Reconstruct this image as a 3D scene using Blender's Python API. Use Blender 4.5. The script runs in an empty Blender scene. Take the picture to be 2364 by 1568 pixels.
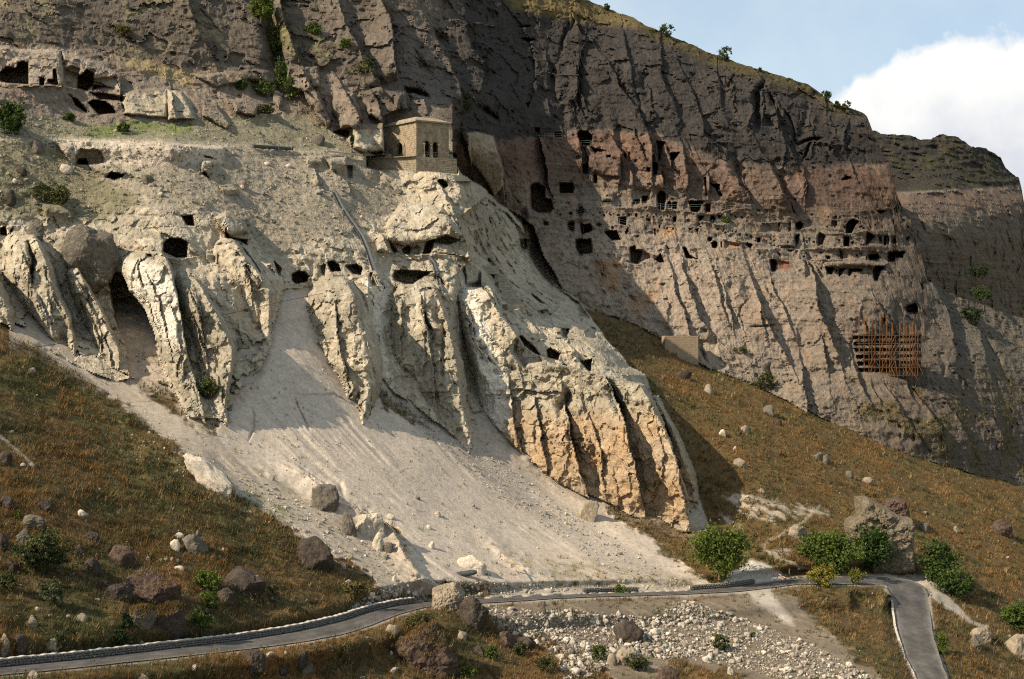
import bpy, math, random
import numpy as np
from mathutils import Vector, Matrix

# ------------------------------------------------------------------ camera, sky, sun, exposure
scene = bpy.context.scene
COL = scene.collection
CAMZ = 60.0                       # eye height above the scene's zero level
F, UC, VC = 3283.0, 1182.0, 784.0  # focal length and centre in units of a 2364-wide picture
cam_data = bpy.data.cameras.new('camera')
cam_data.lens = 50.0
cam_data.sensor_width = 36.0
cam_data.clip_end = 20000
cam = bpy.data.objects.new('camera', cam_data)
cam.location = (0, 0, CAMZ)
cam.rotation_euler = (math.radians(90), 0, 0)
COL.objects.link(cam)
scene.camera = cam

SUN_DIR = Vector((-0.69, -0.40, 0.605)).normalized()      # towards the sun: left, behind the camera
sun_el = math.asin(SUN_DIR.z)
sun_az = math.atan2(SUN_DIR.x, SUN_DIR.y)
sd = bpy.data.lights.new('sun', 'SUN')
sd.energy = 5.0
sd.angle = math.radians(0.5)
sd.color = (1.0, 0.87, 0.68)
sun = bpy.data.objects.new('sun', sd)
sun.rotation_euler = (-SUN_DIR).to_track_quat('-Z', 'Y').to_euler()
sun.location = (-60, -40, 160)
COL.objects.link(sun)

world = bpy.data.worlds.new('World')
scene.world = world
world.use_nodes = True
def build_world():
    nt = world.node_tree
    nt.nodes.clear()
    N, L = nt.nodes.new, nt.links.new
    out = N('ShaderNodeOutputWorld')
    bg = N('ShaderNodeBackground'); bg.inputs['Strength'].default_value = 0.10
    sky = N('ShaderNodeTexSky'); sky.sky_type = 'NISHITA'; sky.sun_disc = False
    sky.sun_elevation = sun_el
    sky.sun_rotation = sun_az
    sky.altitude = 1200; sky.air_density = 1.0; sky.dust_density = 2.2; sky.ozone_density = 1.3
    tc = N('ShaderNodeTexCoord')
    sep = N('ShaderNodeSeparateXYZ'); L(tc.outputs['Generated'], sep.inputs[0])
    def m(op, a, b=None, clamp=False):
        n = N('ShaderNodeMath'); n.operation = op; n.use_clamp = clamp
        for i, x in enumerate((a, b)):
            if x is None: continue
            if isinstance(x, (int, float)): n.inputs[i].default_value = x
            else: L(x, n.inputs[i])
        return n.outputs[0]
    X, Y, Z = sep.outputs
    az = m('ARCTAN2', X, Y)
    el = m('ARCSINE', Z)
    def noise(scale, detail, rough):
        n = N('ShaderNodeTexNoise'); n.inputs['Scale'].default_value = scale
        n.inputs['Detail'].default_value = detail; n.inputs['Roughness'].default_value = rough
        L(tc.outputs['Generated'], n.inputs['Vector'])
        return n.outputs['Fac']
    # one broad heap of cumulus over the right-hand ridge
    du = m('DIVIDE', m('SUBTRACT', az, 0.375), 0.195)
    dv = m('DIVIDE', m('SUBTRACT', el, 0.100), 0.103)
    r2 = m('SQRT', m('ADD', m('MULTIPLY', du, du), m('MULTIPLY', dv, dv)))
    n1 = m('MULTIPLY', m('SUBTRACT', noise(16, 9, .55), .5), 0.55)
    n2 = m('MULTIPLY', m('SUBTRACT', noise(70, 4, .6), .5), 0.13)
    rr = m('ADD', r2, m('ADD', n1, n2))
    mask = m('MULTIPLY', m('SUBTRACT', 1.04, rr), 15.0, True)
    wisp = m('ADD', m('MULTIPLY', m('SUBTRACT', noise(5, 6, .6), .42), 1.2, True), .46, True)
    # underside of the cloud is greyer
    base = m('DIVIDE', m('SUBTRACT', m('ADD', el, m('MULTIPLY', m('SUBTRACT', noise(22, 6, .6), .5), .10)), 0.088), 0.075, True)
    ccol = N('ShaderNodeMix'); ccol.data_type = 'RGBA'
    L(base, ccol.inputs[0]); ccol.inputs[6].default_value = (4.0, 4.3, 4.95, 1); ccol.inputs[7].default_value = (6.9, 6.85, 6.7, 1)
    veil = N('ShaderNodeMix'); veil.data_type = 'RGBA'
    L(wisp, veil.inputs[0]); L(sky.outputs[0], veil.inputs[6]); veil.inputs[7].default_value = (4.95, 5.75, 6.05, 1)
    mix = N('ShaderNodeMix'); mix.data_type = 'RGBA'
    L(mask, mix.inputs[0]); L(veil.outputs[2], mix.inputs[6]); L(ccol.outputs[2], mix.inputs[7])
    L(mix.outputs[2], bg.inputs['Color']); L(bg.outputs[0], out.inputs[0])
build_world()
scene.view_settings.view_transform = 'Standard'
scene.view_settings.look = 'None'
scene.view_settings.exposure = 0.58
scene.view_settings.gamma = 1.0
scene.view_settings.use_curve_mapping = False
scene.render.engine = 'CYCLES'
scene.cycles.use_denoising = False        # keeps the fine grain of the stone
scene.cycles.filter_width = 1.15
scene.cycles.max_bounces = 4
scene.cycles.diffuse_bounces = 2

# ------------------------------------------------------------------ numpy noise
_rs = np.random.RandomState(7)
_perm = np.concatenate([_rs.permutation(256)] * 3)
_g3 = _rs.normal(size=(256, 3)); _g3 /= np.linalg.norm(_g3, axis=1)[:, None]
_g3 = _g3.astype(np.float32)
def perlin(x, y, z):
    x = np.asarray(x, np.float32); y = np.asarray(y, np.float32); z = np.asarray(z, np.float32)
    xi = np.floor(x).astype(np.int32); yi = np.floor(y).astype(np.int32); zi = np.floor(z).astype(np.int32)
    xf, yf, zf = x - xi, y - yi, z - zi
    xi &= 255; yi &= 255; zi &= 255
    fx = xf*xf*xf*(xf*(xf*6-15)+10); fy = yf*yf*yf*(yf*(yf*6-15)+10); fz = zf*zf*zf*(zf*(zf*6-15)+10)
    res = 0
    for dx in (0, 1):
        wx = fx if dx else 1-fx
        for dy in (0, 1):
            wy = fy if dy else 1-fy
            h = _perm[_perm[xi+dx]+yi+dy]
            for dz in (0, 1):
                g = _g3[_perm[h+zi+dz]]
                d = g[..., 0]*(xf-dx)+g[..., 1]*(yf-dy)+g[..., 2]*(zf-dz)
                res = res + wx*wy*(fz if dz else 1-fz)*d
    return res*1.5
def fbm(x, y, z, octv=4, gain=.5, lac=2.03, ridged=False, off=0.0):
    a, s, t = 1.0, 0.0, 0.0
    for i in range(octv):
        n = perlin(x+off+i*17.3, y+off*1.7-i*9.1, z-off+i*4.7)
        if ridged: n = 1-2*np.abs(n)
        s = s + a*n; t += a
        a *= gain; x = x*lac; y = y*lac; z = z*lac
    return s/t
def cell(x, y, z, seed=0):
    """distance to the nearest of jittered cell points (3-D), and the cell's random number"""
    xi = np.floor(x).astype(np.int32); yi = np.floor(y).astype(np.int32); zi = np.floor(z).astype(np.int32)
    best = np.full(x.shape, 9.0, np.float32); bid = np.zeros(x.shape, np.float32)
    for dx in (-1, 0, 1):
        for dy in (-1, 0, 1):
            for dz in (-1, 0, 1):
                h = _perm[_perm[_perm[(xi+dx+seed) & 255]+((yi+dy) & 255)]+((zi+dz) & 255)]
                px = xi+dx+.5+.45*_g3[h, 0]; py = yi+dy+.5+.45*_g3[h, 1]; pz = zi+dz+.5+.45*_g3[h, 2]
                d = (x-px)**2+(y-py)**2+(z-pz)**2
                m = d < best
                best = np.where(m, d, best); bid = np.where(m, h/255.0, bid)
    return np.sqrt(best), bid
def sstep(a, b, x):
    t = np.clip((x-a)/(b-a), 0, 1)
    return t*t*(3-2*t)

def W(u, v, D):
    """world point seen at picture place (u, v) and at depth D"""
    return (u-UC)/F*D, D, CAMZ+(VC-v)/F*D

class TPS:
    def __init__(s, pts, smooth=1e-3):
        p = np.array(pts, float); s.p = p[:, :2]/1000.0; n = len(p)
        K = s.k(np.linalg.norm(s.p[:, None]-s.p[None], axis=2)) + np.eye(n)*smooth
        P = np.hstack([np.ones((n, 1)), s.p])
        A = np.zeros((n+3, n+3)); A[:n, :n] = K; A[:n, n:] = P; A[n:, :n] = P.T
        s.w = np.linalg.solve(A, np.concatenate([p[:, 2], np.zeros(3)]))
    @staticmethod
    def k(r):
        return r*r*np.log(np.maximum(r, 1e-9))
    def __call__(s, u, v):
        u = np.asarray(u, np.float64)/1000; v = np.asarray(v, np.float64)/1000
        o = s.w[-3]+s.w[-2]*u+s.w[-1]*v
        for (a, b), w in zip(s.p, s.w):
            r2 = (u-a)**2+(v-b)**2
            o = o+w*.5*r2*np.log(np.maximum(r2, 1e-18))
        return o

# picture places were measured on enlarged details of the photograph; each detail has its own scale
FR = {'P': (0, 0, 1.0), 'A': (0, 0, 2.9985), 'B': (788.4, 0, 2.9985), 'C': (1575.6, 0, 2.9985),
      'D': (0, 522.9, 2.9985), 'E': (788.4, 522.9, 2.9985), 'G': (1575.6, 522.9, 2.9985),
      'L': (0, 1045.2, 2.9985), 'M': (788.4, 1045.2, 2.9985), 'N': (1575.6, 1045.2, 2.9985),
      'F': (1212.0, 288.6, 5.8515), 'H': (1558.3, 404.0, 5.8515), 'K': (1789.1, 404.0, 5.8515),
      'Q': (750.3, 248.2, 5.120), 'S': (1904.5, 663.7, 8.182)}
def fr(k, pts):
    a, b, s = FR[k]
    return [(a+x/s, b+y/s) for x, y in pts]

def in_poly(u, v, poly):
    ins = np.zeros(u.shape, bool)
    n = len(poly)
    for i in range(n):
        x0, y0 = poly[i]; x1, y1 = poly[(i+1) % n]
        if y0 == y1: continue
        c = ((y0 > v) != (y1 > v)) & (u < (x1-x0)*(v-y0)/(y1-y0)+x0)
        ins ^= c
    return ins
def seg_dist(u, v, pts, closed=False):
    """distance to a polyline, the signed side of it and the arc position 0..1"""
    best = np.full(u.shape, 1e9); side = np.zeros(u.shape); pos = np.zeros(u.shape)
    n = len(pts)
    segs = n if closed else n-1
    for i in range(segs):
        x0, y0 = pts[i]; x1, y1 = pts[(i+1) % n]
        dx, dy = x1-x0, y1-y0; l2 = dx*dx+dy*dy+1e-9
        t = np.clip(((u-x0)*dx+(v-y0)*dy)/l2, 0, 1)
        ex, ey = u-x0-t*dx, v-y0-t*dy
        d = np.hypot(ex, ey)
        m = d < best
        best = np.where(m, d, best)
        side = np.where(m, dx*ey-dy*ex, side)
        pos = np.where(m, (i+t)/segs, pos)
    return best, side, pos
# ------------------------------------------------------------------ the mountain side: grid, depth layers
SKY = [(-170, -60), (1335, -60), (1345, -12), (1355, 0), (1375, 8), (1421, 27), (1465, 43), (1488, 57), (1538, 80), (1576, 94), (1599, 103),
       (1625, 117), (1655, 128), (1709, 147), (1762, 163), (1809, 177), (1859, 193), (1892, 213), (1919, 237), (1952, 247),
       (1982, 257), (2001, 267), (2006, 280), (2012, 297), (2022, 320), (2039, 360), (2055, 377), (2065, 417), (2075, 467),
       (2099, 500), (2110, 530), (2142, 650), (2209, 683), (2364, 736), (2540, 790)]
VB = 1690.0
us = np.arange(-165, 2532, 2.6)
NU = len(us); NV = 660
top = np.interp(us, [p[0] for p in SKY], [p[1] for p in SKY])
top = top + np.where(top > -20, 3.0*perlin(us/14., us*0+.3, us*0)+1.6*perlin(us/4.5, us*0+5.3, us*0), 0)
tt = np.linspace(0, 1, NV)
U = np.broadcast_to(us[None], (NV, NU)).astype(np.float64).copy()
V = top[None]+(VB-top[None])*tt[:, None]

cT = TPS([(0, 760, 95), (0, 1568, 93), (600, 1000, 93), (600, 1500, 95), (300, 800, 95), (480, 960, 93), (690, 670, 80), (620, 850, 87), (870, 890, 88),
          (1000, 1050, 92), (1000, 1200, 95), (1000, 1500, 95), (1300, 1100, 92), (1300, 1500, 93), (1500, 1350, 91), (1600, 1250, 88.5),
          (1600, 1450, 88), (1800, 1345, 83.5), (1800, 1500, 83), (2080, 1345, 77), (2080, 1568, 77), (2364, 1300, 76),
          (2364, 1000, 76), (1900, 1000, 77), (1650, 850, 78), (1350, 700, 79), (1720, 1080, 79), (1770, 1220, 82), (1400, 900, 81),
          (1200, 650, 84), (0, 500, 100), (2364, 700, 78), (1900, 700, 78), (2500, 1500, 76), (-150, 1200, 95)], 1e-4)
def ground_depth(u, v):
    c = cT(u, v)
    den = 0.277-0.48*(u-UC)/F-(VC-v)/F
    return c/np.maximum(den, .12)

UPPER = [(-150, -60, 284), (0, 0, 276), (0, 100, 268), (200, 0, 287), (200, 100, 279), (400, 0, 298), (400, 150, 288), (600, 0, 314), (600, 150, 302),
         (780, 0, 327), (780, 150, 314), (950, 0, 344), (950, 150, 330), (1060, 0, 360), (1060, 150, 346), (1180, 0, 376), (1180, 150, 364)]
CL = TPS(UPPER+[(0, 190, 263), (0, 202, 258), (0, 250, 254), (0, 318, 249), (0, 400, 243), (0, 500, 238), (0, 560, 235), (0, 700, 233), (0, 900, 231),
          (200, 190, 273), (200, 270, 266), (200, 325, 259), (200, 385, 255), (200, 480, 246), (200, 540, 240), (200, 650, 238), (200, 850, 237),
          (400, 230, 282), (400, 275, 276), (400, 330, 263), (400, 380, 258), (400, 480, 248), (400, 540, 241), (400, 600, 238), (400, 750, 239), (400, 900, 238),
          (600, 220, 297), (600, 270, 290), (600, 340, 279), (600, 450, 267), (600, 560, 257), (600, 640, 252), (600, 750, 259), (620, 850, 264),
          (780, 270, 304), (780, 350, 291), (780, 450, 279), (780, 560, 266), (780, 620, 262), (780, 700, 267), (780, 900, 270),
          (950, 270, 312), (950, 355, 300), (950, 400, 297), (950, 480, 290), (950, 550, 281), (950, 640, 275), (950, 750, 270), (950, 900, 267), (950, 1000, 268),
          (1060, 300, 312), (1060, 400, 301), (1060, 500, 291), (1060, 600, 283), (1060, 700, 276), (1060, 850, 271), (1060, 1000, 267),
          (1150, 450, 330), (1180, 520, 334), (1180, 600, 320), (1180, 680, 292), (1180, 760, 277), (1180, 850, 271), (1180, 950, 267), (1180, 1050, 262),
          (1260, 620, 346), (1290, 700, 316), (1290, 780, 284), (1290, 870, 275), (1290, 960, 268), (1290, 1100, 262),
          (1380, 780, 292), (1400, 850, 280), (1400, 930, 272), (1400, 1050, 265), (1400, 1150, 262),
          (1470, 870, 283), (1480, 920, 277), (1480, 1000, 269), (1480, 1165, 259), (1600, 1000, 278), (1600, 1200, 264), (1700, 1100, 290)], 1e-4)
CR = TPS(UPPER+[(1060, 280, 330), (1060, 400, 338), (1110, 350, 338), (1180, 300, 352), (1180, 450, 350), (1180, 600, 347), (1240, 460, 355),
          (1290, 0, 388), (1290, 150, 376), (1290, 310, 364), (1290, 470, 358), (1290, 560, 350), (1290, 660, 345),
          (1400, 20, 400), (1400, 150, 382), (1400, 310, 369), (1400, 480, 360), (1400, 560, 351), (1400, 700, 344), (1500, 60, 398), (1500, 200, 382),
          (1500, 330, 371), (1500, 480, 363), (1500, 620, 352), (1500, 760, 344), (1650, 130, 398), (1650, 330, 376), (1650, 480, 367), (1650, 590, 358), (1650, 850, 340), (1650, 980, 338),
          (1850, 190, 404), (1850, 370, 385), (1850, 480, 378), (1850, 590, 369), (1850, 650, 363), (1850, 800, 352), (1880, 960, 338), (1880, 1100, 336),
          (2000, 265, 408), (2040, 380, 394), (2060, 500, 387), (2060, 600, 378), (2060, 680, 366), (2020, 720, 360), (2060, 800, 362), (2060, 880, 352), (2060, 1000, 342),
          (2200, 700, 388), (2200, 850, 366), (2200, 1000, 352), (2200, 1150, 346), (2364, 740, 402), (2364, 900, 384), (2364, 1100, 366), (2364, 1250, 352), (2520, 850, 400), (2520, 1150, 372)], 1e-4)

# domain warp: makes every authored outline uneven
wu = 7*fbm(U/60, V/60, U*0+1.5, 3)+2.2*fbm(U/13, V/13, U*0+9.5, 2)
wv = 7*fbm(U/60, V/60, U*0+31.5, 3)+2.2*fbm(U/13, V/13, U*0+49.5, 2)
Uw, Vw = U+wu, V+wv
Us, Vs = U+.25*wu, V+.25*wv          # slight warp, for hewn things

G = ground_depth(U, V)
# right-hand edge of the front massif, as seen against the wall behind it
ML = [(0, 1000), (255, 1046), (280, 1046), (365, 1044), (400, 1062), (430, 1112), (470, 1152), (500, 1200), (523, 1229), (590, 1255), (640, 1285), (666, 1299), (686, 1329), (740, 1369),
      (783, 1399), (806, 1425), (846, 1455), (866, 1492), (906, 1504), (990, 1535), (1060, 1570), (1110, 1602), (1215, 1640), (1700, 1700)]
uM = np.interp(V+.8*wv, [p[0] for p in ML], [p[1] for p in ML])
front = Uw*.8+U*.2 < uM
Dl, Dr = CL(U, V), CR(U, V)
mixf = sstep(215, 275, V)
C = np.where(front, Dl, Dr)*mixf+(1-mixf)*(.5*(Dl+Dr)*sstep(1, 0, np.abs(U-1046)/300)+np.where(U < 1046, Dl, Dr)*(1-sstep(1, 0, np.abs(U-1046)/300)))
# below the slope the rock wall comes forward to meet the loose ground along its foot
FOOT = [(-170, 800), (52, 770), (110, 805), (190, 850), (270, 880), (330, 868), (390, 890), (440, 962), (500, 968), (530, 935), (560, 890), (600, 850), (622, 800), (636, 740), (655, 668), (715, 664), (740, 705), (790, 800), (850, 925),
        (885, 890), (975, 950), (1055, 1012), (1100, 1030), (1150, 1018), (1200, 1062), (1290, 1114), (1345, 1132), (1470, 1167), (1590, 1205), (1640, 1220), (1700, 1320)]
vf = np.interp(Uw, [p[0] for p in FOOT], [p[1] for p in FOOT])
Gf = ground_depth(U, vf)
CLt = CL(U, V*0+615)
sf = np.clip((V-615)/np.maximum(vf-615, 25), 0, 1.4)
Cf = CLt+(Gf-CLt)*np.where(sf < 1, sf**1.7, 1)+np.where(sf > 1, (V-vf)*.0, 0)
C = np.where(front & (V > 615) & (U < 1660), np.where(U < 1010, Cf, np.where(U > 1110, np.minimum(C, Cf*(1)+np.where(sf < 1, 1, 0)*60*(1-sf)), Cf)), C)
wallD = Gf+.05*np.maximum(vf-V, 0)+.25*np.maximum(V-vf, 0)+3.2*sstep(0, 120, vf-V)+1.8*fbm(U/38, V/90, U*0+6.6, 3)
_ww = sstep(590, 655, V+14*fbm(U/30, V/30, U*0+2.2, 2))*sstep(1085, 1040, U)*sstep(300, 345, Uw)*front*sstep(0, 50, vf-V+60)
C = C*(1-_ww)+np.where(V < vf, np.minimum(C, wallD), np.maximum(C, wallD))*_ww
edge_roll = np.where(front & (V > 420), 14*sstep(70, 0, uM-Uw)**2, 0)
C = C+edge_roll

def rows_np(rows):
    r = np.array(rows, float)
    return r[:, 0], r[:, 1], r[:, 2]
SPURS = [  # rows (v, left, right), foot (u, v), lean per unit, side depth, share of the rounded left side, crest place
    dict(n='A', rows=[(610, -150, -12), (640, -150, 0), (676, -150, 20), (723, -150, 43), (766, -150, 52), (830, -150, 55)], foot=(40, 775), k=.035, A=14, tl=.4, tp=.86),
    dict(n='B', rows=[(535, 0, 85), (560, 0, 102), (600, 3, 124), (640, 8, 134), (690, 35, 152), (736, 62, 173), (783, 85, 180), (830, 100, 190), (880, 110, 195)], foot=(150, 812), k=.035, A=15, tl=.5, tp=.84),
    dict(n='C', rows=[(612, 148, 182), (640, 154, 196), (673, 163, 214), (730, 182, 248), (770, 195, 268), (813, 205, 288), (860, 212, 291), (905, 216, 292)], foot=(255, 852), k=.03, A=15, tl=.45, tp=.84),
    dict(n='C2', rows=[(606, 192, 221), (635, 205, 227), (663, 214, 234), (710, 234, 244), (735, 243, 246)], foot=(245, 800), k=.02, A=9, tl=.5, tp=.8, d=6),
    dict(n='D', rows=[(580, 288, 372), (600, 284, 388), (636, 281, 405), (670, 298, 411), (700, 326, 416), (740, 346, 425), (770, 356, 428), (806, 366, 434), (856, 376, 447), (890, 382, 456), (947, 392, 474), (1000, 398, 484)], foot=(435, 952), k=.032, A=16, tl=.62, tp=.95),
    dict(n='E', rows=[(628, 405, 440), (645, 405, 458), (670, 406, 476), (736, 418, 521), (806, 438, 548), (850, 446, 547), (876, 450, 538), (930, 458, 531), (1000, 464, 530)], foot=(495, 960), k=.034, A=14, tl=.38, tp=.86),
    dict(n='F', rows=[(552, 480, 545), (580, 480, 568), (610, 482, 594), (645, 490, 628), (670, 502, 641), (723, 530, 636), (763, 552, 632), (800, 572, 624), (840, 590, 615), (880, 598, 612)], foot=(600, 846), k=.03, A=14, tl=.5, tp=.84, d=3),
    dict(n='Gv', rows=[(638, 745, 802), (655, 728, 818), (680, 713, 838), (730, 692, 853), (790, 688, 874), (830, 693, 881), (870, 702, 882), (905, 712, 880), (945, 725, 874), (995, 735, 868)], foot=(800, 918), k=.032, A=14, tl=.4, tp=.8),
    dict(n='H', rows=[(645, 900, 995), (665, 892, 1014), (690, 888, 1024), (740, 883, 1043), (790, 880, 1056), (856, 880, 1073), (890, 882, 1077), (943, 888, 1085), (1003, 898, 1097), (1070, 905, 1106)], foot=(990, 958), k=.036, A=14, tl=.3, tp=.9),
    dict(n='I', rows=[(662, 1052, 1112), (680, 1050, 1130), (720, 1054, 1156), (760, 1062, 1185), (800, 1072, 1215), (840, 1082, 1275), (868, 1088, 1400), (890, 1092, 1490), (940, 1097, 1518), (1000, 1101, 1548), (1060, 1106, 1571), (1110, 1110, 1588), (1160, 1114, 1600), (1260, 1120, 1618)], foot=(1350, 1128), k=.034, A=13, tl=.13, tp=.97, d=-1),
    dict(n='I5', rows=[(915, 1503, 1522), (1000, 1540, 1568), (1080, 1560, 1602), (1150, 1575, 1626), (1250, 1590, 1648)], foot=(1610, 1200), k=.03, A=12, tl=.3, tp=.55, d=2),
]
layers = [G, C]
for s in SPURS:
    vs, ul, ur = rows_np(s['rows'])
    uL = np.interp(Vw, vs, ul); uR = np.interp(Vw, vs, ur)
    t = (Uw-uL)/np.maximum(uR-uL, 1.0)
    Df = float(ground_depth(np.array(float(s['foot'][0])), np.array(float(s['foot'][1]))))+s.get('d', 0)
    tp = s['tp']
    tl = s['tl']
    p = np.where(t < tl, (.42+.58*np.sin(np.pi/2*np.clip(t/tl, 0, 1))**.8)*.94, .94+.06*np.clip((t-tl)/(tp-tl), 0, 1))
    p = np.where(t > tp, np.cos(np.pi/2*np.clip((t-tp)/(1-tp), 0, 1))**.7, p)
    crest = Df+s['k']*(s['foot'][1]-V)
    capd = np.clip((Vw-vs[0])/(42 if s['n'] in ('I', 'I5') else 50), 0, 1)
    cap = 1-np.sqrt(np.maximum(1-(1-capd)**2, 0))
    D = crest+s['A']*(1-p)+cap*9
    D = np.where((t < 0) | (t > 1) | (Vw < vs[0]) | (Vw > vs[-1]+14), 1e6, D)
    layers.append(D)
    s['Df'] = Df

# ---- strokes: broken edges and cracks of the cliff. kind e: bulge left of the line, drop right of it
wu3 = 9*fbm(U/45, V/45, U*0+71.5, 3)
def stroke(Dm, fk, pts, w, a, kind='e', taper=True, sel=None):
    pts = fr(fk, pts)
    xs = [p[0] for p in pts]; ys = [p[1] for p in pts]
    r = w*3.2
    box = (U > min(xs)-r) & (U < max(xs)+r) & (V > min(ys)-r) & (V < max(ys)+r)
    if sel is not None: box &= sel
    if not box.any(): return
    d, side, pos = seg_dist(Uw[box]+wu3[box], Vw[box], pts)
    tp = np.sin(np.pi*np.clip(pos, 0.03, .97))**.5 if taper else 1.0
    if kind == 'e':      # travelling down the line, left of picture = side > 0
        f = np.where(side > 0, np.exp(-d/w), -.35*np.exp(-(d/(w*.45)))) 
    elif kind == 'c':    # crack
        f = -np.exp(-(d/w)**2)
    elif kind == 'r':    # rib
        f = np.exp(-(d/w)**2)
    elif kind == 'l':    # ledge, line travelling right: below is proud
        f = np.where(side > 0, np.exp(-d/w), 0)
    Dm[box] -= a*tp*f
cliff_sel = None
E_STROKES = [
 ('P', [(880, 0), (905, 50), (912, 140), (925, 190)], 60, 15), ('P', [(985, 40), (1030, 130), (1060, 195), (1070, 240)], 40, 7),
 ('P', [(770, -40), (800, 60), (850, 150), (900, 230)], 45, 6), ('P', [(640, -40), (660, 60), (700, 150)], 50, 7), ('P', [(430, -40), (450, 60), (500, 150)], 50, 4),
 ('B', [(860, 130), (880, 300), (1000, 420), (980, 600), (980, 740)], 45, 6), ('B', [(1000, 200), (1110, 460)], 28, 5),
 ('B', [(1690, 240), (1660, 400), (1640, 500), (1620, 700), (1680, 820)], 45, 9), ('B', [(1740, 280), (1850, 430), (1920, 600), (2050, 740), (2110, 900), (2160, 980)], 50, 11),
 ('B', [(1950, 180), (2000, 450), (2020, 640)], 36, 7), ('B', [(2205, 270), (2220, 500), (2330, 800), (2380, 900)], 50, 9),
 ('B', [(1140, 60), (1280, 250), (1340, 400), (1345, 560), (1290, 760)], 30, -6),
 ('P', [(1570, 150), (1594, 200), (1617, 267), (1632, 317), (1684, 350), (1694, 370)], 45, 9), ('P', [(1659, 147), (1668, 235)], 26, 4),
 ('P', [(1762, 190), (1789, 247), (1809, 317), (1836, 367), (1849, 380)], 42, 8), ('P', [(1752, 333), (1782, 383), (1802, 417), (1829, 477)], 34, 6),
 ('P', [(1686, 360), (1709, 417)], 24, 4), ('P', [(1906, 217), (1909, 277)], 22, 4), ('P', [(1954, 300), (1962, 373)], 26, 3), ('P', [(1855, 385), (1860, 440), (1854, 470)], 18, 2.5),
 ('F', [(190, 180), (250, 400), (280, 700), (340, 900)], 14, -7), ('F', [(720, 170), (770, 400), (780, 650)], 34, 5), ('F', [(820, 300), (860, 640)], 20, -3),
 ('F', [(1180, 180), (1300, 360), (1370, 500)], 36, 5), ('F', [(1640, 110), (1720, 300), (1725, 640)], 38, 7), ('F', [(2120, 300), (2190, 600), (2170, 940)], 34, 6),
 ('F', [(1280, 490), (1290, 640), (1270, 820)], 20, 4), ('F', [(1420, 600), (1480, 850)], 20, 3), ('F', [(1850, 600), (1880, 880)], 24, 4),
 ('H', [(430, 0), (440, 270)], 16, 3), ('H', [(830, 0), (880, 150), (1000, 240), (1030, 380)], 30, 5), ('H', [(1380, 30), (1460, 180), (1520, 330), (1600, 500)], 34, 6),
 ('K', [(1600, 0), (1660, 240), (1690, 430)], 30, 5), ('K', [(1810, 480), (1860, 760)], 26, 4), ('K', [(410, 0), (440, 150), (430, 380)], 14, 3),
 ('P', [(1576, 606), (1596, 676), (1619, 740), (1649, 773)], 34, 6), ('P', [(1732, 633), (1749, 690), (1776, 750), (1796, 790), (1830, 850)], 38, 6),
 ('P', [(1672, 666), (1689, 730), (1692, 756)], 22, 3.5), ('P', [(1865, 600), (1882, 656), (1886, 710), (1916, 763), (1929, 806), (1942, 840)], 42, 9),
 ('P', [(1852, 840), (1859, 890), (1866, 973)], 30, 6), ('P', [(1899, 790), (1912, 856)], 20, 4), ('P', [(1640, 600), (1660, 680), (1680, 740)], 18, 2.5), ('P', [(1780, 640), (1800, 700), (1840, 780)], 20, 2.5),
 ('P', [(1545, 600), (1565, 680), (1600, 780), (1640, 850)], 26, 3.5), ('P', [(1970, 830), (1990, 880), (2010, 930)], 24, 4), ('P', [(2110, 900), (2160, 960), (2180, 1020)], 30, 4), ('P', [(2190, 930), (2230, 1000), (2250, 1050)], 30, 4), ('P', [(2290, 960), (2330, 1040)], 30, 4),
 ('P', [(2150, 640), (2200, 760), (2210, 850)], 40, 7), ('P', [(2260, 760), (2290, 860)], 30, 4), ('P', [(2040, 880), (2090, 960), (2140, 1040)], 26, 3),
 ('E', [(810, 0), (870, 100), (905, 230), (870, 260)], 34, 8), ('E', [(880, -160), (960, 0), (1060, 200), (1180, 420), (1240, 520)], 34, 9), ('E', [(1010, -200), (1110, 0), (1160, 120), (1260, 320), (1330, 480)], 30, 8), ('E', [(1200, -40), (1250, 150), (1330, 330), (1430, 500)], 26, 6), ('E', [(1020, 260), (1060, 420), (1110, 540)], 22, 4),
 ('E', [(690, 500), (760, 650), (800, 780)], 20, 2), ('E', [(1550, 560), (1640, 640)], 20, 3), ('E', [(1100, 560), (1140, 690), (1200, 770), (1320, 900)], 26, 5), ('E', [(1310, 660), (1410, 740)], 18, 4), ('E', [(1580, 820), (1640, 880)], 16, 4), ('E', [(1540, 970), (1560, 1060), (1600, 1130)], 22, 4),
 ('E', [(240, 40), (300, 60), (340, 150), (380, 180)], 24, 4), ('P', [(770, 400), (800, 420), (812, 450)], 22, 3), ('P', [(725, 395), (740, 430)], 18, 3), ('P', [(270, 195), (280, 250)], 16, 3), ('P', [(395, 205), (400, 275)], 22, 3),
 ('P', [(700, 165), (730, 210), (745, 260)], 26, 5), ('P', [(790, 200), (825, 260), (835, 300)], 30, 6), ('P', [(860, 215), (880, 250), (885, 290)], 24, 5), ('P', [(930, 200), (950, 240), (965, 275)], 22, 4),
 ('Q', [(1400, 980), (1500, 1180), (1590, 1350), (1580, 1480)], 30, 6), ('Q', [(1560, 900), (1700, 1020), (1740, 1100)], 20, 4), ('Q', [(2190, 960), (2290, 1200), (2364, 1480)], 24, 6), ('Q', [(1700, 1120), (1800, 1400), (1850, 1530)], 18, 4),
 ('Q', [(2010, 340), (2080, 600), (2110, 780), (2110, 930)], 40, 6), ('Q', [(1640, 300), (1690, 620)], 12, -4),
]
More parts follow.
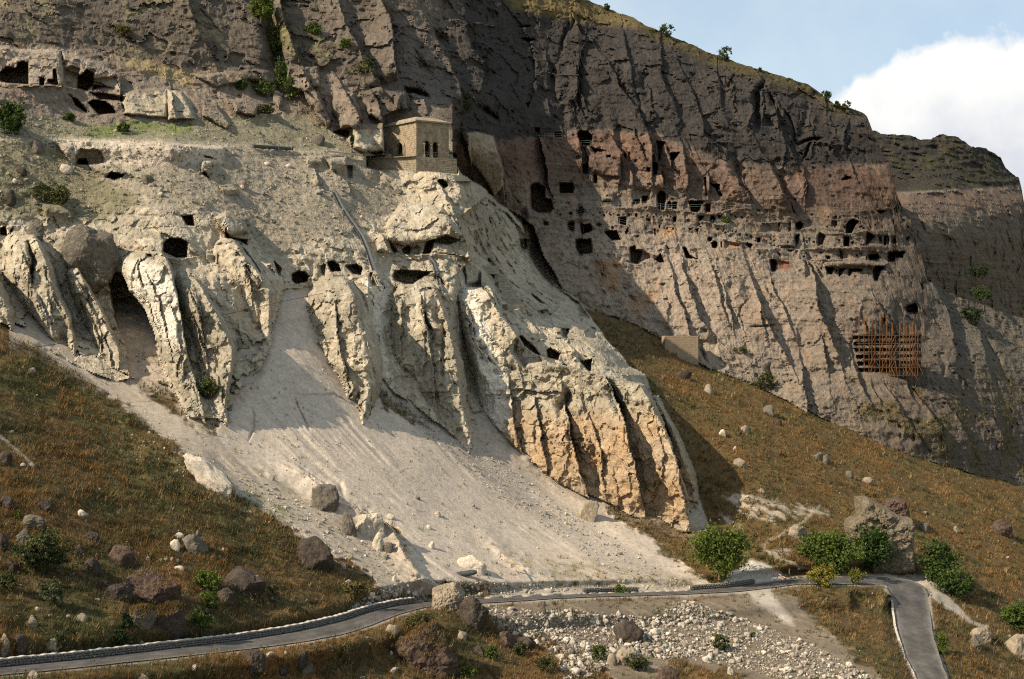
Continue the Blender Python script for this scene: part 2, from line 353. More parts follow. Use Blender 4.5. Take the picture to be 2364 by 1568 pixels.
for k, p, w, a in E_STROKES:
    q = fr(k, p)[0]
    cap_ = q[1] < 400 and q[0] > 1100 and k in 'BP'
    mid_ = k in 'PG' and q[0] > 1540 and q[1] > 500
    stroke(C, k, p, w*(1.6 if cap_ else 1.3 if mid_ else 1), a*(.27 if cap_ else .62 if mid_ else .85), 'e')
for k, p, w, a in [('P', [(1306, 925), (1316, 1000), (1331, 1060), (1347, 1120)], 42, 6), ('P', [(1396, 868), (1412, 892), (1430, 940), (1447, 1000), (1463, 1060), (1474, 1110), (1486, 1172)], 55, 8.5), ('P', [(1476, 852), (1493, 874), (1507, 910), (1531, 962), (1547, 1012), (1564, 1080), (1578, 1150), (1594, 1210)], 55, 9),
                   ('P', [(1172, 860), (1182, 960), (1207, 1052)], 26, 2.5), ('P', [(1232, 915), (1248, 1000), (1262, 1085)], 22, 2.5), ('P', [(1360, 960), (1385, 1040), (1395, 1120)], 18, 2), ('P', [(1185, 900), (1300, 905)], 20, -1.5)]:
    stroke(layers[2+[q['n'] for q in SPURS].index('I')], k, p, w, a, 'e')
for nm, p, w, a in [('H', [(980, 690), (985, 760), (1000, 860), (1010, 960)], 20, 1.6), ('H', [(930, 700), (925, 800), (935, 900)], 16, 1.2), ('Gv', [(770, 690), (780, 780), (800, 880)], 18, 1.5), ('E', [(452, 680), (470, 780), (480, 900)], 16, 1.5), ('D', [(345, 640), (380, 740), (400, 850)], 16, 1.2), ('B', [(60, 600), (75, 640), (70, 655)], 14, 3), ('F', [(560, 610), (590, 690)], 16, 1.8), ('B', [(110, 680), (130, 760)], 12, 1.2)]:
    stroke(layers[2+[q['n'] for q in SPURS].index(nm)], 'P', p, w, a, 'e')
rk_ = np.random.RandomState(17)
for li, s_ in enumerate(SPURS):
    vs, ul, ur = rows_np(s_['rows'])
    n_ = 16 if s_['n'] == 'I' else 6
    for q in range(n_):
        v0 = rk_.uniform(vs[0]+10, vs[-1]-40); t_ = rk_.uniform(.12, .85); ln = rk_.uniform(40, 150); pts_ = []
        for w_ in np.linspace(0, 1, 5):
            vv_ = v0+ln*w_; uu_ = np.interp(vv_, vs, ul)+(np.interp(vv_, vs, ur)-np.interp(vv_, vs, ul))*(t_+rk_.normal()*.03)
            pts_.append((uu_, vv_))
        stroke(layers[2+li], 'P', pts_, rk_.uniform(4, 14), rk_.uniform(.5, 1.7), 'e' if rk_.rand() < .6 else 'c')
    for q in range(n_//2):
        v0 = rk_.uniform(vs[0]+10, vs[-1]-60); a_, b_ = np.interp(v0, vs, ul), np.interp(v0, vs, ur); t_ = rk_.uniform(0, .6)
        stroke(layers[2+li], 'P', [(a_+(b_-a_)*(t_+.1*w_), v0+rk_.uniform(-5, 9)+6*w_) for w_ in range(4)], rk_.uniform(5, 12), rk_.uniform(.4, 1.2), 'l')
for q in range(70):      # upright cracks of the dark cap, no two alike
    u0 = rk_.uniform(820, 2030); v0 = rk_.uniform(float(np.interp(u0, us, top))+30, 370); ln = rk_.uniform(25, 110); sl_ = rk_.normal(.12, .22)
    stroke(C, 'P', [(u0+sl_*ln*w_+rk_.normal()*3, v0+ln*w_) for w_ in np.linspace(0, 1, 5)], rk_.uniform(3, 16), rk_.uniform(.8, 3.0), 'e' if rk_.rand() < .45 else 'c')
for q in range(26):      # beds and overhangs
    u0 = rk_.uniform(820, 2000); v0 = rk_.uniform(float(np.interp(u0, us, top))+40, 360); ln = rk_.uniform(30, 120)
    stroke(C, 'P', [(u0+ln*w_, v0+rk_.normal()*4+.12*ln*w_) for w_ in np.linspace(0, 1, 5)], rk_.uniform(6, 14), rk_.uniform(.8, 2.0), 'l')
for q in range(60):      # joints of the lower right wall
    u0 = rk_.uniform(1300, 2300); v0 = rk_.uniform(560, 900); ln = rk_.uniform(20, 90); sl_ = rk_.normal(.35, .2)
    stroke(C, 'P', [(u0+sl_*ln*w_+rk_.normal()*3, v0+ln*w_) for w_ in np.linspace(0, 1, 5)], rk_.uniform(3, 12), rk_.uniform(.6, 2.0), 'e' if rk_.rand() < .5 else 'c', sel=~front)
L_STROKES = [('F', [(320, 918), (660, 915)], 14, 1.6), ('F', [(340, 1150), (700, 1085), (1040, 1065)], 14, 2), ('F', [(1000, 1112), (1700, 1103), (2060, 1140)], 22, 3), ('F', [(540, 1250), (720, 1210), (870, 1160), (1010, 1110)], 12, 1.6),
             ('F', [(880, 1440), (1050, 1390), (1180, 1340), (1400, 1350)], 12, 2), ('H', [(560, 505), (760, 455), (1060, 450)], 16, 2.4), ('H', [(290, 625), (500, 655), (740, 645)], 12, 1.8), ('H', [(1170, 640), (1380, 640)], 10, 1.5),
             ('H', [(740, 790), (900, 880), (1100, 1000), (1380, 990), (1640, 1000)], 14, 2), ('K', [(700, 745), (1000, 780), (1400, 750)], 14, 1.8), ('K', [(330, 1010), (600, 960), (900, 980), (1400, 960), (1750, 940)], 16, 2.4),
             ('K', [(330, 1130), (600, 1140), (1150, 1165), (1540, 1175)], 16, 2.2), ('K', [(700, 1180), (1300, 1190)], 10, 1.5), ('K', [(860, 480), (1350, 465), (1690, 430)], 20, 2), ('H', [(0, 500), (250, 500), (560, 500)], 14, 2.2),
             ('B', [(1330, 955), (1530, 950)], 8, 1.5), ('P', [(560, 278), (600, 262), (640, 258)], 18, 2), ('A', [(0, 600), (200, 590), (450, 590), (620, 630)], 20, 2.5), ('E', [(330, 200), (600, 190), (830, 200)], 14, 1.5),
             ('D', [(880, 210), (1100, 210), (1300, 215), (1480, 190)], 18, 2), ('E', [(0, 330), (200, 420), (340, 400)], 14, 1.5), ('E', [(1540, 1010), (1700, 1060), (1820, 1060)], 14, 2.5)]
for k, p, w, a in L_STROKES: stroke(C, k, p, w, a*(1.05 if k in 'FHK' else 1), 'l')
C_STROKES = [('D', [(205, 110), (235, 250), (210, 390)], 5, 5), ('E', [(560, 560), (600, 700), (620, 800)], 4, 2.5), ('E', [(700, 650), (705, 850), (710, 1050)], 4, 2), ('E', [(1600, 1100), (1560, 1200), (1520, 1320)], 10, 3), ('E', [(1820, 1080), (1900, 1200), (1950, 1330)], 12, 5),
             ('E', [(1560, 1360), (1600, 1560)], 7, 3), ('E', [(1670, 1130), (1700, 1300)], 5, 2), ('C', [(800, 1000), (880, 960), (950, 955)], 3, 5), ('C', [(885, 975), (850, 1060), (830, 1120)], 3, 5), ('C', [(560, 570), (510, 640), (500, 760), (520, 880)], 7, 6), ('C', [(600, 650), (640, 740)], 6, 4),
             ('C', [(1140, 950), (1145, 1110)], 3, 1.5), ('G', [(460, 490), (410, 560), (370, 680)], 2, .9), ('G', [(640, 690), (480, 700)], 3, 1.5), ('P', [(600, -30), (625, 60), (640, 130), (650, 190)], 18, 10), ('B', [(940, 740), (1000, 760), (1090, 840)], 7, 5), ('B', [(420, 630), (500, 640), (600, 690)], 6, 6)]
for k, p, w, a in C_STROKES:
    for Lr in ([C]+layers[2:] if k in 'DE' else [C]):
        stroke(Lr, k, p, w, a, 'c')
layers[1] = C

# ---- blocks that stand proud of the face, and hollows
def block(Dm, k, poly, a, w=7, gx=0.0, fade=False):
    pts = fr(k, poly); xs = [p[0] for p in pts]; ys = [p[1] for p in pts]
    box = (U > min(xs)-12) & (U < max(xs)+12) & (V > min(ys)-12) & (V < max(ys)+12)
    ins = in_poly(Uw[box], Vw[box], pts); d = np.where(ins, seg_dist(Uw[box], Vw[box], pts, True)[0], 0)
    f = np.sqrt(np.clip(1-(1-np.clip(d/w, 0, 1))**2, 0, 1))
    uc = .5*(min(xs)+max(xs)); hw = .5*(max(xs)-min(xs))
    if fade: f = f*sstep(max(ys), max(ys)-.75*(max(ys)-min(ys)), Vw[box])
    Dm[box] -= a*f*(1+gx*(Uw[box]-uc)/hw)
BLOCKS = [('A', [(-80, 330), (60, 318), (200, 350), (400, 340), (425, 350), (440, 440), (432, 596), (-80, 600)], 2.6, 10), ('A', [(430, 350), (640, 420), (840, 520), (830, 640), (640, 560), (450, 480)], 2.4, 8),
 ('A', [(840, 650), (1060, 600), (1160, 620), (1152, 820), (850, 790)], 2.2, 7), ('A', [(1155, 620), (1260, 640), (1350, 822), (1160, 832)], 3.2, 7), ('A', [(1390, 690), (1500, 720), (1600, 860), (1560, 890), (1400, 800)], 2.5, 7), ('A', [(1600, 690), (1690, 676), (1810, 712), (1780, 795), (1640, 782)], 3.4, 9),
 ('A', [(1340, 520), (1560, 500), (1910, 480), (1915, 585), (1720, 560), (1500, 600)], 2.2, 7), ('A', [(1980, 465), (2200, 458), (2215, 600), (2100, 640), (1990, 600)], 3.2, 7), ('A', [(2085, 600), (2200, 640), (2300, 850), (2270, 890), (2180, 800), (2110, 690)], 4.2, 8),
 ('A', [(1880, 640), (1920, 618), (1965, 650), (1960, 720), (1930, 745), (1890, 700)], 2.4, 8),
 ('B', [(-50, 615), (90, 640), (150, 830), (95, 885), (-10, 892), (-70, 770)], 5, 9), ('B', [(60, 858), (300, 848), (302, 1040), (160, 1050), (90, 1030)], 5, 10), ('B', [(140, 640), (260, 600), (420, 640), (390, 820), (300, 850), (180, 800)], 4, 9), ('B', [(365, 670), (430, 640), (475, 780), (430, 822), (350, 832)], 4, 9), ('B', [(480, 645), (600, 690), (605, 800), (480, 820)], 2, 6),
 ('D', [(930, 90), (1050, 68), (1135, 100), (1142, 180), (1080, 212), (1000, 180)], 3, 8), ('D', [(1480, -60), (1560, -110), (1700, -60), (1725, 40), (1600, 62), (1560, 45)], 5, 10), ('E', [(400, -160), (700, -130), (835, 60), (640, 92), (430, 132), (330, 90), (300, 0)], 4.5, 14), ('E', [(850, 258), (940, 268), (952, 380), (860, 400)], 3, 8),
 ('A', [(380, 978), (730, 966), (1130, 986), (1560, 1026), (1550, 1130), (1240, 1152), (740, 1142), (500, 1136)], 3.4, 6), ('A', [(600, 1140), (760, 1130), (872, 1190), (872, 1242), (720, 1247)], 3, 7), ('A', [(2120, 1080), (2240, 1078), (2242, 1162), (2130, 1172)], 2.6, 6), ('A', [(2260, 1100), (2400, 1090), (2400, 1220), (2280, 1180)], 3, 6), ('A', [(1400, 1122), (1470, 1110), (1475, 1240), (1400, 1232)], 2.2, 6),
 ('A', [(1510, 1290), (1640, 1300), (1650, 1370), (1540, 1350)], 1.8, 5), ('A', [(300, 1430), (420, 1410), (510, 1470), (500, 1570), (330, 1570)], 3, 8), ('E', [(250, 40), (370, 60), (360, 180), (250, 160)], 2.5, 7), ('E', [(1450, 630), (1560, 640), (1560, 740), (1480, 740)], 2, 6), ('E', [(1250, 500), (1420, 540), (1420, 600), (1300, 620)], 2.5, 7),
 ('K', [(1610, 0), (1640, 0), (1680, 420), (1640, 430)], 2, 5), ('K', [(20, 770), (260, 770), (280, 980), (10, 980)], 2, 6), ('K', [(700, 1180), (1540, 1180), (1480, 1260), (720, 1240)], 1.6, 6), ('F', [(1040, 900), (1200, 900), (1210, 1050), (1040, 1040)], 2, 6), ('F', [(0, 1080), (150, 1120), (200, 1400), (100, 1560), (0, 1500)], 4, 8), ('F', [(860, 400), (1100, 430), (1290, 500), (1270, 700), (1000, 680), (870, 560)], 2.2, 7)]
block(C, 'E', [(815, -60), (1000, -200), (1180, -60), (1330, 150), (1500, 420), (1640, 520), (1720, 640), (1640, 640), (1500, 560), (1380, 640), (1260, 560), (1110, 600), (1060, 480), (960, 300), (900, 240), (870, 100)], -9, 16)
block(C, 'Q', [(1600, 285), (1780, 275), (1995, 335), (2075, 600), (2115, 780), (2110, 930), (1990, 1050), (1920, 900), (1700, 650)], 4.0, 5, .8)
for k, p, a, w in BLOCKS: block(C, k, p, a, w, 0, k == 'A' and p[0][1] > 900)
for k, p, a in [('F', [(1450, 880), (1700, 880), (1700, 1085), (1450, 1085)], 1.6), ('H', [(190, 330), (480, 340), (480, 500), (190, 500)], 1.3), ('K', [(570, 780), (1000, 800), (1000, 958), (570, 958)], 1.3), ('K', [(1220, 800), (1650, 830), (1650, 948), (1220, 950)], 1.7), ('K', [(860, 1010), (1540, 1040), (1540, 1165), (860, 1150)], 1.7),
                ('K', [(690, 1230), (1500, 1240), (1480, 1350), (690, 1360)], 1.5), ('H', [(1160, 650), (1570, 650), (1570, 760), (1160, 770)], 1.3), ('F', [(560, 1290), (900, 1280), (900, 1440), (580, 1440)], 1.4), ('K', [(330, 1010), (860, 1000), (860, 1130), (330, 1130)], 1.4), ('H', [(290, 545), (650, 545), (650, 645), (300, 640)], 1.4), ('F', [(1780, 900), (2070, 1030), (2070, 1130), (1780, 1120)], 1.5), ('F', [(330, 800), (480, 800), (480, 910), (330, 910)], 1.0)]:
    block(C, k, p, -a*.45, 4)
# deep gullies between the spurs
for Lr in layers[1:]:
    block(Lr, 'P', [(246, 628), (284, 630), (300, 668), (334, 704), (362, 760), (382, 840), (388, 880), (300, 870), (290, 800), (262, 730)], -15, 12) if Lr is C else None
layers[1] = C
# ------------------------------------------------------------------ the road bed is cut into the ground
ROAD = [((-160, 1556), (-160, 1574)), ((0, 1541), (0, 1558)), ((167, 1525), (167, 1542)), ((300, 1510), (300, 1528)), ((467, 1490), (467, 1510)), ((567, 1478), (567, 1499)),
        ((700, 1456), (700, 1481)), ((788, 1435), (788, 1465)), ((855, 1412), (855, 1444)), ((922, 1398), (922, 1417)), ((985, 1390), (985, 1400)), ((1128, 1382), (1128, 1391)),
        ((1288, 1373), (1288, 1381)), ((1422, 1369), (1422, 1376)), ((1576, 1365), (1576, 1372)), ((1709, 1355), (1709, 1365)), ((1776, 1343), (1776, 1357)), ((1842, 1335), (1842, 1348)),
        ((1929, 1332), (1929, 1349)), ((1990, 1330), (1990, 1348)), ((2042, 1332), (2034, 1348)), ((2100, 1338), (2046, 1357)), ((2135, 1352), (2056, 1375)), ((2142, 1375), (2064, 1397)),
        ((2147, 1415), (2068, 1431)), ((2154, 1465), (2074, 1469)), ((2168, 1510), (2089, 1512)), ((2186, 1568), (2116, 1568)), ((2215, 1640), (2150, 1640)), ((2240, 1690), (2175, 1690))]
rf = np.array([a for a, b in ROAD], float); rn = np.array([b for a, b in ROAD], float)
rc = .5*(rf+rn)
def z_of(u, v, D): return CAMZ+(VC-v)/F*D
zst = z_of(rc[:, 0], rc[:, 1], ground_depth(rc[:, 0], rc[:, 1]))
for _ in range(3): zst[1:-1] = .25*zst[:-2]+.5*zst[1:-1]+.25*zst[2:]
road_poly = [tuple(p) for p in rf]+[tuple(p) for p in rn[::-1]]
def road_z(pos):
    return np.interp(pos*(len(zst)-1), np.arange(len(zst)), zst)
def depth_at_z(v, z):
    return (z-CAMZ)*F/(VC-v)
rb = (V > 1290)
d, side, pos = seg_dist(U[rb], V[rb], [tuple(p) for p in rc])
inr = in_poly(U[rb], V[rb], road_poly)
de = np.where(inr, 0, seg_dist(U[rb], V[rb], road_poly, True)[0])
_din = np.where(inr, seg_dist(U[rb], V[rb], road_poly, True)[0], 0)
dr = depth_at_z(V[rb], road_z(pos)-.14-.75*sstep(.5, 6, _din))
k = sstep(np.where((side > 0) & (U[rb] < 1960), 75, 34), 2, de)
g0 = G[rb]
G[rb] = g0*(1-k)+dr*k
_i0 = int(np.argmax(V.min(1) > 1270))      # banks stand upright at most, they never lean over the road
G[_i0:] = np.maximum.accumulate(G[_i0:][::-1], 0)[::-1]
road_mask = np.zeros(U.shape); road_mask[rb] = sstep(7, 0, de)
on_road = np.zeros(U.shape, bool); on_road[rb] = inr

layers[0] = G
# hummocks and gullies of the open ground
XG, YG, ZG = W(U, V, G)
soft = np.ones(U.shape); soft[rb] = sstep(3, 60, de)
grassy = np.ones(U.shape)
hump = 3.2*fbm(XG/16, YG/16, ZG/16, 4, off=3)+1.5*fbm(XG/3.6, YG/3.6, ZG/3.6, 3, off=8)
SCREE = [
 [(50, 735), (80, 712), (110, 738), (300, 880), (450, 985), (560, 1035), (640, 1100), (700, 1140), (760, 1170), (830, 1215), (900, 1260), (945, 1300), (1000, 1338), (985, 1380), (900, 1372), (850, 1330), (780, 1285), (700, 1232), (610, 1180), (480, 1085), (350, 995), (200, 880), (100, 800)],
 [(630, 655), (720, 655), (770, 760), (800, 800), (850, 900), (870, 930), (640, 1040), (560, 1060), (505, 1000), (560, 880), (610, 800)],
 [(690, 1115), (760, 1150), (800, 1165), (900, 1195), (960, 1285), (1005, 1350), (900, 1350), (800, 1262), (740, 1215)],
 [(690, 640), (640, 760), (555, 890), (510, 1000), (560, 1065), (700, 1150), (800, 1190), (920, 1230), (980, 1350), (1640, 1352), (1500, 1250), (1345, 1128), (1120, 1005), (1080, 1015), (850, 935), (700, 830), (680, 720)],
 [(1090, 1392), (1840, 1368), (1850, 1400), (1960, 1500), (2060, 1585), (1800, 1585), (1640, 1545), (1560, 1530), (1490, 1580), (1400, 1560), (1330, 1500), (1240, 1470), (1150, 1440)],
]
def poly_mask(poly, feather, u=None, v=None):
    u = Uw if u is None else u; v = Vw if v is None else v
    xs = [p[0] for p in poly]; ys = [p[1] for p in poly]
    m = np.zeros(U.shape)
    box = (U > min(xs)-feather-12) & (U < max(xs)+feather+12) & (V > min(ys)-feather-12) & (V < max(ys)+feather+12)
    if not box.any(): return m
    ins = in_poly(u[box], v[box], poly)
    d = seg_dist(u[box], v[box], poly, True)[0]
    m[box] = sstep(-feather, feather, np.where(ins, d, -d))
    return m
_en = fbm(XG/5, YG/5, ZG/5, 4, off=71)
_en2 = fbm(XG/1.3, YG/1.3, ZG/1.3, 2, off=73)
def ragged(p): return sstep(.36, .64, poly_mask(p, 34)+.62*_en+.35*_en2)
sc1, sc2a, sc2c, sc2b, sc3 = [ragged(p) for p in SCREE]
sc1 = np.maximum(sc1, sc2c)
sc2 = np.maximum(sc2a, sc2b)
scree = np.clip(sc1+sc2+sc3, 0, 1)
# streaks that run down the loose slope
sl = (XG*.87-YG*.5); ac = (XG*.5+YG*.87)
streak = fbm(ac/1.1, sl/22, ZG*0, 4, off=5)
G = G-soft*(hump*(1-scree)+scree*((.12+.75*sstep(.0, .35, fbm(XG/12, YG/12, ZG/12, 2, off=34)))*streak+.7*fbm(XG/14, YG/14, ZG/14, 3, off=2)))
for pts, w, a in [([(400, 1030), (470, 1060), (530, 1120)], 14, -1.5), ([(580, 940), (590, 985), (575, 1020)], 2.2, .8), ([(675, 915), (690, 950), (715, 995)], 2.0, .9), ([(675, 910), (770, 912), (830, 940)], 2.0, .6),
                  ([(1120, 1240), (1160, 1275), (1220, 1310), (1290, 1320)], 16, -1.8), ([(1100, 1000), (1250, 1090), (1500, 1280)], 12, -.7), ([(930, 960), (1180, 1120), (1400, 1270)], 16, .9), ([(600, 1090), (700, 1140)], 10, .5), ([(700, 1060), (790, 1120), (800, 1150)], 6, .7)]:
    stroke(G, 'P', pts, w, -a, 'r', True)
for pts, w, a in [([(700, 1085), (745, 1120), (785, 1160), (850, 1180), (905, 1222), (938, 1282), (965, 1320), (1000, 1345)], 26, 4.6), ([(950, 1330), (990, 1345)], 14, 2), ([(395, 1040), (470, 1065), (535, 1120)], 18, 2.0), ([(620, 1060), (700, 1090), (745, 1130)], 14, 1.0)]:
    stroke(G, 'P', pts, w, a, 'e', True)
_i0 = int(np.argmax(V.min(1) > 1270))
layers[0] = G

# ------------------------------------------------------------------ union of the layers, then relief
S = np.stack(layers)
idx = S.argmin(0)
D0 = S.min(0)
X0, Y0, Z0 = W(U, V, D0)
isg = idx == 0
isspur = idx >= 2
dirt = np.clip(poly_mask([(120, 340), (400, 335), (700, 350), (830, 365), (900, 420), (930, 480), (700, 560), (640, 600), (500, 490), (380, 480), (290, 440), (130, 400)], 16)
               + poly_mask([(0, 270), (60, 262), (200, 285), (430, 285), (520, 270), (700, 265), (790, 320), (835, 352), (600, 335), (300, 322), (0, 316)], 10), 0, 1)
vegsl = poly_mask([(-160, 320), (110, 330), (200, 400), (300, 440), (330, 470), (220, 510), (100, 500), (-160, 495)], 14)
soil_up = np.clip(dirt+vegsl, 0, 1)
smooth_wall = np.clip(poly_mask(fr('Q', [(1680, 300), (1800, 290), (1990, 340), (2110, 780), (2110, 930), (1990, 1060), (1900, 900), (1720, 650)]), 3, Us, Vs)
                      + poly_mask(fr('E', [(1490, 440), (1570, 460), (2100, 790), (2600, 790), (2600, 960), (2280, 900), (1900, 700)]), 6), 0, 1)
rock = np.where(isg, 0.0, 1.0)*(1-.72*soil_up)*(1-.9*smooth_wall)
# direction of weathering: nearly down the face
an = fbm(X0/18, Y0/18, Z0/18, 2, off=21)
big = fbm(X0/15, Y0/15, Z0/22, 3, off=1)
lean = X0+.34*Z0
flute = fbm(lean/2.6, Y0/8, Z0/26, 3, ridged=True, off=11)
flute2 = fbm(lean/7.5, Y0/16, Z0/60, 3, ridged=True, off=15)
med = fbm(X0/4.2, Y0/4.2, Z0/5.0, 4, ridged=True, off=6)
fine = fbm(X0/1.2, Y0/1.2, Z0/1.2, 3, gain=.6, off=14)
cd, cid = cell(X0/2.4+.6*big, Y0/2.4, Z0/2.0+.5*med)
pit = sstep(.34, .12, cd)*(cid > .72)
strata = fbm(X0/60, Y0/60, (Z0+.03*X0)/1.6, 3, off=30)
upper = sstep(20, -30, V-np.interp(U, [0, 300, 600, 850, 1046, 1240, 1500, 1660, 2055, 2400], [110, 140, 190, 270, 280, 310, 310, 372, 374, 380]))*(~isg)
blocky = cell(X0/5.5+.5*fine, Y0/5.5, Z0/4.2+.4*med, 5)
fm = sstep(-.15, .35, fbm(X0/22, Y0/22, Z0/30, 2, off=77))
disp = rock*(2.0*big+.55*fm*flute*(1-.7*upper)+.75*flute2*(.3+.7*fm)*(1-upper)+.9*med+.45*fine-.8*pit+.55*strata+(.5+.8*upper)*(blocky[1]-.5)+upper*3.2*fbm(X0/30, Y0/30, Z0/42, 3, off=81)+1.0*(isspur|(front&(V > 380)))*(cell(X0/2.4+.4*med, Y0/2.4, Z0/3.0, 9)[1]-.5)+1.3*isspur*(cell(X0/5.2+.3*big, Y0/5.2, Z0/6.5, 12)[1]-.5))
gul = poly_mask(fr('E', [(815, -60), (1000, -200), (1180, -60), (1330, 150), (1500, 420), (1640, 520), (1720, 640), (1640, 640), (1500, 560), (1380, 640), (1260, 560), (1110, 600), (1060, 480), (960, 300), (900, 240), (870, 100)]), 8)
gx_ = X0*.8+Y0*.35+.45*Z0
disp = disp+gul*(2.6*fbm(gx_/3.4, Z0/9, Y0/14, 4, ridged=True, off=85)+1.2*fbm(X0/4, Y0/5, Z0/4, 2, ridged=True, off=88))
disp = disp+(1-rock)*np.where(isg, .10*fine*soft, .28*fine+.5*med*soil_up)
disp *= np.where(on_road, 0, 1)
Dd = D0-disp

# places kept level: bed of the belfry, steps
def flat_to(poly_pts, depth_fn, feather=4):
    global Dd
    m = poly_mask(poly_pts, feather, U, V)
    Dd = Dd*(1-m)+depth_fn*m

# ------------------------------------------------------------------ hewn caves
CAVES = []
def cv(k, pts, depth): CAVES.append((fr(k, pts), depth))
def cr(k, x0, y0, x1, y1, depth): cv(k, [(x0, y0), (x1, y0), (x1, y1), (x0, y1)], depth)
def ce(k, x0, y0, x1, y1, depth):
    cv(k, [((x0+x1)/2+(x1-x0)/2*math.cos(a*math.pi/6), (y0+y1)/2+(y1-y0)/2*math.sin(a*math.pi/6)) for a in range(12)], depth)
cv('A', [(0, 500), (50, 460), (110, 470), (120, 435), (150, 424), (190, 435), (198, 585), (60, 575), (0, 560)], 10)
cr('A', 272, 537, 308, 593, 5); cv('A', [(330, 545), (365, 545), (365, 485), (375, 478), (390, 490), (405, 590), (375, 590), (330, 575)], 5)
cv('A', [(440, 480), (500, 455), (560, 480), (545, 530), (540, 612), (450, 595)], 2.2); cv('A', [(540, 530), (575, 505), (600, 480), (650, 510), (645, 590), (600, 628), (535, 610)], 10)
cv('A', [(645, 545), (805, 525), (830, 620), (645, 622)], 2.0); cv('A', [(640, 585), (735, 600), (640, 622)], 5)
cv('A', [(610, 710), (650, 692), (720, 698), (780, 740), (810, 785), (680, 792)], 10); cv('A', [(620, 640), (700, 640), (865, 670), (850, 705), (690, 690)], 5)
cv('A', [(495, 670), (540, 690), (610, 770), (590, 780), (520, 730)], 5); cv('A', [(525, 1085), (560, 1030), (610, 1040), (640, 1030), (700, 1045), (718, 1100), (715, 1130), (610, 1140), (530, 1140)], 3.5)
cv('A', [(530, 1140), (545, 1100), (600, 1100), (612, 1140)], 7); cv('A', [(735, 1225), (770, 1190), (860, 1205), (850, 1225), (790, 1243)], 7)
cv('A', [(1405, 1078), (1440, 1078), (1500, 1105), (1420, 1092)], 4); cv('A', [(1395, 1200), (1420, 1185), (1460, 1250)], 4); cv('A', [(1255, 1495), (1330, 1490), (1350, 1566), (1290, 1560)], 7)
cv('Q', [(80, 290), (170, 265), (290, 270), (285, 340), (240, 355)], 7); cv('Q', [(490, 520), (680, 510), (720, 545), (560, 555)], 5); cv('Q', [(1325, 870), (1345, 845), (1390, 850), (1440, 880), (1455, 930), (1400, 960)], 7)
cv('Q', [(1470, 530), (1550, 545), (1560, 590), (1475, 580)], 5); cv('Q', [(235, 680), (330, 690), (320, 835), (270, 840), (250, 740)], 3); cv('Q', [(1760, 265), (1820, 265), (1820, 285)], 3); cv('Q', [(1830, 1125), (1930, 1150), (1900, 1190)], 5)
cv('D', [(1135, 110), (1180, 80), (1250, 85), (1295, 110), (1290, 210), (1220, 215), (1130, 175)], 12); cv('D', [(1010, 185), (1050, 185), (1080, 230), (1010, 210)], 6); cv('D', [(1560, 0), (1590, 70), (1710, 90), (1705, 130), (1640, 100), (1565, 80)], 5)
cv('D', [(2020, 330), (2060, 310), (2110, 315), (2135, 345), (2125, 380), (2050, 400), (2020, 375)], 10); cv('D', [(2215, 275), (2240, 258), (2260, 265), (2250, 345), (2220, 330)], 2.5); cv('D', [(2264, 250), (2300, 235), (2345, 265), (2364, 310), (2290, 312)], 8)
cv('D', [(1890, 230), (1950, 290), (1940, 350), (1910, 320)], 4); cv('D', [(0, 10), (40, 0), (50, 65), (0, 60)], 6); cv('D', [(65, 30), (95, 0), (80, 50)], 4)
cv('E', [(30, 275), (100, 265), (140, 290), (130, 335), (80, 325)], 7); cv('E', [(190, 350), (210, 320), (240, 400), (210, 410)], 4)
cv('E', [(370, 340), (385, 315), (420, 305), (600, 320), (545, 350), (490, 395), (440, 392), (380, 370)], 9); cv('E', [(590, 325), (660, 340), (710, 400), (690, 400), (560, 385), (545, 352)], 2.5); cv('E', [(665, 330), (700, 370), (712, 402), (695, 400)], 4)
cv('E', [(330, 90), (385, 170), (360, 180), (340, 150)], 4); cv('E', [(420, 155), (460, 135), (480, 150), (470, 190), (430, 185)], 6); cv('E', [(485, 150), (520, 132), (545, 150), (535, 190), (485, 188)], 2)
cv('E', [(570, 180), (590, 110), (640, 95), (632, 130), (615, 178)], 9); cv('E', [(640, 95), (720, 62), (810, 95), (730, 122), (650, 110)], 5)
cr('E', 1230, 92, 1282, 160, 6); cv('E', [(1180, 130), (1225, 125), (1225, 140), (1190, 142)], 3); cv('E', [(1360, 590), (1420, 570), (1440, 610), (1380, 610)], 5); cv('E', [(1520, 710), (1575, 710), (1560, 770), (1530, 760)], 6)
cv('E', [(1690, 730), (1730, 700), (1757, 705), (1757, 760), (1740, 772), (1700, 755)], 3.5); cv('E', [(1195, 880), (1205, 800), (1250, 780), (1330, 850), (1380, 930), (1290, 940), (1270, 965), (1240, 940)], 6)
cv('E', [(1425, 860), (1445, 845), (1505, 880), (1495, 920), (1430, 905)], 9); cv('E', [(1655, 940), (1730, 925), (1725, 1010), (1700, 990)], 7); cr('E', 1172, 972, 1184, 996, 2); cv('E', [(1370, 580), (1400, 590), (1390, 605)], 3)
cv('E', [(1630, 100), (1720, 95), (1728, 180), (1650, 188), (1630, 150)], 10); cv('E', [(2000, 150), (2030, 140), (2040, 165), (2075, 165), (2070, 200), (2050, 250), (2005, 240)], 8); cv('E', [(2075, 165), (2130, 195), (2140, 220), (2055, 255)], 2.5)
cv('E', [(2170, 230), (2210, 190), (2230, 245), (2200, 248)], 6); cv('E', [(2245, 125), (2275, 160), (2255, 155)], 4); cv('E', [(1575, 0), (1605, 0), (1605, 35)], 4); cr('E', 1660, 0, 1730, 30, 6); cv('E', [(1830, 1080), (1850, 1090), (1920, 1200), (1900, 1190)], 3)
cv('B', [(1215, 190), (1280, 170), (1330, 185), (1240, 195)], 5); cv('B', [(1235, 262), (1360, 268), (1290, 297)], 6); cv('B', [(1270, 715), (1305, 710), (1290, 750)], 5)
cr('F', 480, 795, 640, 915, 10)
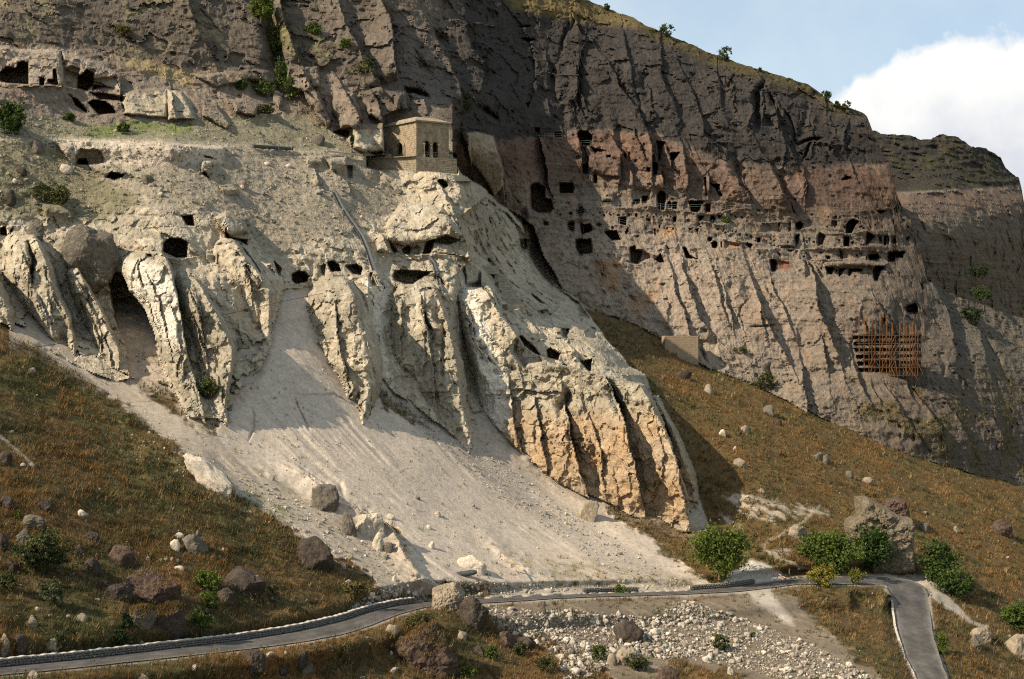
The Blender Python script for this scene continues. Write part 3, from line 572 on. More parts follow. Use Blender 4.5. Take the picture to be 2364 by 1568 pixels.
cv('F', [(95, 850), (130, 822), (180, 815), (235, 840), (265, 880), (270, 985), (330, 990), (355, 1100), (330, 1150), (180, 1155), (105, 1110)], 12)
cv('F', [(720, 130), (760, 95), (840, 100), (900, 150), (880, 260), (820, 265), (760, 240)], 9); cv('F', [(135, 50), (165, 30), (190, 50), (205, 120), (150, 120)], 5); cr('F', 405, 105, 498, 165, 6)
cv('F', [(880, 290), (960, 320), (1100, 350), (980, 360), (960, 390)], 5); cr('F', 1105, 405, 1155, 440, 4); cr('F', 1398, 380, 1422, 480, 3); cv('F', [(1310, 400), (1350, 380), (1370, 430), (1340, 500)], 4)
cr('F', 780, 540, 850, 650, 6); cv('F', [(930, 690), (950, 662), (970, 690), (975, 770), (930, 770)], 5); cv('F', [(1785, 230), (1900, 255), (1860, 300), (1840, 450), (1800, 480)], 6)
cv('F', [(1965, 385), (2080, 375), (2040, 450), (2000, 485), (1970, 470)], 8); cr('F', 1650, 580, 1690, 630, 4); cv('F', [(1730, 530), (1760, 520), (1800, 530), (1780, 640), (1740, 690)], 7)
cv('F', [(1455, 1040), (1490, 1010), (1535, 1010), (1540, 1050), (1460, 1075)], 7); cv('F', [(1580, 970), (1650, 970), (1630, 1050), (1580, 1050)], 7); cv('F', [(1788, 970), (1800, 925), (1830, 905), (1870, 910), (1892, 940), (1880, 1125), (1800, 1120)], 8)
cv('F', [(1925, 1120), (1925, 1055), (1950, 1035), (1978, 1055), (1980, 1120)], 6); cv('F', [(1990, 1060), (2020, 1042), (2055, 1060), (2050, 1135), (1995, 1130)], 7); cv('F', [(705, 1150), (760, 1120), (820, 1150), (805, 1180), (710, 1190)], 8)
cv('F', [(580, 1350), (600, 1318), (660, 1310), (650, 1440), (585, 1400)], 6); cv('F', [(765, 1355), (880, 1345), (895, 1420), (860, 1450), (770, 1475)], 9); ce('F', 960, 1330, 1030, 1378, 2.5)
cv('F', [(1270, 1260), (1360, 1250), (1365, 1355), (1275, 1330)], 8); cv('F', [(1080, 1450), (1150, 1430), (1230, 1440), (1280, 1540), (1170, 1552)], 10); cv('F', [(1350, 1440), (1390, 1390), (1400, 1430), (1370, 1480)], 5); cv('F', [(1480, 1500), (1540, 1490), (1520, 1525)], 5)
cv('F', [(1740, 1420), (1765, 1400), (1770, 1480), (1750, 1480)], 4); cv('F', [(1630, 1270), (1690, 1275), (1670, 1305)], 5); cr('F', 2000, 1250, 2040, 1310, 6); cv('F', [(550, 1050), (600, 1050), (590, 1080)], 3); cr('F', 598, 1180, 640, 1215, 4); cr('F', 250, 1310, 308, 1358, 4)
cv('H', [(195, 368), (220, 360), (365, 365), (330, 450), (300, 495), (230, 490), (205, 440)], 9); cr('H', 410, 400, 475, 500, 5); cv('H', [(490, 135), (600, 135), (600, 200), (635, 270), (590, 275), (550, 190)], 8); cv('H', [(388, 45), (425, 50), (435, 270), (412, 250)], 4)
cv('H', [(310, 555), (390, 555), (350, 610), (320, 610)], 6); ce('H', 475, 555, 540, 655, 6); cv('H', [(570, 545), (640, 545), (600, 580)], 5); ce('H', 495, 900, 570, 985, 8); cv('H', [(615, 905), (640, 910), (632, 985), (618, 970)], 4); ce('H', 440, 840, 500, 900, 4)
cv('H', [(930, 930), (980, 920), (1040, 940), (1030, 990), (990, 980)], 7); cv('H', [(1100, 860), (1150, 850), (1150, 910), (1110, 910)], 6); cv('H', [(115, 995), (135, 985), (155, 995), (200, 1080), (290, 1120), (150, 1115)], 8); cv('H', [(980, 1085), (1020, 1085), (1020, 1100)], 4); cr('H', 1135, 1050, 1155, 1085, 4)
ce('H', 1625, 635, 1720, 740, 7); cv('H', [(1610, 850), (1640, 815), (1680, 820), (1660, 920), (1630, 960)], 5); cr('H', 1395, 650, 1415, 700, 4); cr('H', 1535, 655, 1560, 755, 3); cv('H', [(1575, 360), (1590, 440), (1615, 500), (1590, 510), (1570, 430)], 5)
cv('H', [(1285, 1155), (1320, 1145), (1350, 1150), (1370, 1190), (1350, 1290), (1300, 1290)], 9); cv('H', [(1370, 1160), (1530, 1180), (1560, 1270), (1360, 1290)], 1.6); cv('H', [(1510, 1015), (1610, 1015), (1560, 1045)], 5); cv('H', [(1370, 1040), (1425, 1070), (1420, 1105)], 5)
cv('H', [(270, 730), (320, 730), (300, 780)], 5); cv('H', [(180, 715), (270, 720), (200, 750)], 4); cv('H', [(680, 890), (850, 930), (855, 970), (690, 985)], 1.5)
cv('K', [(890, 75), (960, 10), (1050, 45), (990, 70)], 4); cv('K', [(968, 680), (1000, 630), (1060, 610), (1120, 640), (1080, 680), (1040, 770), (970, 775)], 10); cr('K', 765, 620, 840, 690, 2.5); cv('K', [(1570, 610), (1620, 610), (1610, 660)], 5)
cv('K', [(575, 850), (600, 790), (680, 830), (640, 930), (580, 955)], 4); cr('K', 935, 845, 1000, 955, 9); cv('K', [(1230, 830), (1250, 780), (1340, 830), (1300, 870), (1230, 950)], 6); cr('K', 1470, 835, 1500, 945, 7); cr('K', 1520, 845, 1537, 945, 5); cr('K', 1400, 840, 1440, 900, 3)
cv('K', [(1595, 870), (1640, 870), (1630, 945), (1610, 945)], 8); cv('K', [(1765, 860), (1850, 810), (1780, 895)], 4); cv('K', [(1360, 475), (1500, 480), (1420, 530)], 5); cr('K', 696, 1098, 740, 1140, 5); cv('K', [(865, 1020), (900, 1030), (920, 1140), (880, 1120)], 4)
cv('K', [(1270, 1090), (1390, 1075), (1400, 1130), (1270, 1150)], 9); cr('K', 1230, 1100, 1250, 1145, 5); cv('K', [(1540, 1055), (1770, 1040), (1720, 1075), (1715, 1120), (1640, 1120), (1620, 1160), (1545, 1165)], 8); cv('K', [(690, 1250), (790, 1260), (760, 1340), (710, 1320)], 8)
cv('K', [(860, 1270), (960, 1270), (900, 1320), (890, 1365), (865, 1365)], 6); cv('K', [(1000, 1270), (1160, 1275), (1155, 1310), (1040, 1310), (1020, 1355), (1005, 1350)], 7); cv('K', [(1320, 1300), (1360, 1240), (1480, 1250), (1420, 1300), (1390, 1410), (1345, 1410)], 8); cv('K', [(1965, 1480), (2030, 1480), (1990, 1535)], 6)
cv('K', [(1145, 1050), (1170, 1060), (1160, 1100)], 4); cv('K', [(600, 1040), (650, 1040), (610, 1060)], 4); cr('K', 380, 1095, 402, 1120, 3); cv('K', [(2150, 745), (2270, 750), (2270, 770), (2130, 770)], 4)
cv('S', [(1525, 380), (1600, 340), (1720, 330), (1740, 440), (1700, 470), (1560, 470)], 8); cv('S', [(1780, 960), (1980, 970), (1880, 1000)], 4); cv('S', [(1085, 600), (1130, 580), (1155, 620), (1110, 690)], 3)
for z in range(6): cv('S', [(640+20*z, 910+150*z*.83), (1700, 905+150*z*.83), (1700, 955+150*z*.83), (660+22*z, 965+150*z*.83)], 3.0)
BELFRY_BED = [(884, 270), (920, 252), (1000, 250), (1048, 276), (1060, 372), (1056, 402), (958, 392), (872, 392), (846, 386), (846, 362), (888, 358)]
_bm = poly_mask(BELFRY_BED, 2, U, V)
_tw = poly_mask([(840, 360), (958, 360), (1056, 360), (1060, 412), (958, 412), (840, 400)], 2, U, V)
Dd = Dd*(1-_bm)+np.maximum(Dd, np.where(V > 356, 304, 311))*_bm
_rw = poly_mask([(1500, 772), (1612, 772), (1612, 842), (1530, 842)], 2, U, V)
rt = np.random.RandomState(8)
for k_, line, hgt in [('F', [(340, 1240), (1000, 1200), (2060, 1240)], 30), ('F', [(900, 1400), (1500, 1380), (2060, 1400)], 30), ('H', [(300, 700), (900, 800), (1160, 900)], 28), ('H', [(760, 560), (1160, 560)], 26), ('K', [(330, 900), (900, 900), (1750, 900)], 34), ('K', [(330, 1080), (900, 1090), (1540, 1110)], 30), ('K', [(700, 690), (1400, 700), (1850, 700)], 28), ('K', [(620, 1290), (1300, 1300), (1700, 1320)], 34), ('H', [(1300, 880), (1600, 900)], 30), ('K', [(500, 560), (900, 560), (1300, 580)], 22)]:
    for q in np.arange(line[0][0], line[-1][0], 48):
        if rt.rand() < .55:
            x = q+rt.uniform(-16, 16); y = np.interp(x, [p[0] for p in line], [p[1] for p in line])+rt.uniform(-22, 22)
            w_ = rt.uniform(12, 26); h_ = hgt*rt.uniform(.6, 1.2)
            c_ = fr(k_, [(x, y)])[0]
            if all(not in_poly(np.array([c_[0]]), np.array([c_[1]]), P_)[0] and min(math.dist(c_, v_) for v_ in P_) > 5 for P_, d_ in CAVES):
                if rt.rand() < .5: cr(k_, x-w_/2, y-h_/2, x+w_/2, y+h_/2, rt.uniform(3, 6))
                else: cv(k_, [(x-w_/2, y+h_/2), (x-w_/2, y-h_*.1), (x-w_*.2, y-h_*.5), (x+w_*.25, y-h_*.45), (x+w_/2, y), (x+w_/2, y+h_/2)], rt.uniform(3, 6))
_grow = []
for P_, d_ in CAVES:
    a_ = np.array(P_); c_ = a_.mean(0)
    g_ = 1.22 if (c_[0] > 1230 and 280 < c_[1] < 680) else 1.25 if (c_[0] > 780 and 540 < c_[1] < 880) else 1.06
    _grow.append(([tuple(c_+(q-c_)*g_) for q in a_], d_))
CAVES = _grow
cave_id = np.full(U.shape, -1, np.int32)
wob = 1.1*fbm(U/7, V/7, U*0+3.3, 2)
for i, (poly, depth) in enumerate(CAVES):
    xs = [p[0] for p in poly]; ys = [p[1] for p in poly]
    box = np.nonzero((U > min(xs)-6) & (U < max(xs)+6) & (V > min(ys)-6) & (V < max(ys)+6))
    if not len(box[0]): continue
    ins = in_poly(U[box]+wob[box]*1.6, V[box]+wob[box]*1.6, poly)
    if not ins.any(): continue
    b = (box[0][ins], box[1][ins])
    dl = seg_dist(U[b], V[b], poly, True)[0]
    base = np.median(Dd[b])
    flatd = .5*Dd[b]+.5*base
    Dd[b] = np.maximum(Dd[b], flatd)+depth*sstep(-1.0, 5.0, dl)*(1+.12*fine[b])
    cave_id[b] = i
# ------------------------------------------------------------------ colour of the stone and soil, with a dimming painted in towards the right
col = np.zeros(U.shape+(3,), np.float32)
nz1 = fbm(X0/9, Y0/9, Z0/9, 4, off=40)
nz2 = fbm(X0/2.2, Y0/2.2, Z0/2.2, 3, off=43)
nz3 = fbm(X0/30, Y0/30, Z0/30, 2, off=47)
stain = fbm(lean/1.5, Y0/5, Z0/19, 3, off=51)
def setc(mask, c, var=0.0):
    global col
    m = np.clip(mask, 0, 1)[..., None].astype(np.float32)
    cc = np.array(c, np.float32)*(1+var*nz1[..., None].astype(np.float32))
    col = col*(1-m)+cc*m
one = np.ones(U.shape)
rk = (~isg).astype(float)
# right-hand wall: tan, pinkish above, dark basalt cap
setc(one, (.205, .163, .124), .2)
red_l = np.interp(U, [1046, 1240, 1350, 1500, 1660, 1760, 1860, 2055, 2100], [330, 320, 302, 308, 368, 382, 388, 372, 380])
setc(sstep(-3, 9, V-red_l+9*nz2+9*nz1)*sstep(165, 60, V-red_l+30*nz1)*.9*sstep(-.45, .12, nz1+.5*nz3+.25), (.132, .082, .062), .4)
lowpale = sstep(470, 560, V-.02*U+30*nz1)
setc(lowpale*.75*(1-.65*sstep(1600, 2150, U)), (.345, .275, .212), .25)  # pale tan fades out rightwards, part of the painted right-side dimming
setc(sstep(.12, .4, stain)*.35*rk, (.37, .22, .13))
setc(sstep(0, .45, nz3+.5*nz2)*.3*rk, (.22, .195, .16))
# front massif and spurs: cream tuff with grey crust
fr_m = (front & (V > 300)).astype(float)*rk+isspur
setc(np.clip(fr_m, 0, 1), (.45, .38, .28), .2)
crust = sstep(-.02, .30, nz1*.8+.6*med-.25+.35*an+.18*isspur)
setc(np.clip(fr_m, 0, 1)*crust*.72, (.265, .232, .172), .25)
setc(np.clip(fr_m, 0, 1)*sstep(.1, .4, stain+.4*nz3)*.4, (.56, .51, .41))
white = poly_mask([(1068, 650), (1090, 800), (1108, 930), (1125, 1000), (1150, 1015), (1180, 955), (1168, 880), (1125, 750), (1095, 655)], 16)+poly_mask([(842, 650), (862, 720), (882, 800), (890, 880), (905, 900), (885, 780), (890, 700), (900, 665)], 10)+.8*poly_mask([(285, 600), (330, 600), (400, 640), (415, 700), (420, 800), (380, 800), (300, 690)], 14)
setc(np.clip(white, 0, 1)*rk, (.66, .60, .50), .05)
org = poly_mask([(1170, 950), (1260, 960), (1420, 960), (1530, 960), (1660, 1210), (1560, 1230), (1330, 1140), (1150, 1040)], 40)
setc(org*(.72+.8*nz1)*np.clip(fr_m, 0, 1), (.385, .255, .142), .25)
# dark cap
lcap = np.interp(U, [0, 200, 350, 520, 640, 700, 780, 850, 900, 1046], [96, 108, 150, 165, 175, 160, 175, 235, 262, 285])
capL = sstep(10, -14, V-lcap+14*nz1)*sstep(1120, 1000, U)
capR = sstep(9, -9, V-red_l+9*nz2+9*nz1)*sstep(1000, 1080, U)
setc(capL*rk, (.128, .103, .079), .3)
setc(capL*sstep(.05, .35, nz1+.5*nz2)*.5*rk, (.175, .143, .108))
setc(capR*rk, (.052, .045, .040), .25)
setc(capR*sstep(.1, .4, stain)*.4*rk, (.076, .065, .055))
setc(capR*sstep(.1, .5, nz2+.4*nz3)*.3*rk, (.040, .036, .034))
setc(poly_mask([(885, 40), (930, 30), (1010, 120), (1060, 240), (960, 250), (915, 200)], 20)*.6, (.14, .12, .105))
# grass on the cap's upper edge and in the upper clefts
edge_g = sstep(40, 4, V-top[None]+16*nz1)*sstep(1100, 1330, U)*sstep(2040, 1900, U)
setc(edge_g*sstep(-.3, .1, nz2+.2)*rk, (.085, .070, .034), .3)
setc(poly_mask([(1130, -60), (1400, -60), (1400, 20), (1480, 60), (1400, 60), (1280, 40), (1180, 20)], 12), (.15, .112, .05), .3)
vegup = poly_mask([(-160, -60), (420, -60), (560, 150), (450, 170), (380, 150), (200, 110), (0, 90), (-160, 90)], 20)*sstep(.0, .3, nz1+.5*nz2)
setc(vegup*.6*rk, (.21, .18, .10), .2)
setc(poly_mask([(600, -60), (640, -60), (700, 60), (800, 110), (870, 160), (850, 180), (760, 160), (680, 130), (640, 100)], 16)*sstep(-.1, .25, nz2+nz1)*.8, (.17, .155, .065), .2)
setc(poly_mask(fr('A', [(840, 420), (1010, 400), (1340, 510), (1330, 620), (1130, 540), (860, 460)]), 8)*.7, (.30, .23, .11), .2)
# upper soil
setc(dirt*rk, (.315, .265, .198), .2)
setc(dirt*sstep(.05, .3, nz2+.5*nz1)*.55*rk, (.19, .172, .11))
setc(poly_mask([(0, 270), (60, 262), (200, 285), (430, 285), (520, 270), (700, 265), (790, 320), (835, 352), (600, 335), (300, 322), (0, 316)], 8)*rk*.85, (.215, .192, .125), .25)
setc(poly_mask(fr('A', [(590, 890), (820, 850), (930, 830), (1130, 870), (1260, 840), (1340, 870), (1300, 930), (900, 930), (760, 960), (590, 950)]), 6)*sstep(-.3, .2, nz2+.1), (.16, .185, .065), .2)
setc(vegsl*rk*.85, (.165, .148, .085), .3)
setc(vegsl*sstep(0, .3, nz2)*.6*rk, (.24, .21, .155))
setc(poly_mask(fr('A', [(380, 975), (730, 970), (1130, 985), (1560, 1020), (1550, 1130), (1240, 1150), (740, 1140), (500, 1130)]), 5)*.85, (.50, .42, .33), .2)
setc(poly_mask(fr('A', [(840, 650), (1060, 640), (1160, 620), (1300, 660), (1350, 820), (1180, 830), (850, 780)]), 5)*.7, (.47, .40, .29), .2)
setc(poly_mask(fr('A', [(0, 330), (420, 330), (640, 420), (830, 530), (830, 620), (420, 590), (0, 580)]), 6)*.75, (.38, .31, .235), .2)
setc(smooth_wall*.9, (.36, .292, .212), .05)
setc(poly_mask(fr('E', [(1750, 230), (1940, 230), (1920, 440), (1830, 450)]), 6)*.7, (.33, .19, .10), .3)
setc(poly_mask(fr('E', [(1960, 520), (2150, 430), (2200, 470), (2060, 630), (1990, 580)]), 6)*.7, (.33, .21, .12), .3)
setc(poly_mask(fr('H', [(1370, 1145), (1530, 1180), (1560, 1270), (1370, 1290)]), 3)*.9, (.27, .13, .08), .2)
setc(poly_mask(fr('H', [(690, 910), (850, 940), (855, 970), (720, 985)]), 3)*.9, (.36, .19, .09), .2)
setc(poly_mask(fr('F', [(1760, 1470), (1960, 1390), (2060, 1440), (1960, 1500), (1800, 1510)]), 3)*.8, (.36, .21, .11), .2)
# lower right: broken strata with dry grass on their backs
setc(sstep(1960, 2160, U+40*nz1)*sstep(430, 520, V)*.55*rk, (.17, .142, .112), .25)  # browner rock, darkened too as painted dimming of the right side
lowr = poly_mask([(1960, 870), (2140, 850), (2400, 860), (2400, 1130), (2250, 1085), (2100, 1040), (1980, 960)], 14)
setc(lowr*sstep(.0, .22, nz1+.35*nz2)*.8*rk, (.165, .128, .062), .3)
setc(poly_mask([(1700, 850), (1780, 870), (1800, 940), (1720, 900)], 14)*sstep(-.1, .2, nz2)*.6*rk, (.17, .14, .07), .3)
setc(poly_mask([(2130, 480), (2180, 700), (2364, 720), (2400, 860), (2250, 860), (2150, 700)], 20)*.5, (.22, .20, .16))
# ---- ground
gm = isg.astype(float)
setc(gm, (.098, .068, .030), .35)
setc(gm*sstep(-.1, .3, nz1+.3*nz2)*sstep(1500, 900, U)*.75, (.078, .062, .026), .3)
setc(gm*sstep(.08, .4, nz2+.5*nz3)*.7, (.165, .105, .046), .2)
setc(gm*sstep(.12, .4, nz1-.4*nz2)*.5, (.085, .076, .030))
right_g = sstep(1500, 1620, U)*sstep(1390, 1340, V)
setc(gm*sstep(.1, .45, nz3+.5*nz1)*.7, (.185, .090, .034), .2)
setc(gm*sstep(.05, .4, -nz3+.5*nz1)*.6*sstep(1300, 900, U), (.062, .066, .024), .2)
setc(gm*right_g*.6, (.132, .082, .030), .3)
setc(gm*right_g*sstep(.0, .35, nz1)*.45, (.105, .078, .030), .2)
setc(gm*sc1, (.345, .287, .222), .12)
setc(gm*sc2, (.455, .380, .302), .08)
setc(gm*sc3, (.165, .130, .093), .3)
near_foot = gm*sstep(55, -10, V-vf-14*nz2)*(U < 1640)*(V > 600)*(U > 20)*front
setc(near_foot, (.36, .30, .24), .15)
setc(near_foot*sstep(0, .3, nz2)*.5, (.24, .205, .13), .2)
setc(gm*scree*sstep(.05, .4, streak)*.25, (.40, .325, .245))
setc(gm*poly_mask([(870, 895), (905, 905), (1100, 1020), (1400, 1235), (1590, 1350), (1430, 1345), (1280, 1230), (980, 1000)], 10)*(.6+.5*nz2), (.30, .262, .218), .15)
setc(gm*poly_mask([(1110, 1250), (1200, 1290), (1300, 1280), (1450, 1300), (1600, 1340), (1600, 1356), (1300, 1356), (1100, 1340), (1050, 1330), (1000, 1360), (1000, 1375), (1130, 1370), (1290, 1340)], 14)*sstep(-.15, .2, nz2+.5*nz1)*.75, (.27, .215, .13), .2)
setc(gm*poly_mask([(500, 960), (540, 940), (530, 1000), (560, 1050), (700, 1140), (680, 1150), (540, 1050)], 10)*sstep(-.1, .2, nz2)*.7, (.21, .175, .09))
setc(gm*poly_mask([(240, 930), (330, 990), (480, 1085), (640, 1150), (700, 1200), (640, 1200), (450, 1120), (300, 1050), (240, 980)], 14)*sstep(-.12, .2, nz2)*.75, (.165, .165, .072), .2)
setc(gm*poly_mask([(250, 1000), (420, 1080), (620, 1180), (800, 1280), (900, 1350), (860, 1390), (700, 1300), (500, 1180), (300, 1080)], 16)*sstep(.05, .35, nz2-.3*nz1)*.45, (.26, .22, .165), .2)
setc(gm*poly_mask(fr('N', [(280, 300), (400, 270), (700, 340), (880, 370), (1020, 400), (1010, 440), (870, 430), (720, 460), (620, 490), (350, 400)]), 8)*sstep(-.25, .12, nz2), (.34, .28, .205), .1)
setc(gm*poly_mask(fr('N', [(250, 420), (350, 470), (420, 520), (300, 520)]), 8)*sstep(-.2, .1, nz2), (.34, .28, .205), .1)
setc(gm*poly_mask(fr('N', [(570, 680), (760, 640), (780, 700), (640, 720)]), 6)*.8, (.34, .28, .205), .1)
for pts, wd in [(fr('N', [(940, 365), (840, 470), (700, 550), (580, 620), (575, 670), (640, 720), (800, 790), (900, 800)]), 3.2), (fr('L', [(0, -120), (110, -20), (230, 90)]), 4)]:
    dd = seg_dist(Uw, Vw, pts)[0]
    setc(gm*sstep(wd*1.6, wd*.5, dd)*.85, (.34, .28, .205))
setc(gm*poly_mask(fr('N', [(330, 830), (480, 740), (560, 760), (700, 850), (690, 890), (560, 930), (250, 950)]), 5), (.45, .395, .325), .08)
setc(gm*poly_mask(fr('N', [(1330, 870), (1400, 840), (1690, 840), (1780, 930), (1990, 1150), (2130, 1200), (2100, 1230), (1900, 1130), (1720, 1010), (1690, 930), (1560, 880)]), 5)*.85, (.42, .36, .29), .1)
setc(gm*poly_mask(fr('N', [(430, 960), (600, 940), (760, 1150), (780, 1200), (700, 1180)]), 8)*.8, (.45, .39, .32), .08)
setc(gm*poly_mask([(1130, 1350), (1640, 1352), (1640, 1366), (1130, 1384)], 4)*.7, (.40, .345, .275), .15)
setc(gm*sstep(6, 1, np.abs(np.where(on_road, 0, 1)*seg_dist(U, V, road_poly, True)[0]-3))*sstep(1300, 1330, V)*.6, (.40, .35, .29))
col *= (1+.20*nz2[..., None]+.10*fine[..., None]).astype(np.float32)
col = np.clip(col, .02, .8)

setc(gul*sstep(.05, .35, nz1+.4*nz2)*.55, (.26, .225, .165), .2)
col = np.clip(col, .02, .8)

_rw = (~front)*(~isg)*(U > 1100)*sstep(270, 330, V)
col *= (1-_rw*(.06+.38*sstep(1500, 2300, U+60*nz1)))[..., None].astype(np.float32)  # paints the right-hand wall ever dimmer rightwards, like lens fall-off
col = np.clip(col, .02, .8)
# ------------------------------------------------------------------ meshes
def tag(o, label=None, cat=None, group=None, kind=None):
    if label: o['label'] = label
    if cat: o['category'] = cat
    if group: o['group'] = group
    if kind: o['kind'] = kind
    return o
def np_mesh(name, verts, faces, mat=None, cols=None, smooth=False):
    me = bpy.data.meshes.new(name)
    verts = np.asarray(verts, np.float32); faces = np.asarray(faces, np.int32)
    n, k = faces.shape
    me.vertices.add(len(verts)); me.vertices.foreach_set('co', verts.ravel())
    me.loops.add(n*k); me.loops.foreach_set('vertex_index', faces.ravel())
    me.polygons.add(n); me.polygons.foreach_set('loop_start', np.arange(0, n*k, k, dtype=np.int32))
    me.polygons.foreach_set('loop_total', np.full(n, k, np.int32))
    me.polygons.foreach_set('use_smooth', np.full(n, bool(smooth)))
    if cols is not None:
        a = me.color_attributes.new('col', 'FLOAT_COLOR', 'POINT')
        c = np.ones((len(verts), 4), np.float32); c[:, :3] = cols
        a.data.foreach_set('color', c.ravel())
    me.update(calc_edges=True); me.validate()
    if mat: me.materials.append(mat)
    return me
def link(name, me, parent=None, loc=None):
    o = bpy.data.objects.new(name, me)
    COL.objects.link(o)
    if parent is not None: o.parent = parent
    if loc is not None: o.location = loc
    return o

def mat_nodes(name):
    m = bpy.data.materials.new(name); m.use_nodes = True
    nt = m.node_tree; b = nt.nodes['Principled BSDF']
    b.inputs['Roughness'].default_value = .95
    b.inputs['Specular IOR Level'].default_value = .12
    return m, nt, b
def stone_mat(name, rgb=None, scale=2.5, var=.5, bump=.25, bdist=.12, fine_scale=9, dark=None):
    """weathered stone or soil; takes its own colour from rgb or from the mesh's colour attribute"""
    m, nt, b = mat_nodes(name); N, L = nt.nodes.new, nt.links.new
    tc = N('ShaderNodeTexCoord')
    if rgb is None:
        a = N('ShaderNodeAttribute'); a.attribute_name = 'col'; base = a.outputs['Color']
    else:
        r = N('ShaderNodeRGB'); r.outputs[0].default_value = (*rgb, 1); base = r.outputs[0]
    n1 = N('ShaderNodeTexNoise'); n1.inputs['Scale'].default_value = scale; n1.inputs['Detail'].default_value = 5; n1.inputs['Roughness'].default_value = .65
    n2 = N('ShaderNodeTexNoise'); n2.inputs['Scale'].default_value = fine_scale; n2.inputs['Detail'].default_value = 3; n2.inputs['Roughness'].default_value = .7
    for n in (n1, n2): L(tc.outputs['Object'], n.inputs['Vector'])
    mr = N('ShaderNodeMapRange'); mr.inputs[1].default_value = .3; mr.inputs[2].default_value = .7; mr.inputs[3].default_value = 1-var; mr.inputs[4].default_value = 1+var*.75
    L(n1.outputs['Fac'], mr.inputs[0])
    mx = N('ShaderNodeVectorMath'); mx.operation = 'SCALE'
    L(base, mx.inputs[0]); L(mr.outputs[0], mx.inputs['Scale'])
    L(mx.outputs[0], b.inputs['Base Color'])
    ad = N('ShaderNodeMath'); ad.operation = 'ADD'; L(n1.outputs['Fac'], ad.inputs[0]); L(n2.outputs['Fac'], ad.inputs[1])
    bp = N('ShaderNodeBump'); bp.inputs['Strength'].default_value = bump; bp.inputs['Distance'].default_value = bdist
    L(ad.outputs[0], bp.inputs['Height']); L(bp.outputs[0], b.inputs['Normal'])
    return m
M_CLIFF = stone_mat('cliff_rock', None, 1.1, .34, .7, .5, 4.0)
M_GROUND = stone_mat('ground_soil', None, 1.6, .24, .45, .2, 6.0)

PX, PY, PZ = W(U, V, Dd)
allv = np.stack([PX, PY, PZ], -1).reshape(-1, 3)
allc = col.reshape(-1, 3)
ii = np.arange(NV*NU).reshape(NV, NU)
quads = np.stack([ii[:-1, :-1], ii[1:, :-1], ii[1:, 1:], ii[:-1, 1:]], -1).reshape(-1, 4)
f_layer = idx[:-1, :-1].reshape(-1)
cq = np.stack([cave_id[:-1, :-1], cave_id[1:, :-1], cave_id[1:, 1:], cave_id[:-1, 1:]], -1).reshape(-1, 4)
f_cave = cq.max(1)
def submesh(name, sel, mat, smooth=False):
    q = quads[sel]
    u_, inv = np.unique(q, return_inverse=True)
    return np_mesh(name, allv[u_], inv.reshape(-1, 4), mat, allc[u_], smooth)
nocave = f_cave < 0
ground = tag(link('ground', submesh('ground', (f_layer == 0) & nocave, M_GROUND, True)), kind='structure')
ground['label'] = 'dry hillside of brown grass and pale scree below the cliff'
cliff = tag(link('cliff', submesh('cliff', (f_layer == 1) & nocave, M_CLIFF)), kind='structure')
cliff['label'] = 'tall tuff cliff with a dark cap, riddled with hewn caves'
for i, s in enumerate(SPURS):
    sel = (f_layer == i+2) & nocave
    if sel.sum() > 30: link('rock_spur', submesh('rock_spur', sel, M_CLIFF), cliff)
for i in range(len(CAVES)):
    sel = f_cave == i
    if sel.sum() > 2: link('cave', submesh('cave', sel, M_CLIFF), cliff)
# the top of the mountain runs back from the skyline
def back_slope(name, cols_sel, mat, parent, rise=.12, depth=260, n=14):
    v0 = np.stack([PX[0, cols_sel], PY[0, cols_sel], PZ[0, cols_sel]], -1); c0 = col[0, cols_sel]
    rows, cl = [v0], [c0]
    for j in range(1, n+1):
        d = depth*(j/n)**1.8
        p = v0.copy(); p[:, 0] = v0[:, 0]*(1+d/v0[:, 1]*.9)+d*.1; p[:, 1] += d; p[:, 2] += d*rise-(.0007*d*d if rise < .3 else 0) - .4
        rows.append(p); cl.append(c0*.4+np.array((.2, .15, .075))*.6)
    m_ = len(v0); vv = np.concatenate(rows); cc = np.concatenate(cl)
    k_ = np.arange((n+1)*m_).reshape(n+1, m_)
    q = np.stack([k_[:-1, :-1], k_[:-1, 1:], k_[1:, 1:], k_[1:, :-1]], -1).reshape(-1, 4)
    return link(name, np_mesh(name, vv, q, mat, cc, True), parent)
back_slope('plateau', np.arange(0, NU, 3), M_GROUND, cliff, -.25)

# ---- the farther cliff on the right, behind
SKY2 = [(1900, 330), (1980, 312), (2012, 302), (2042, 310), (2102, 313), (2125, 323), (2150, 320), (2172, 310), (2212, 318), (2239, 337), (2275, 343), (2309, 363), (2322, 390), (2352, 410), (2359, 437), (2372, 520), (2400, 600), (2560, 660)]
us2 = np.arange(1900, 2560, 2.6); nv2 = 190
top2 = np.interp(us2, [p[0] for p in SKY2], [p[1] for p in SKY2])+4*perlin(us2/13., us2*0+.7, us2*0)+2.5*perlin(us2/4., us2*0+.2, us2*0)
U2 = np.broadcast_to(us2[None], (nv2, len(us2))).copy(); V2 = top2[None]+(900-top2[None])*np.linspace(0, 1, nv2)[:, None]
B2 = TPS([(1900, 320, 500), (1900, 440, 470), (1900, 900, 440), (2100, 320, 520), (2100, 440, 482), (2100, 450, 472), (2100, 900, 440), (2250, 340, 540), (2250, 432, 515), (2250, 445, 506), (2250, 700, 490), (2364, 440, 552), (2364, 455, 542), (2364, 700, 528), (2520, 660, 610), (2520, 900, 580)], 1e-4)(U2, V2)
X2, Y2, Z2 = W(U2, V2, B2)
bnd = 445-np.clip((U2-2075)/290, 0, 1)*12
upm = sstep(6, -6, V2-bnd)
fl2 = fbm((X2+.3*Z2)/7, Y2/20, Z2/50, 4, ridged=True, off=61)
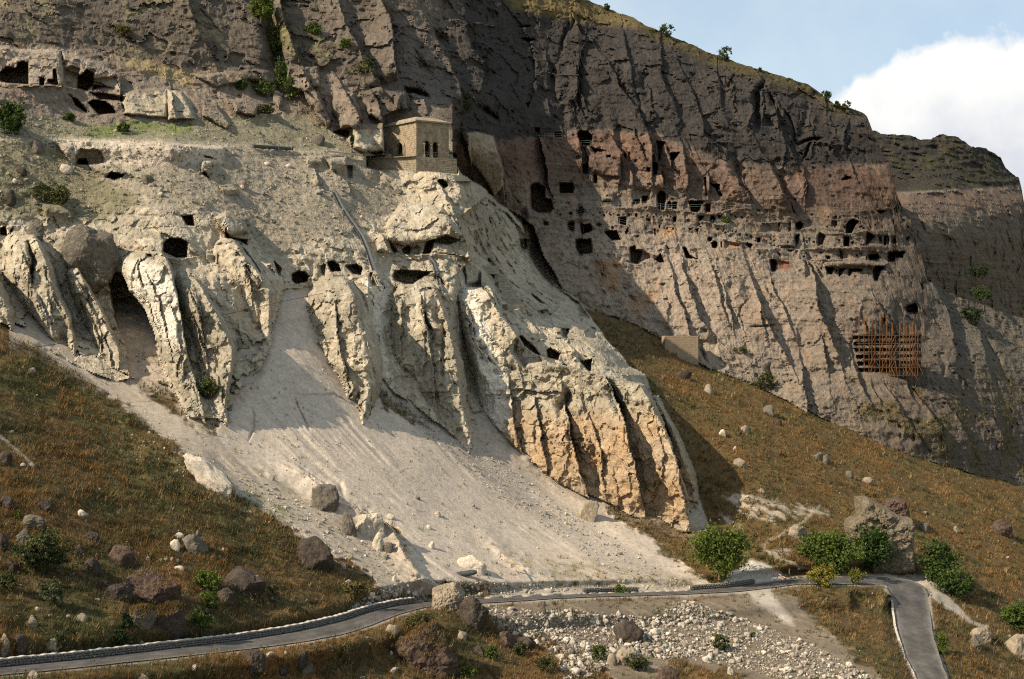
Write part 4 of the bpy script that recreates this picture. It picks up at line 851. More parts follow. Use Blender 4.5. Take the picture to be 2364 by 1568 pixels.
n21 = fbm(X2/9, Y2/9, Z2/9, 4, off=62); n22 = fbm(X2/2.5, Y2/2.5, Z2/2.5, 3, off=64)
D2 = B2-(3.0*n21+1.2*n22+(1-upm)*(1.0*fl2+2.5*fbm(X2/22, Y2/22, Z2/30, 3, off=68)+1.6*(cell(X2/6, Y2/6, Z2/5, 3)[1]-.5)+1.2*fbm(X2/40, Y2/40, Z2/2.2, 3, ridged=True, off=69))+upm*3.4*fbm(X2/14, Y2/14, Z2/3.5, 3, ridged=True, off=66)+2.4*np.exp(-((V2-bnd-2)/4.0)**2)*sstep(-.3, .3, n21))
c2 = np.zeros(U2.shape+(3,)); c2[:] = (.19, .148, .112)
def set2(m, c):
    global c2
    m = np.clip(m, 0, 1)[..., None]; c2 = c2*(1-m)+np.array(c)*m
set2(sstep(90, 10, V2-bnd+20*n21)*.6, (.18, .10, .07))
set2(sstep(.1, .5, fl2)*.4, (.23, .185, .14)); set2(sstep(0, .4, n21)*.4, (.13, .11, .085))
set2(upm, (.062, .054, .044)); set2(upm*sstep(-.05, .3, n21+.4*n22)*.7, (.078, .072, .030)); set2(upm*sstep(.1, .4, n22)*.4, (.11, .088, .045))
set2(np.exp(-((V2-bnd-1)/3.0)**2)*.8*sstep(-.35, .25, n21+.5*n22), (.33, .29, .24))
c2 *= .68*(1+.2*n22[..., None])
P2 = np.stack(W(U2, V2, D2), -1)
k2 = np.arange(P2.shape[0]*P2.shape[1]).reshape(P2.shape[:2])
q2 = np.stack([k2[:-1, :-1], k2[1:, :-1], k2[1:, 1:], k2[:-1, 1:]], -1).reshape(-1, 4)
far_cliff = tag(link('far_cliff', np_mesh('far_cliff', P2.reshape(-1, 3), q2, M_CLIFF, np.clip(c2, .02, .8).reshape(-1, 3))), kind='structure')
far_cliff['label'] = 'farther dark-capped cliff behind the right end of the cave wall'
_px, _py, _pz, _c = PX, PY, PZ, col
PX, PY, PZ, col = [P2[..., i] for i in range(3)]+[np.clip(c2, .02, .8)]
back_slope('plateau', np.arange(0, len(us2), 3), M_GROUND, far_cliff, -.2)
PX, PY, PZ, col = _px, _py, _pz, _c
# valley floor and far ground out to the horizon, below everything in view
vf = tag(link('valley_floor', np_mesh('valley_floor', [(-6000, -3000, -42), (6000, -3000, -42), (6000, 9000, -42), (-6000, 9000, -42)], [(0, 1, 2, 3)], stone_mat('valley_grass', (.17, .14, .06), .02, .4, .1, .3, .5))), kind='structure')
vf['label'] = 'brown valley floor far below the hillside'

# ---- places on the surface
def _bil(A, u, v):
    x = np.clip((u-us[0])/2.6, 0, NU-1.001); j = int(x); fx = x-j
    t0 = top[j]*(1-fx)+top[j+1]*fx
    y = np.clip((v-t0)/(VB-t0)*(NV-1), 0, NV-1.001); i = int(y); fy = y-i
    return (A[i, j]*(1-fx)+A[i, j+1]*fx)*(1-fy)+(A[i+1, j]*(1-fx)+A[i+1, j+1]*fx)*fy
def surf(u, v):
    """the point of the mountain side seen at (u, v)"""
    return Vector(W(u, v, float(_bil(Dd, u, v))))
def m_per(u, v):
    return float(_bil(Dd, u, v))/F

# ---- road surface
nseg = 260
sa = np.linspace(0, len(ROAD)-1, nseg); k0 = np.arange(len(ROAD))
pf = np.stack([np.interp(sa, k0, rf[:, i]) for i in (0, 1)], -1); pn = np.stack([np.interp(sa, k0, rn[:, i]) for i in (0, 1)], -1)
for _ in range(6):
    pf[1:-1] = .25*pf[:-2]+.5*pf[1:-1]+.25*pf[2:]; pn[1:-1] = .25*pn[:-2]+.5*pn[1:-1]+.25*pn[2:]
zr = np.interp(sa, k0, zst)
rv, rcol = [], []
NA = 8
for i in range(nseg):
    a = np.array(W(pf[i, 0], pf[i, 1], depth_at_z(pf[i, 1], zr[i]))); b = np.array(W(pn[i, 0], pn[i, 1], depth_at_z(pn[i, 1], zr[i])))
    jit = .22*perlin(np.array([i*.31, i*.27]), np.array([.5, 9.5]), np.array([0., 0.]))
    a = a+(a-b)/np.linalg.norm(a-b)*jit[0]; b = b+(b-a)/np.linalg.norm(b-a)*jit[1]
    for j in range(NA+1):
        t = j/NA; p = a*(1-t)+b*t
        p[2] += .05*(1-(2*t-1)**2)
        rv.append(p)
        w_ = math.exp(-((t-.3)/.09)**2)+math.exp(-((t-.7)/.09)**2)
        e_ = max(0, abs(2*t-1)-.8)*5
        q_ = perlin(np.array([p[0]*.35]), np.array([p[1]*.35]), np.array([.3]))[0]+.6*perlin(np.array([p[0]*1.4]), np.array([p[1]*1.4]), np.array([7.3]))[0]
        c = np.array((.098, .090, .082))*(1-.2*w_)*(1+.35*q_); c = c*(1-.6*e_)+np.array((.25, .22, .18))*.6*e_
        rcol.append(c)
kk = np.arange(nseg*(NA+1)).reshape(nseg, NA+1)
rq = np.stack([kk[:-1, :-1], kk[:-1, 1:], kk[1:, 1:], kk[1:, :-1]], -1).reshape(-1, 4)
rv = np.array(rv)
M_ROAD = stone_mat('road_asphalt', None, 1.2, .28, .25, .03, 14)
road = tag(link('road', np_mesh('road', rv, rq[:, ::-1], M_ROAD, np.array(rcol), True)), kind='structure')
road['label'] = 'narrow asphalt road running along the hill foot and round a bend'
# ------------------------------------------------------------------ builders for the things
rng = np.random.RandomState(11)
random.seed(5)
class MB:
    """collects simple shapes; build() links them as ONE mesh object"""
    def __init__(s): s.v = []; s.f = []
    def add(s, v, f):
        n = len(s.v); s.v += [tuple(map(float, p)) for p in v]; s.f += [tuple(i+n for i in q) for q in f]; return s
    def box(s, c, sx, sy, sz, R=None):
        v = [Vector((x*sx/2, y*sy/2, z*sz/2)) for x in (-1, 1) for y in (-1, 1) for z in (-1, 1)]
        if R is not None: v = [R @ p for p in v]
        v = [p+Vector(c) for p in v]
        return s.add(v, [(0, 1, 3, 2), (4, 6, 7, 5), (0, 4, 5, 1), (2, 3, 7, 6), (0, 2, 6, 4), (1, 5, 7, 3)])
    def bar(s, a, b, w, h=None, n=4, r2=None):
        a = Vector(a); b = Vector(b); d = (b-a)
        if d.length < 1e-6: return s
        d.normalize(); up = Vector((0, 0, 1)) if abs(d.z) < .95 else Vector((1, 0, 0))
        x = d.cross(up).normalized(); y = x.cross(d)
        h = w if h is None else h; r2 = 1 if r2 is None else r2
        vs = []
        for p, k in ((a, 1), (b, r2)):
            for i in range(n):
                t = 2*math.pi*(i+.5)/n
                vs.append(p+x*math.cos(t)*w*.5*k*(1.414 if n == 4 else 1)+y*math.sin(t)*h*.5*k*(1.414 if n == 4 else 1))
        fs = [(i, (i+1) % n, n+(i+1) % n, n+i) for i in range(n)]
        fs += [tuple(range(n-1, -1, -1)), tuple(range(n, 2*n))]
        return s.add(vs, fs)
    def tube(s, pts, r, n=6):
        pts = [Vector(p) for p in pts]; vs = []; fs = []
        for i, p in enumerate(pts):
            d = (pts[min(i+1, len(pts)-1)]-pts[max(i-1, 0)]).normalized()
            up = Vector((0, 0, 1)) if abs(d.z) < .95 else Vector((1, 0, 0))
            x = d.cross(up).normalized(); y = x.cross(d)
            rr = r[i] if isinstance(r, (list, tuple)) else r
            for k in range(n):
                t = 2*math.pi*k/n; vs.append(p+x*math.cos(t)*rr+y*math.sin(t)*rr)
        for i in range(len(pts)-1):
            for k in range(n):
                fs.append((i*n+k, i*n+(k+1) % n, (i+1)*n+(k+1) % n, (i+1)*n+k))
        fs.append(tuple(range(n-1, -1, -1))); fs.append(tuple(range((len(pts)-1)*n, len(pts)*n)))
        return s.add(vs, fs)
    def mesh(s, name, mat, smooth=False):
        me = bpy.data.meshes.new(name); me.from_pydata(s.v, [], s.f); me.update()
        if mat: me.materials.append(mat)
        if smooth: me.polygons.foreach_set('use_smooth', [True]*len(me.polygons))
        return me
    def build(s, name, mat, parent=None, smooth=False, loc=None):
        return link(name, s.mesh(name, mat, smooth), parent, loc)
def empty(name, loc, label=None, cat=None, group=None, rz=0):
    o = bpy.data.objects.new(name, None); COL.objects.link(o); o.location = loc; o.rotation_euler = (0, 0, rz)
    o.empty_display_size = .5
    return tag(o, label, cat, group)

# ---- unit sphere topologies
def ico(n):
    import bmesh
    bm = bmesh.new(); bmesh.ops.create_icosphere(bm, subdivisions=n, radius=1)
    v = np.array([p.co[:] for p in bm.verts]); f = np.array([[q.index for q in fa.verts] for fa in bm.faces]); bm.free()
    return v, f
ICO = {n: ico(n) for n in (1, 2, 3, 4, 5)}
def boulder_verts(seed, lvl=4, cuts=13, rough=.07, flat=.62, soft=.0, axes=(1, 1, 1), off=0):
    """a broken block: a sphere cut by planes, then pitted"""
    r = np.random.RandomState(seed)
    v, f = ICO[lvl]
    n = r.normal(size=(cuts, 3)); n /= np.linalg.norm(n, axis=1)[:, None]
    d = r.uniform(flat, .93, cuts)
    dn = v@n.T
    lim = np.where(dn > .05, d[None]/np.maximum(dn, .05), 9)
    rad = np.minimum(lim.min(1), 1.0)
    p = v*rad[:, None]
    s = seed*3.17 % 97
    q = p*np.array(axes)
    k = max(axes)
    n1 = fbm(q[:, 0]/k*1.6+s, q[:, 1]/k*1.6, q[:, 2]/k*1.6-s, 3)
    n2 = fbm(q[:, 0]/k*6+s, q[:, 1]/k*6, q[:, 2]/k*6-s, 3, ridged=True)
    n3 = fbm(q[:, 0]/k*15+s, q[:, 1]/k*15, q[:, 2]/k*15-s, 2)
    p = p*(1+.30*n1+1.5*rough*n2+1.1*rough*n3)[:, None]
    return p, f
STONE_MATS = {
 'dark': stone_mat('boulder_dark', (.082, .064, .050), 1.4, .5, 1.0, .3, 6), 'grey': stone_mat('boulder_grey', (.165, .140, .108), 1.4, .45, 1.0, .3, 6),
 'tan': stone_mat('boulder_tan', (.275, .222, .158), 1.4, .4, .7, .2, 5), 'white': stone_mat('boulder_white', (.52, .44, .345), 1.4, .28, .5, .15, 5),
 'red': stone_mat('boulder_red', (.118, .080, .060), 1.4, .5, 1.0, .3, 6), 'cream': stone_mat('boulder_cream', (.46, .395, .30), .8, .35, .8, .25, 4)}
M_MOSS = stone_mat('dry_moss', (.15, .105, .045), 2.5, .5, .8, .2, 8)
_bseed = [100]
def boulder(k, x0, y0, x1, y1, kind, label, deep=.8, cuts=12, flat=.6, lvl=4, tilt=0.0, rough=.06, group=None, name='boulder', sink=.38, shape=None, fwd=.3):
    """a rock that fills the box x0..x1, y0..y1 of detail k of the photograph, standing on the surface there"""
    _bseed[0] += 1
    (u0, v0), (u1, v1) = fr(k, [(x0, y0), (x1, y1)])
    base = surf(.5*(u0+u1), v1-.12*(v1-v0))
    mp = base.y/F
    w, h = (u1-u0)*mp, (v1-v0)*mp
    dpt = deep*max(w*.7, min(w, h*1.3))
    hh = h*(1+sink)
    p, f = boulder_verts(_bseed[0], lvl, cuts, rough, flat, axes=(w/2, dpt/2, hh/2))
    p = p/np.abs(p).max(0)[None]
    if shape: p = shape(p)
    if tilt:
        c, s = math.cos(tilt), math.sin(tilt); asp = hh/w
        x = p[:, 0]*c-p[:, 2]*asp*s; z = p[:, 0]*s/asp+p[:, 2]*c
        p[:, 0], p[:, 2] = x/np.abs(x).max(), z/np.abs(z).max()
    p = p*np.array((w/2, dpt/2, hh/2))
    p[:, 2] += hh/2-h*sink
    me = np_mesh(name, p, f, STONE_MATS[kind], None, lvl < 4)
    o = link(name, me)
    q = Vector(W(.5*(u0+u1), v1, base.y))
    o.location = (q.x, base.y+dpt*fwd, q.z)
    tag(o, label, 'boulder' if name == 'boulder' else name.replace('_', ' '), group)
    return o
# ------------------------------------------------------------------ single boulders
B = boulder
big_rock = B('L', 815, 810, 1320, 1085, 'red', 'largest red-brown boulder on the left grass slope, long and humped', .75, 11, .55, 5)
B('L', 700, 900, 905, 1035, 'dark', 'dark round boulder tucked under the left end of the long humped one', .9)
B('L', 1050, 1030, 1270, 1260, 'dark', 'tall mossy boulder directly below the long humped one', .9); B('L', 870, 1040, 1060, 1230, 'grey', 'scrub-covered grey boulder beside the tall mossy one', .9)
B('L', 722, 640, 930, 800, 'red', 'smooth reddish slab sloping down to the right in dry grass', .6, 7, .45, tilt=-.5)
B('L', 565, 730, 690, 850, 'dark', 'small pointed dark rock left of the smooth reddish slab', .9, 9, .5)
B('L', 100, 432, 302, 530, 'grey', 'flat-topped slab with one pale face near the left slope top', .8, 7, .5); B('L', 95, 530, 215, 650, 'grey', 'brown rock half hidden by the dark olive bush', .9)
B('L', 1245, 560, 1430, 705, 'grey', 'lumpy grey boulder with two white stones leaning on it', .9)
B('L', 1200, 552, 1272, 602, 'white', 'upper of two white stones against the lumpy grey boulder', .9, 8, .6, 3); B('L', 1172, 595, 1245, 684, 'white', 'lower of two white stones against the lumpy grey boulder', .9, 8, .6, 3)
B('L', 528, 393, 592, 442, 'white', 'lone white stone in the orange grass of the left slope', .8, 7, .5, 3)
B('L', 1505, 780, 1845, 1005, 'dark', 'flat-topped dark ledge boulder with a black hollow on its right', .8, 8, .5); B('L', 1480, 940, 1620, 1060, 'dark', 'low dark rock below the flat-topped ledge boulder', .9)
B('L', 1985, 585, 2310, 840, 'dark', 'rounded dark boulder at the edge of the grey scree', .8, 12, .66)
B('L', 2150, 218, 2348, 425, 'grey', 'round banded grey boulder standing on the open scree', .9, 10, .62)
B('M', -20, 410, 105, 585, 'grey', 'second round boulder just downhill of the banded one', .9, 9, .66)
B('M', 80, 418, 300, 590, 'cream', 'large pale heap of rock right of the two round scree boulders', .9, 11, .55); B('M', 195, 530, 290, 690, 'cream', 'pale block below the heap on the scree', .9, 8, .5); B('M', 290, 620, 362, 700, 'grey', 'small grey block at the foot of the pale heap', .9, 7, .5, 3)
def slab_shape(p):
    q = p.copy(); q[:, 2] = p[:, 2]*.55-.45*p[:, 0]; q[:, 2] /= np.abs(q[:, 2]).max(); return q
B('D', 1258, 1570, 1620, 1842, 'white', 'long white triangular slab lying along the scree edge', .35, 7, .5, shape=slab_shape)
B('L', 178, 1138, 250, 1218, 'tan', 'small pale upright stone among dark rocks at the far left', .8, 7, .5, 3); B('L', -40, 1253, 68, 1405, 'tan', 'pale rugged boulder cut by the left picture edge above the wall', .8, 9, .5)
B('L', 60, 1260, 190, 1390, 'dark', 'dark shaded rock right of the pale rugged one at the edge', .8); B('L', 250, 1270, 415, 1372, 'tan', 'broad brown boulder just above the roadside wall', .8, 10, .55); B('L', 652, 1258, 742, 1335, 'red', 'small brown boulder above the wall with a dark bush at its right', .9, 9, .6)
B('L', 928, 1298, 1002, 1348, 'tan', 'pinkish stone touching the back of the roadside wall', .9, 7, .5, 3); B('L', 518, 1110, 600, 1182, 'tan', 'split pale stone with a dark gap, low on the left slope', .8, 6, .45, 3)
B('L', 1195, 780, 1275, 818, 'white', 'pair-sized white stone on the bare patch above the long humped boulder', .8, 7, .5, 3)
for x0, y0, x1, y1, lab in [(1000, 718, 1045, 754, 'grey-white stone at the left end of a short row in the grass'), (1100, 730, 1125, 750, 'smallest white pebble in the short row in the grass'), (1135, 724, 1165, 750, 'middle stone of the short row in the grass'), (1170, 722, 1205, 750, 'right-hand stone of the short row in the grass')]:
    B('L', x0, y0, x1, y1, 'tan', lab, .9, 7, .5, 2)
B('L', -30, 300, 100, 385, 'dark', 'dark rock at the left edge near the top of the grass', .9); B('L', -50, 555, 55, 695, 'dark', 'dark rock at the left edge beside the dark olive bush', .9); B('L', 245, 338, 355, 405, 'dark', 'low dark rock in the grass above the flat pale-faced slab', .9)
B('L', -40, -20, 75, 100, 'dark', 'dark boulder at the left edge highest on the grass slope', .9); B('L', 575, 548, 690, 620, 'dark', 'low grey rock uphill of the smooth reddish slab', .9); B('L', 0, 745, 130, 830, 'dark', 'low dark rock under the dark olive bush', .9); B('L', 480, 640, 580, 700, 'dark', 'dark flat rock right of the dark olive bush', .9)
B('L', 1640, 1370, 1830, 1515, 'dark', 'dark rock below the road at the foot of the grass bank', .9); B('L', 2000, 1350, 2135, 1475, 'dark', 'square dark rock below the road bank', .9, 8, .5); B('L', 2028, 1448, 2165, 1530, 'grey', 'brown rock under the square dark rock', .9)
B('L', 880, 1518, 1035, 1600, 'tan', 'rounded stone at the bottom edge left of the road bank', .9); B('L', 1895, 1430, 1985, 1520, 'dark', 'small dark rock between two larger ones below the road', .9); B('L', 180, 1510, 270, 1590, 'tan', 'dim stone at the bottom left in the roadside weeds', .9)
# around the bend of the road and below it
B('M', 350, 1195, 805, 1575, 'red', 'great dark boulder at the bottom with a grassy top', .8, 11, .58, 5)
B('M', 596, 890, 852, 1115, 'tan', 'two-toned pale boulder overhanging the road', .9, 9, .6, 5, tilt=-.35); B('M', 785, 995, 1045, 1245, 'dark', 'dark blocky boulder leaning against the two-toned pale one', .9, 9, .55, 5)
B('M', 798, 712, 1006, 832, 'white', 'white oval boulder at the foot of the great scree', .7, 9, .62, 4, tilt=-.45); B('M', 1630, 328, 1790, 495, 'tan', 'wedge-shaped grey block stranded on the right of the scree', .7, 7, .5, 4, tilt=-.6)
B('M', 1885, 1172, 2098, 1328, 'dark', 'smooth dark oval boulder among the white rubble', .85, 7, .8, 4, rough=.02); B('M', 1895, 1328, 2065, 1495, 'tan', 'brown boulder below the smooth dark oval one', .9); B('M', 1838, 1388, 1905, 1482, 'tan', 'narrow brown stone left of the brown boulder in the rubble', .9, 7, .5, 3)
B('M', 2165, 1478, 2364, 1640, 'red', 'red-brown boulder cut by the bottom edge below the rubble', .9, 9, .6); B('M', 1075, 1238, 1200, 1360, 'red', 'left brown boulder of a pair at the rubble edge', .9); B('M', 1188, 1248, 1350, 1370, 'dark', 'right brown boulder of a pair at the rubble edge', .9)
B('M', 298, 1188, 402, 1258, 'tan', 'pale rounded stone in the grass below the road bend', .9, 9, .6, 3); B('M', 368, 1268, 442, 1352, 'cream', 'upright pale stone beside the great dark boulder', .8, 6, .5, 3); B('M', 318, 1312, 362, 1345, 'tan', 'fist of pale stone left of the great dark boulder', .9, 7, .5, 3)
B('M', 330, 1372, 356, 1402, 'white', 'tiny white stone at the left flank of the great boulder', .9, 7, .5, 2); B('M', 1358, 1020, 1425, 1062, 'grey', 'grey stone just below the far road', .9, 7, .5, 3); B('M', 1358, 1064, 1418, 1124, 'grey', 'grey stone under another just below the far road', .9, 7, .5, 3)
B('M', 1490, 985, 1535, 1012, 'dark', 'dark stone lying on the far road edge', .9, 7, .5, 3); B('M', 1700, 1118, 1785, 1182, 'white', 'flat white slab at the top of the rubble', .6, 6, .5, 3, tilt=-.5); B('M', 2138, 1215, 2210, 1268, 'white', 'square white block right of the dark oval boulder', .9, 6, .5, 3)
B('M', 2065, 1168, 2105, 1208, 'white', 'white stone above the square white block', .9, 7, .5, 3); B('M', 1563, 1438, 1612, 1482, 'white', 'bright white stone low in the middle of the rubble', .9, 7, .5, 3); B('M', 1580, 1490, 1662, 1545, 'white', 'large white stone at the bottom of the rubble', .9, 7, .5, 3); B('M', 1648, 1303, 1705, 1352, 'white', 'rounded white stone midway down the rubble', .9, 7, .5, 3)
B('M', 1030, 1160, 1135, 1235, 'tan', 'pale stone right of the dark blocky boulder', .9, 8, .5, 3); B('M', 800, 1238, 875, 1305, 'tan', 'pale stone between the great boulder and the blocky one', .9, 8, .5, 3); B('M', 900, 1330, 1000, 1420, 'dark', 'dark rock in shade right of the great boulder', .9)
B('M', 300, 420, 372, 462, 'white', 'pale stone high on the scree beside the heap shadow', .6, 7, .6, 3); B('M', 585, 498, 622, 530, 'white', 'small white stone in mid scree', .7, 7, .6, 3); B('M', 596, 612, 645, 670, 'white', 'white oval stone above the white boulder on the scree', .7, 7, .65, 3, tilt=-.5); B('M', 448, 648, 494, 685, 'white', 'small white stone by the shaded scree edge', .7, 7, .6, 3); B('M', 636, 403, 690, 446, 'cream', 'faint pale stone in the upper scree', .6, 7, .6, 3); B('M', 510, 302, 545, 328, 'grey', 'little dark-sided stone alone in the upper scree', .9, 7, .6, 2)
B('M', 345, 850, 385, 895, 'white', 'white upright stone on the rubble bank left of the road bend', .9, 7, .5, 3); B('M', 520, 910, 565, 960, 'white', 'white stone on the bank beside the overhanging boulder', .9, 7, .5, 3); B('M', 30, 695, 85, 745, 'tan', 'pale block among weeds left of the shaded scree edge', .9, 7, .5, 3)
# right-hand slope
B('N', 728, 488, 874, 615, 'tan', 'pointed tan boulder standing behind the big green tree', .8, 8, .52); B('N', 2125, 458, 2295, 585, 'red', 'brown slanting boulder at the right edge of the orange slope', .8, 8, .5, tilt=-.3); B('N', 1248, 168, 1325, 225, 'tan', 'rock in the grass above the big monolith', .8, 8, .5, 3)
B('N', 345, 35, 470, 108, 'tan', 'pale rock where the grass meets the cliff shadow', .6, 8, .5, 3, tilt=-.4); B('N', 905, -10, 980, 60, 'grey', 'left rock of a pair on the orange slope', .9, 8, .5, 3); B('N', 970, 10, 1030, 95, 'grey', 'right rock of a pair on the orange slope', .9, 8, .5, 3); B('N', 1125, 125, 1190, 182, 'grey', 'small rock downhill of the pair on the orange slope', .9, 8, .5, 3)
B('N', 520, 248, 582, 282, 'tan', 'flat stone above the pale bare patch', .8, 8, .5, 3); B('N', 1875, 508, 1915, 558, 'tan', 'upright stone in the grass above the right-hand tree', .8, 7, .5, 3); B('N', 1640, 480, 1725, 560, 'grey', 'grey rock leaning on the right flank of the monolith', .9, 8, .5, 3); B('N', 1660, 398, 1702, 428, 'tan', 'small stone uphill right of the monolith', .9, 7, .5, 3)
B('N', 1990, 1205, 2160, 1325, 'tan', 'long tan slab right of the road', .8, 8, .5); B('N', 1982, 1258, 2105, 1375, 'grey', 'grey angular boulder under the long tan slab', .9, 8, .5); B('N', 2225, 1225, 2430, 1440, 'tan', 'large tan boulder at the right picture edge below the bush', .9, 10, .6)
B('N', 310, 1478, 360, 1545, 'cream', 'pale upright stone at the bottom below the rubble', .9, 7, .5, 3); B('N', 788, 770, 822, 802, 'white', 'white stone beside the path near the yellow shrub', .9, 7, .5, 3); B('N', 1080, 1550, 1130, 1575, 'white', 'white block at the bottom edge left of the road', .9, 7, .5, 2); B('N', 870, 1495, 925, 1540, 'tan', 'flat pale stone low in the brown grass', .8, 7, .5, 3)
B('N', 370, -320, 480, -175, 'grey', 'x') if False else None
B('G', 150, 1090, 220, 1165, 'tan', 'rounded tan rock on the upper orange slope', .9, 9, .6, 3); B('G', 560, 1235, 655, 1320, 'grey', 'grey block on the orange slope near the cliff foot', .9, 8, .55, 3); B('G', 650, 1320, 695, 1385, 'dark', 'dark block just below the grey one near the cliff foot', .9, 7, .5, 3)
B('G', 253, 1405, 305, 1458, 'white', 'bright white stone on the orange slope', .8, 7, .5, 3); B('G', 388, 1375, 465, 1425, 'tan', 'pale flat rock right of the bright white stone', .7, 7, .5, 3); B('G', -60, 980, 70, 1065, 'dark', 'dark boulder beside the block wall at the cliff foot', .9, 9, .6, 3); B('G', 348, 1520, 375, 1552, 'white', 'small white stone below the bright white one on the slope', .9, 7, .5, 2)
# on the ledges above
B('D', 425, -30, 850, 340, 'grey', 'huge dark grey block perched on top of the left spurs', .8, 8, .42, 5, fwd=-.3, rough=.04); B('D', 190, -60, 330, 90, 'grey', 'grey block left of the huge perched one', .8, 9, .55, fwd=-.2); B('D', 340, 20, 470, 120, 'dark', 'x') if False else None
B('A', 2110, 915, 2260, 1010, 'grey', 'dark-sided rock on the slope left of the belfry cave', .9, 9, .55, 3)
B('A', 600, 1135, 870, 1245, 'cream', 'pale block roofing the small lower left cave', .6, 9, .55, 3) if False else None
B('A', 180, 960, 310, 1060, 'grey', 'grey rock below the railing at the far left', .9, 9, .55, 3); B('A', 380, 1130, 500, 1200, 'cream', 'pale rock left of the small lower cave', .9, 9, .55, 3); B('A', 960, 1200, 1060, 1290, 'grey', 'grey rock on the slope below the pale bank', .9, 9, .55, 3)
B('A', 1610, 1245, 1710, 1300, 'tan', 'small rock pair in the dusty slope', .9, 9, .55, 3); B('A', 1960, 1130, 2020, 1165, 'white', 'white round stone in the dusty slope', .9, 9, .6, 2); B('A', 1815, 1118, 1870, 1145, 'white', 'white flat stone in the dusty slope', .9, 9, .6, 2)
B('A', 100, 1150, 180, 1215, 'dark', 'dark rock in the left scrub below the railing', .9, 8, .5, 3); B('A', 0, 1270, 110, 1420, 'dark', 'dark crag at the left edge above the ledge caves', .9, 8, .5, 3); B('Q', 780, 955, 930, 1025, 'grey', 'brown flat rock on the bare slope below the belfry', .7, 8, .5, 3)
# the monolith by the bend of the road
def outline_rock(name, k, outline, thick, mat, label, cat, vbase, seed):
    """a tall rock of given outline with a rounded, pitted body of real thickness"""
    pts = np.array(fr(k, outline)); c = pts.mean(0)
    base = surf(c[0], vbase)
    D = base.y
    st_ = 1.15
    gu, gv = np.meshgrid(np.arange(pts[:, 0].min()-2, pts[:, 0].max()+2, st_), np.arange(pts[:, 1].min()-2, pts[:, 1].max()+2, st_))
    wob_ = 2.2*fbm(gu/9, gv/9, gu*0+seed, 3)
    pl = [tuple(p) for p in pts]
    ins = in_poly(gu+wob_, gv+wob_*.7, pl); dist = seg_dist(gu+wob_, gv+wob_*.7, pl, True)[0]
    dist = np.where(ins, dist, 0)
    e = np.clip(dist/14, 0, 1); bulge = np.sqrt(np.maximum(1-(1-e)**2.4, 0))
    X, Y, Z = W(gu, gv, D)
    nn = 1.5*fbm(X/5+seed, Z/5, Z*0, 2)+1.0*fbm(X/1.8+seed, Z/1.8, Z*0, 3, ridged=True)+.28*fbm(X/.5, Z/.5, Z*0+seed, 2)
    facet = cell(X/2.6+.3*nn, Z/2.6, Z*0+seed)[1]
    yf = D+thick*.4-bulge*(thick*.5)-e*(.55*nn+.8*(facet-.5))
    yb = D+thick*.4+bulge*(thick*.5)
    k2 = (D+(yf-D)*.0)/D
    vF = np.stack([X, yf, Z], -1).reshape(-1, 3); vB = np.stack([X, yb, Z], -1).reshape(-1, 3)
    ids = np.arange(gu.size).reshape(gu.shape); cellin = ins[:-1, :-1] & ins[1:, :-1] & ins[1:, 1:] & ins[:-1, 1:]
    qf = np.stack([ids[:-1, :-1], ids[1:, :-1], ids[1:, 1:], ids[:-1, 1:]], -1)[cellin]
    v = np.concatenate([vF, vB]); q = np.concatenate([qf, qf[:, ::-1]+gu.size])
    # close the rim
    ed = {}
    for a_, b_ in np.concatenate([qf[:, [0, 1]], qf[:, [1, 2]], qf[:, [2, 3]], qf[:, [3, 0]]]):
        key = (min(a_, b_), max(a_, b_)); ed[key] = (a_, b_) if key not in ed else None
    rim = np.array([(b_, a_, a_+gu.size, b_+gu.size) for a_, b_ in [x for x in ed.values() if x is not None]])
    q = np.concatenate([q, rim])
    u_, inv = np.unique(q, return_inverse=True); v = v[u_]; q = inv.reshape(-1, 4)
    o = link(name, np_mesh(name, v, q, mat, None, False))
    return tag(o, label, cat)
outline_rock('boulder', 'N', [(1222, 315), (1290, 310), (1350, 345), (1480, 420), (1530, 450), (1600, 460), (1625, 500), (1618, 560), (1615, 640), (1620, 740), (1625, 830), (1500, 850), (1300, 850), (1180, 700), (1150, 520), (1165, 475), (1228, 440)], 6.5, stone_mat('monolith_rock', (.19, .155, .105), 1.2, .45, 1.0, .3, 5), 'huge tan monolith with a notched top behind the roadside trees', 'boulder', 1322, 3)
outline_rock('boulder', 'N', [(1380, 400), (1420, 330), (1500, 312), (1550, 330), (1580, 400), (1600, 520), (1400, 520)], 5, STONE_MATS['red'], 'brown rounded rock peeping over the shoulder of the monolith', 'boulder', 1210, 5)
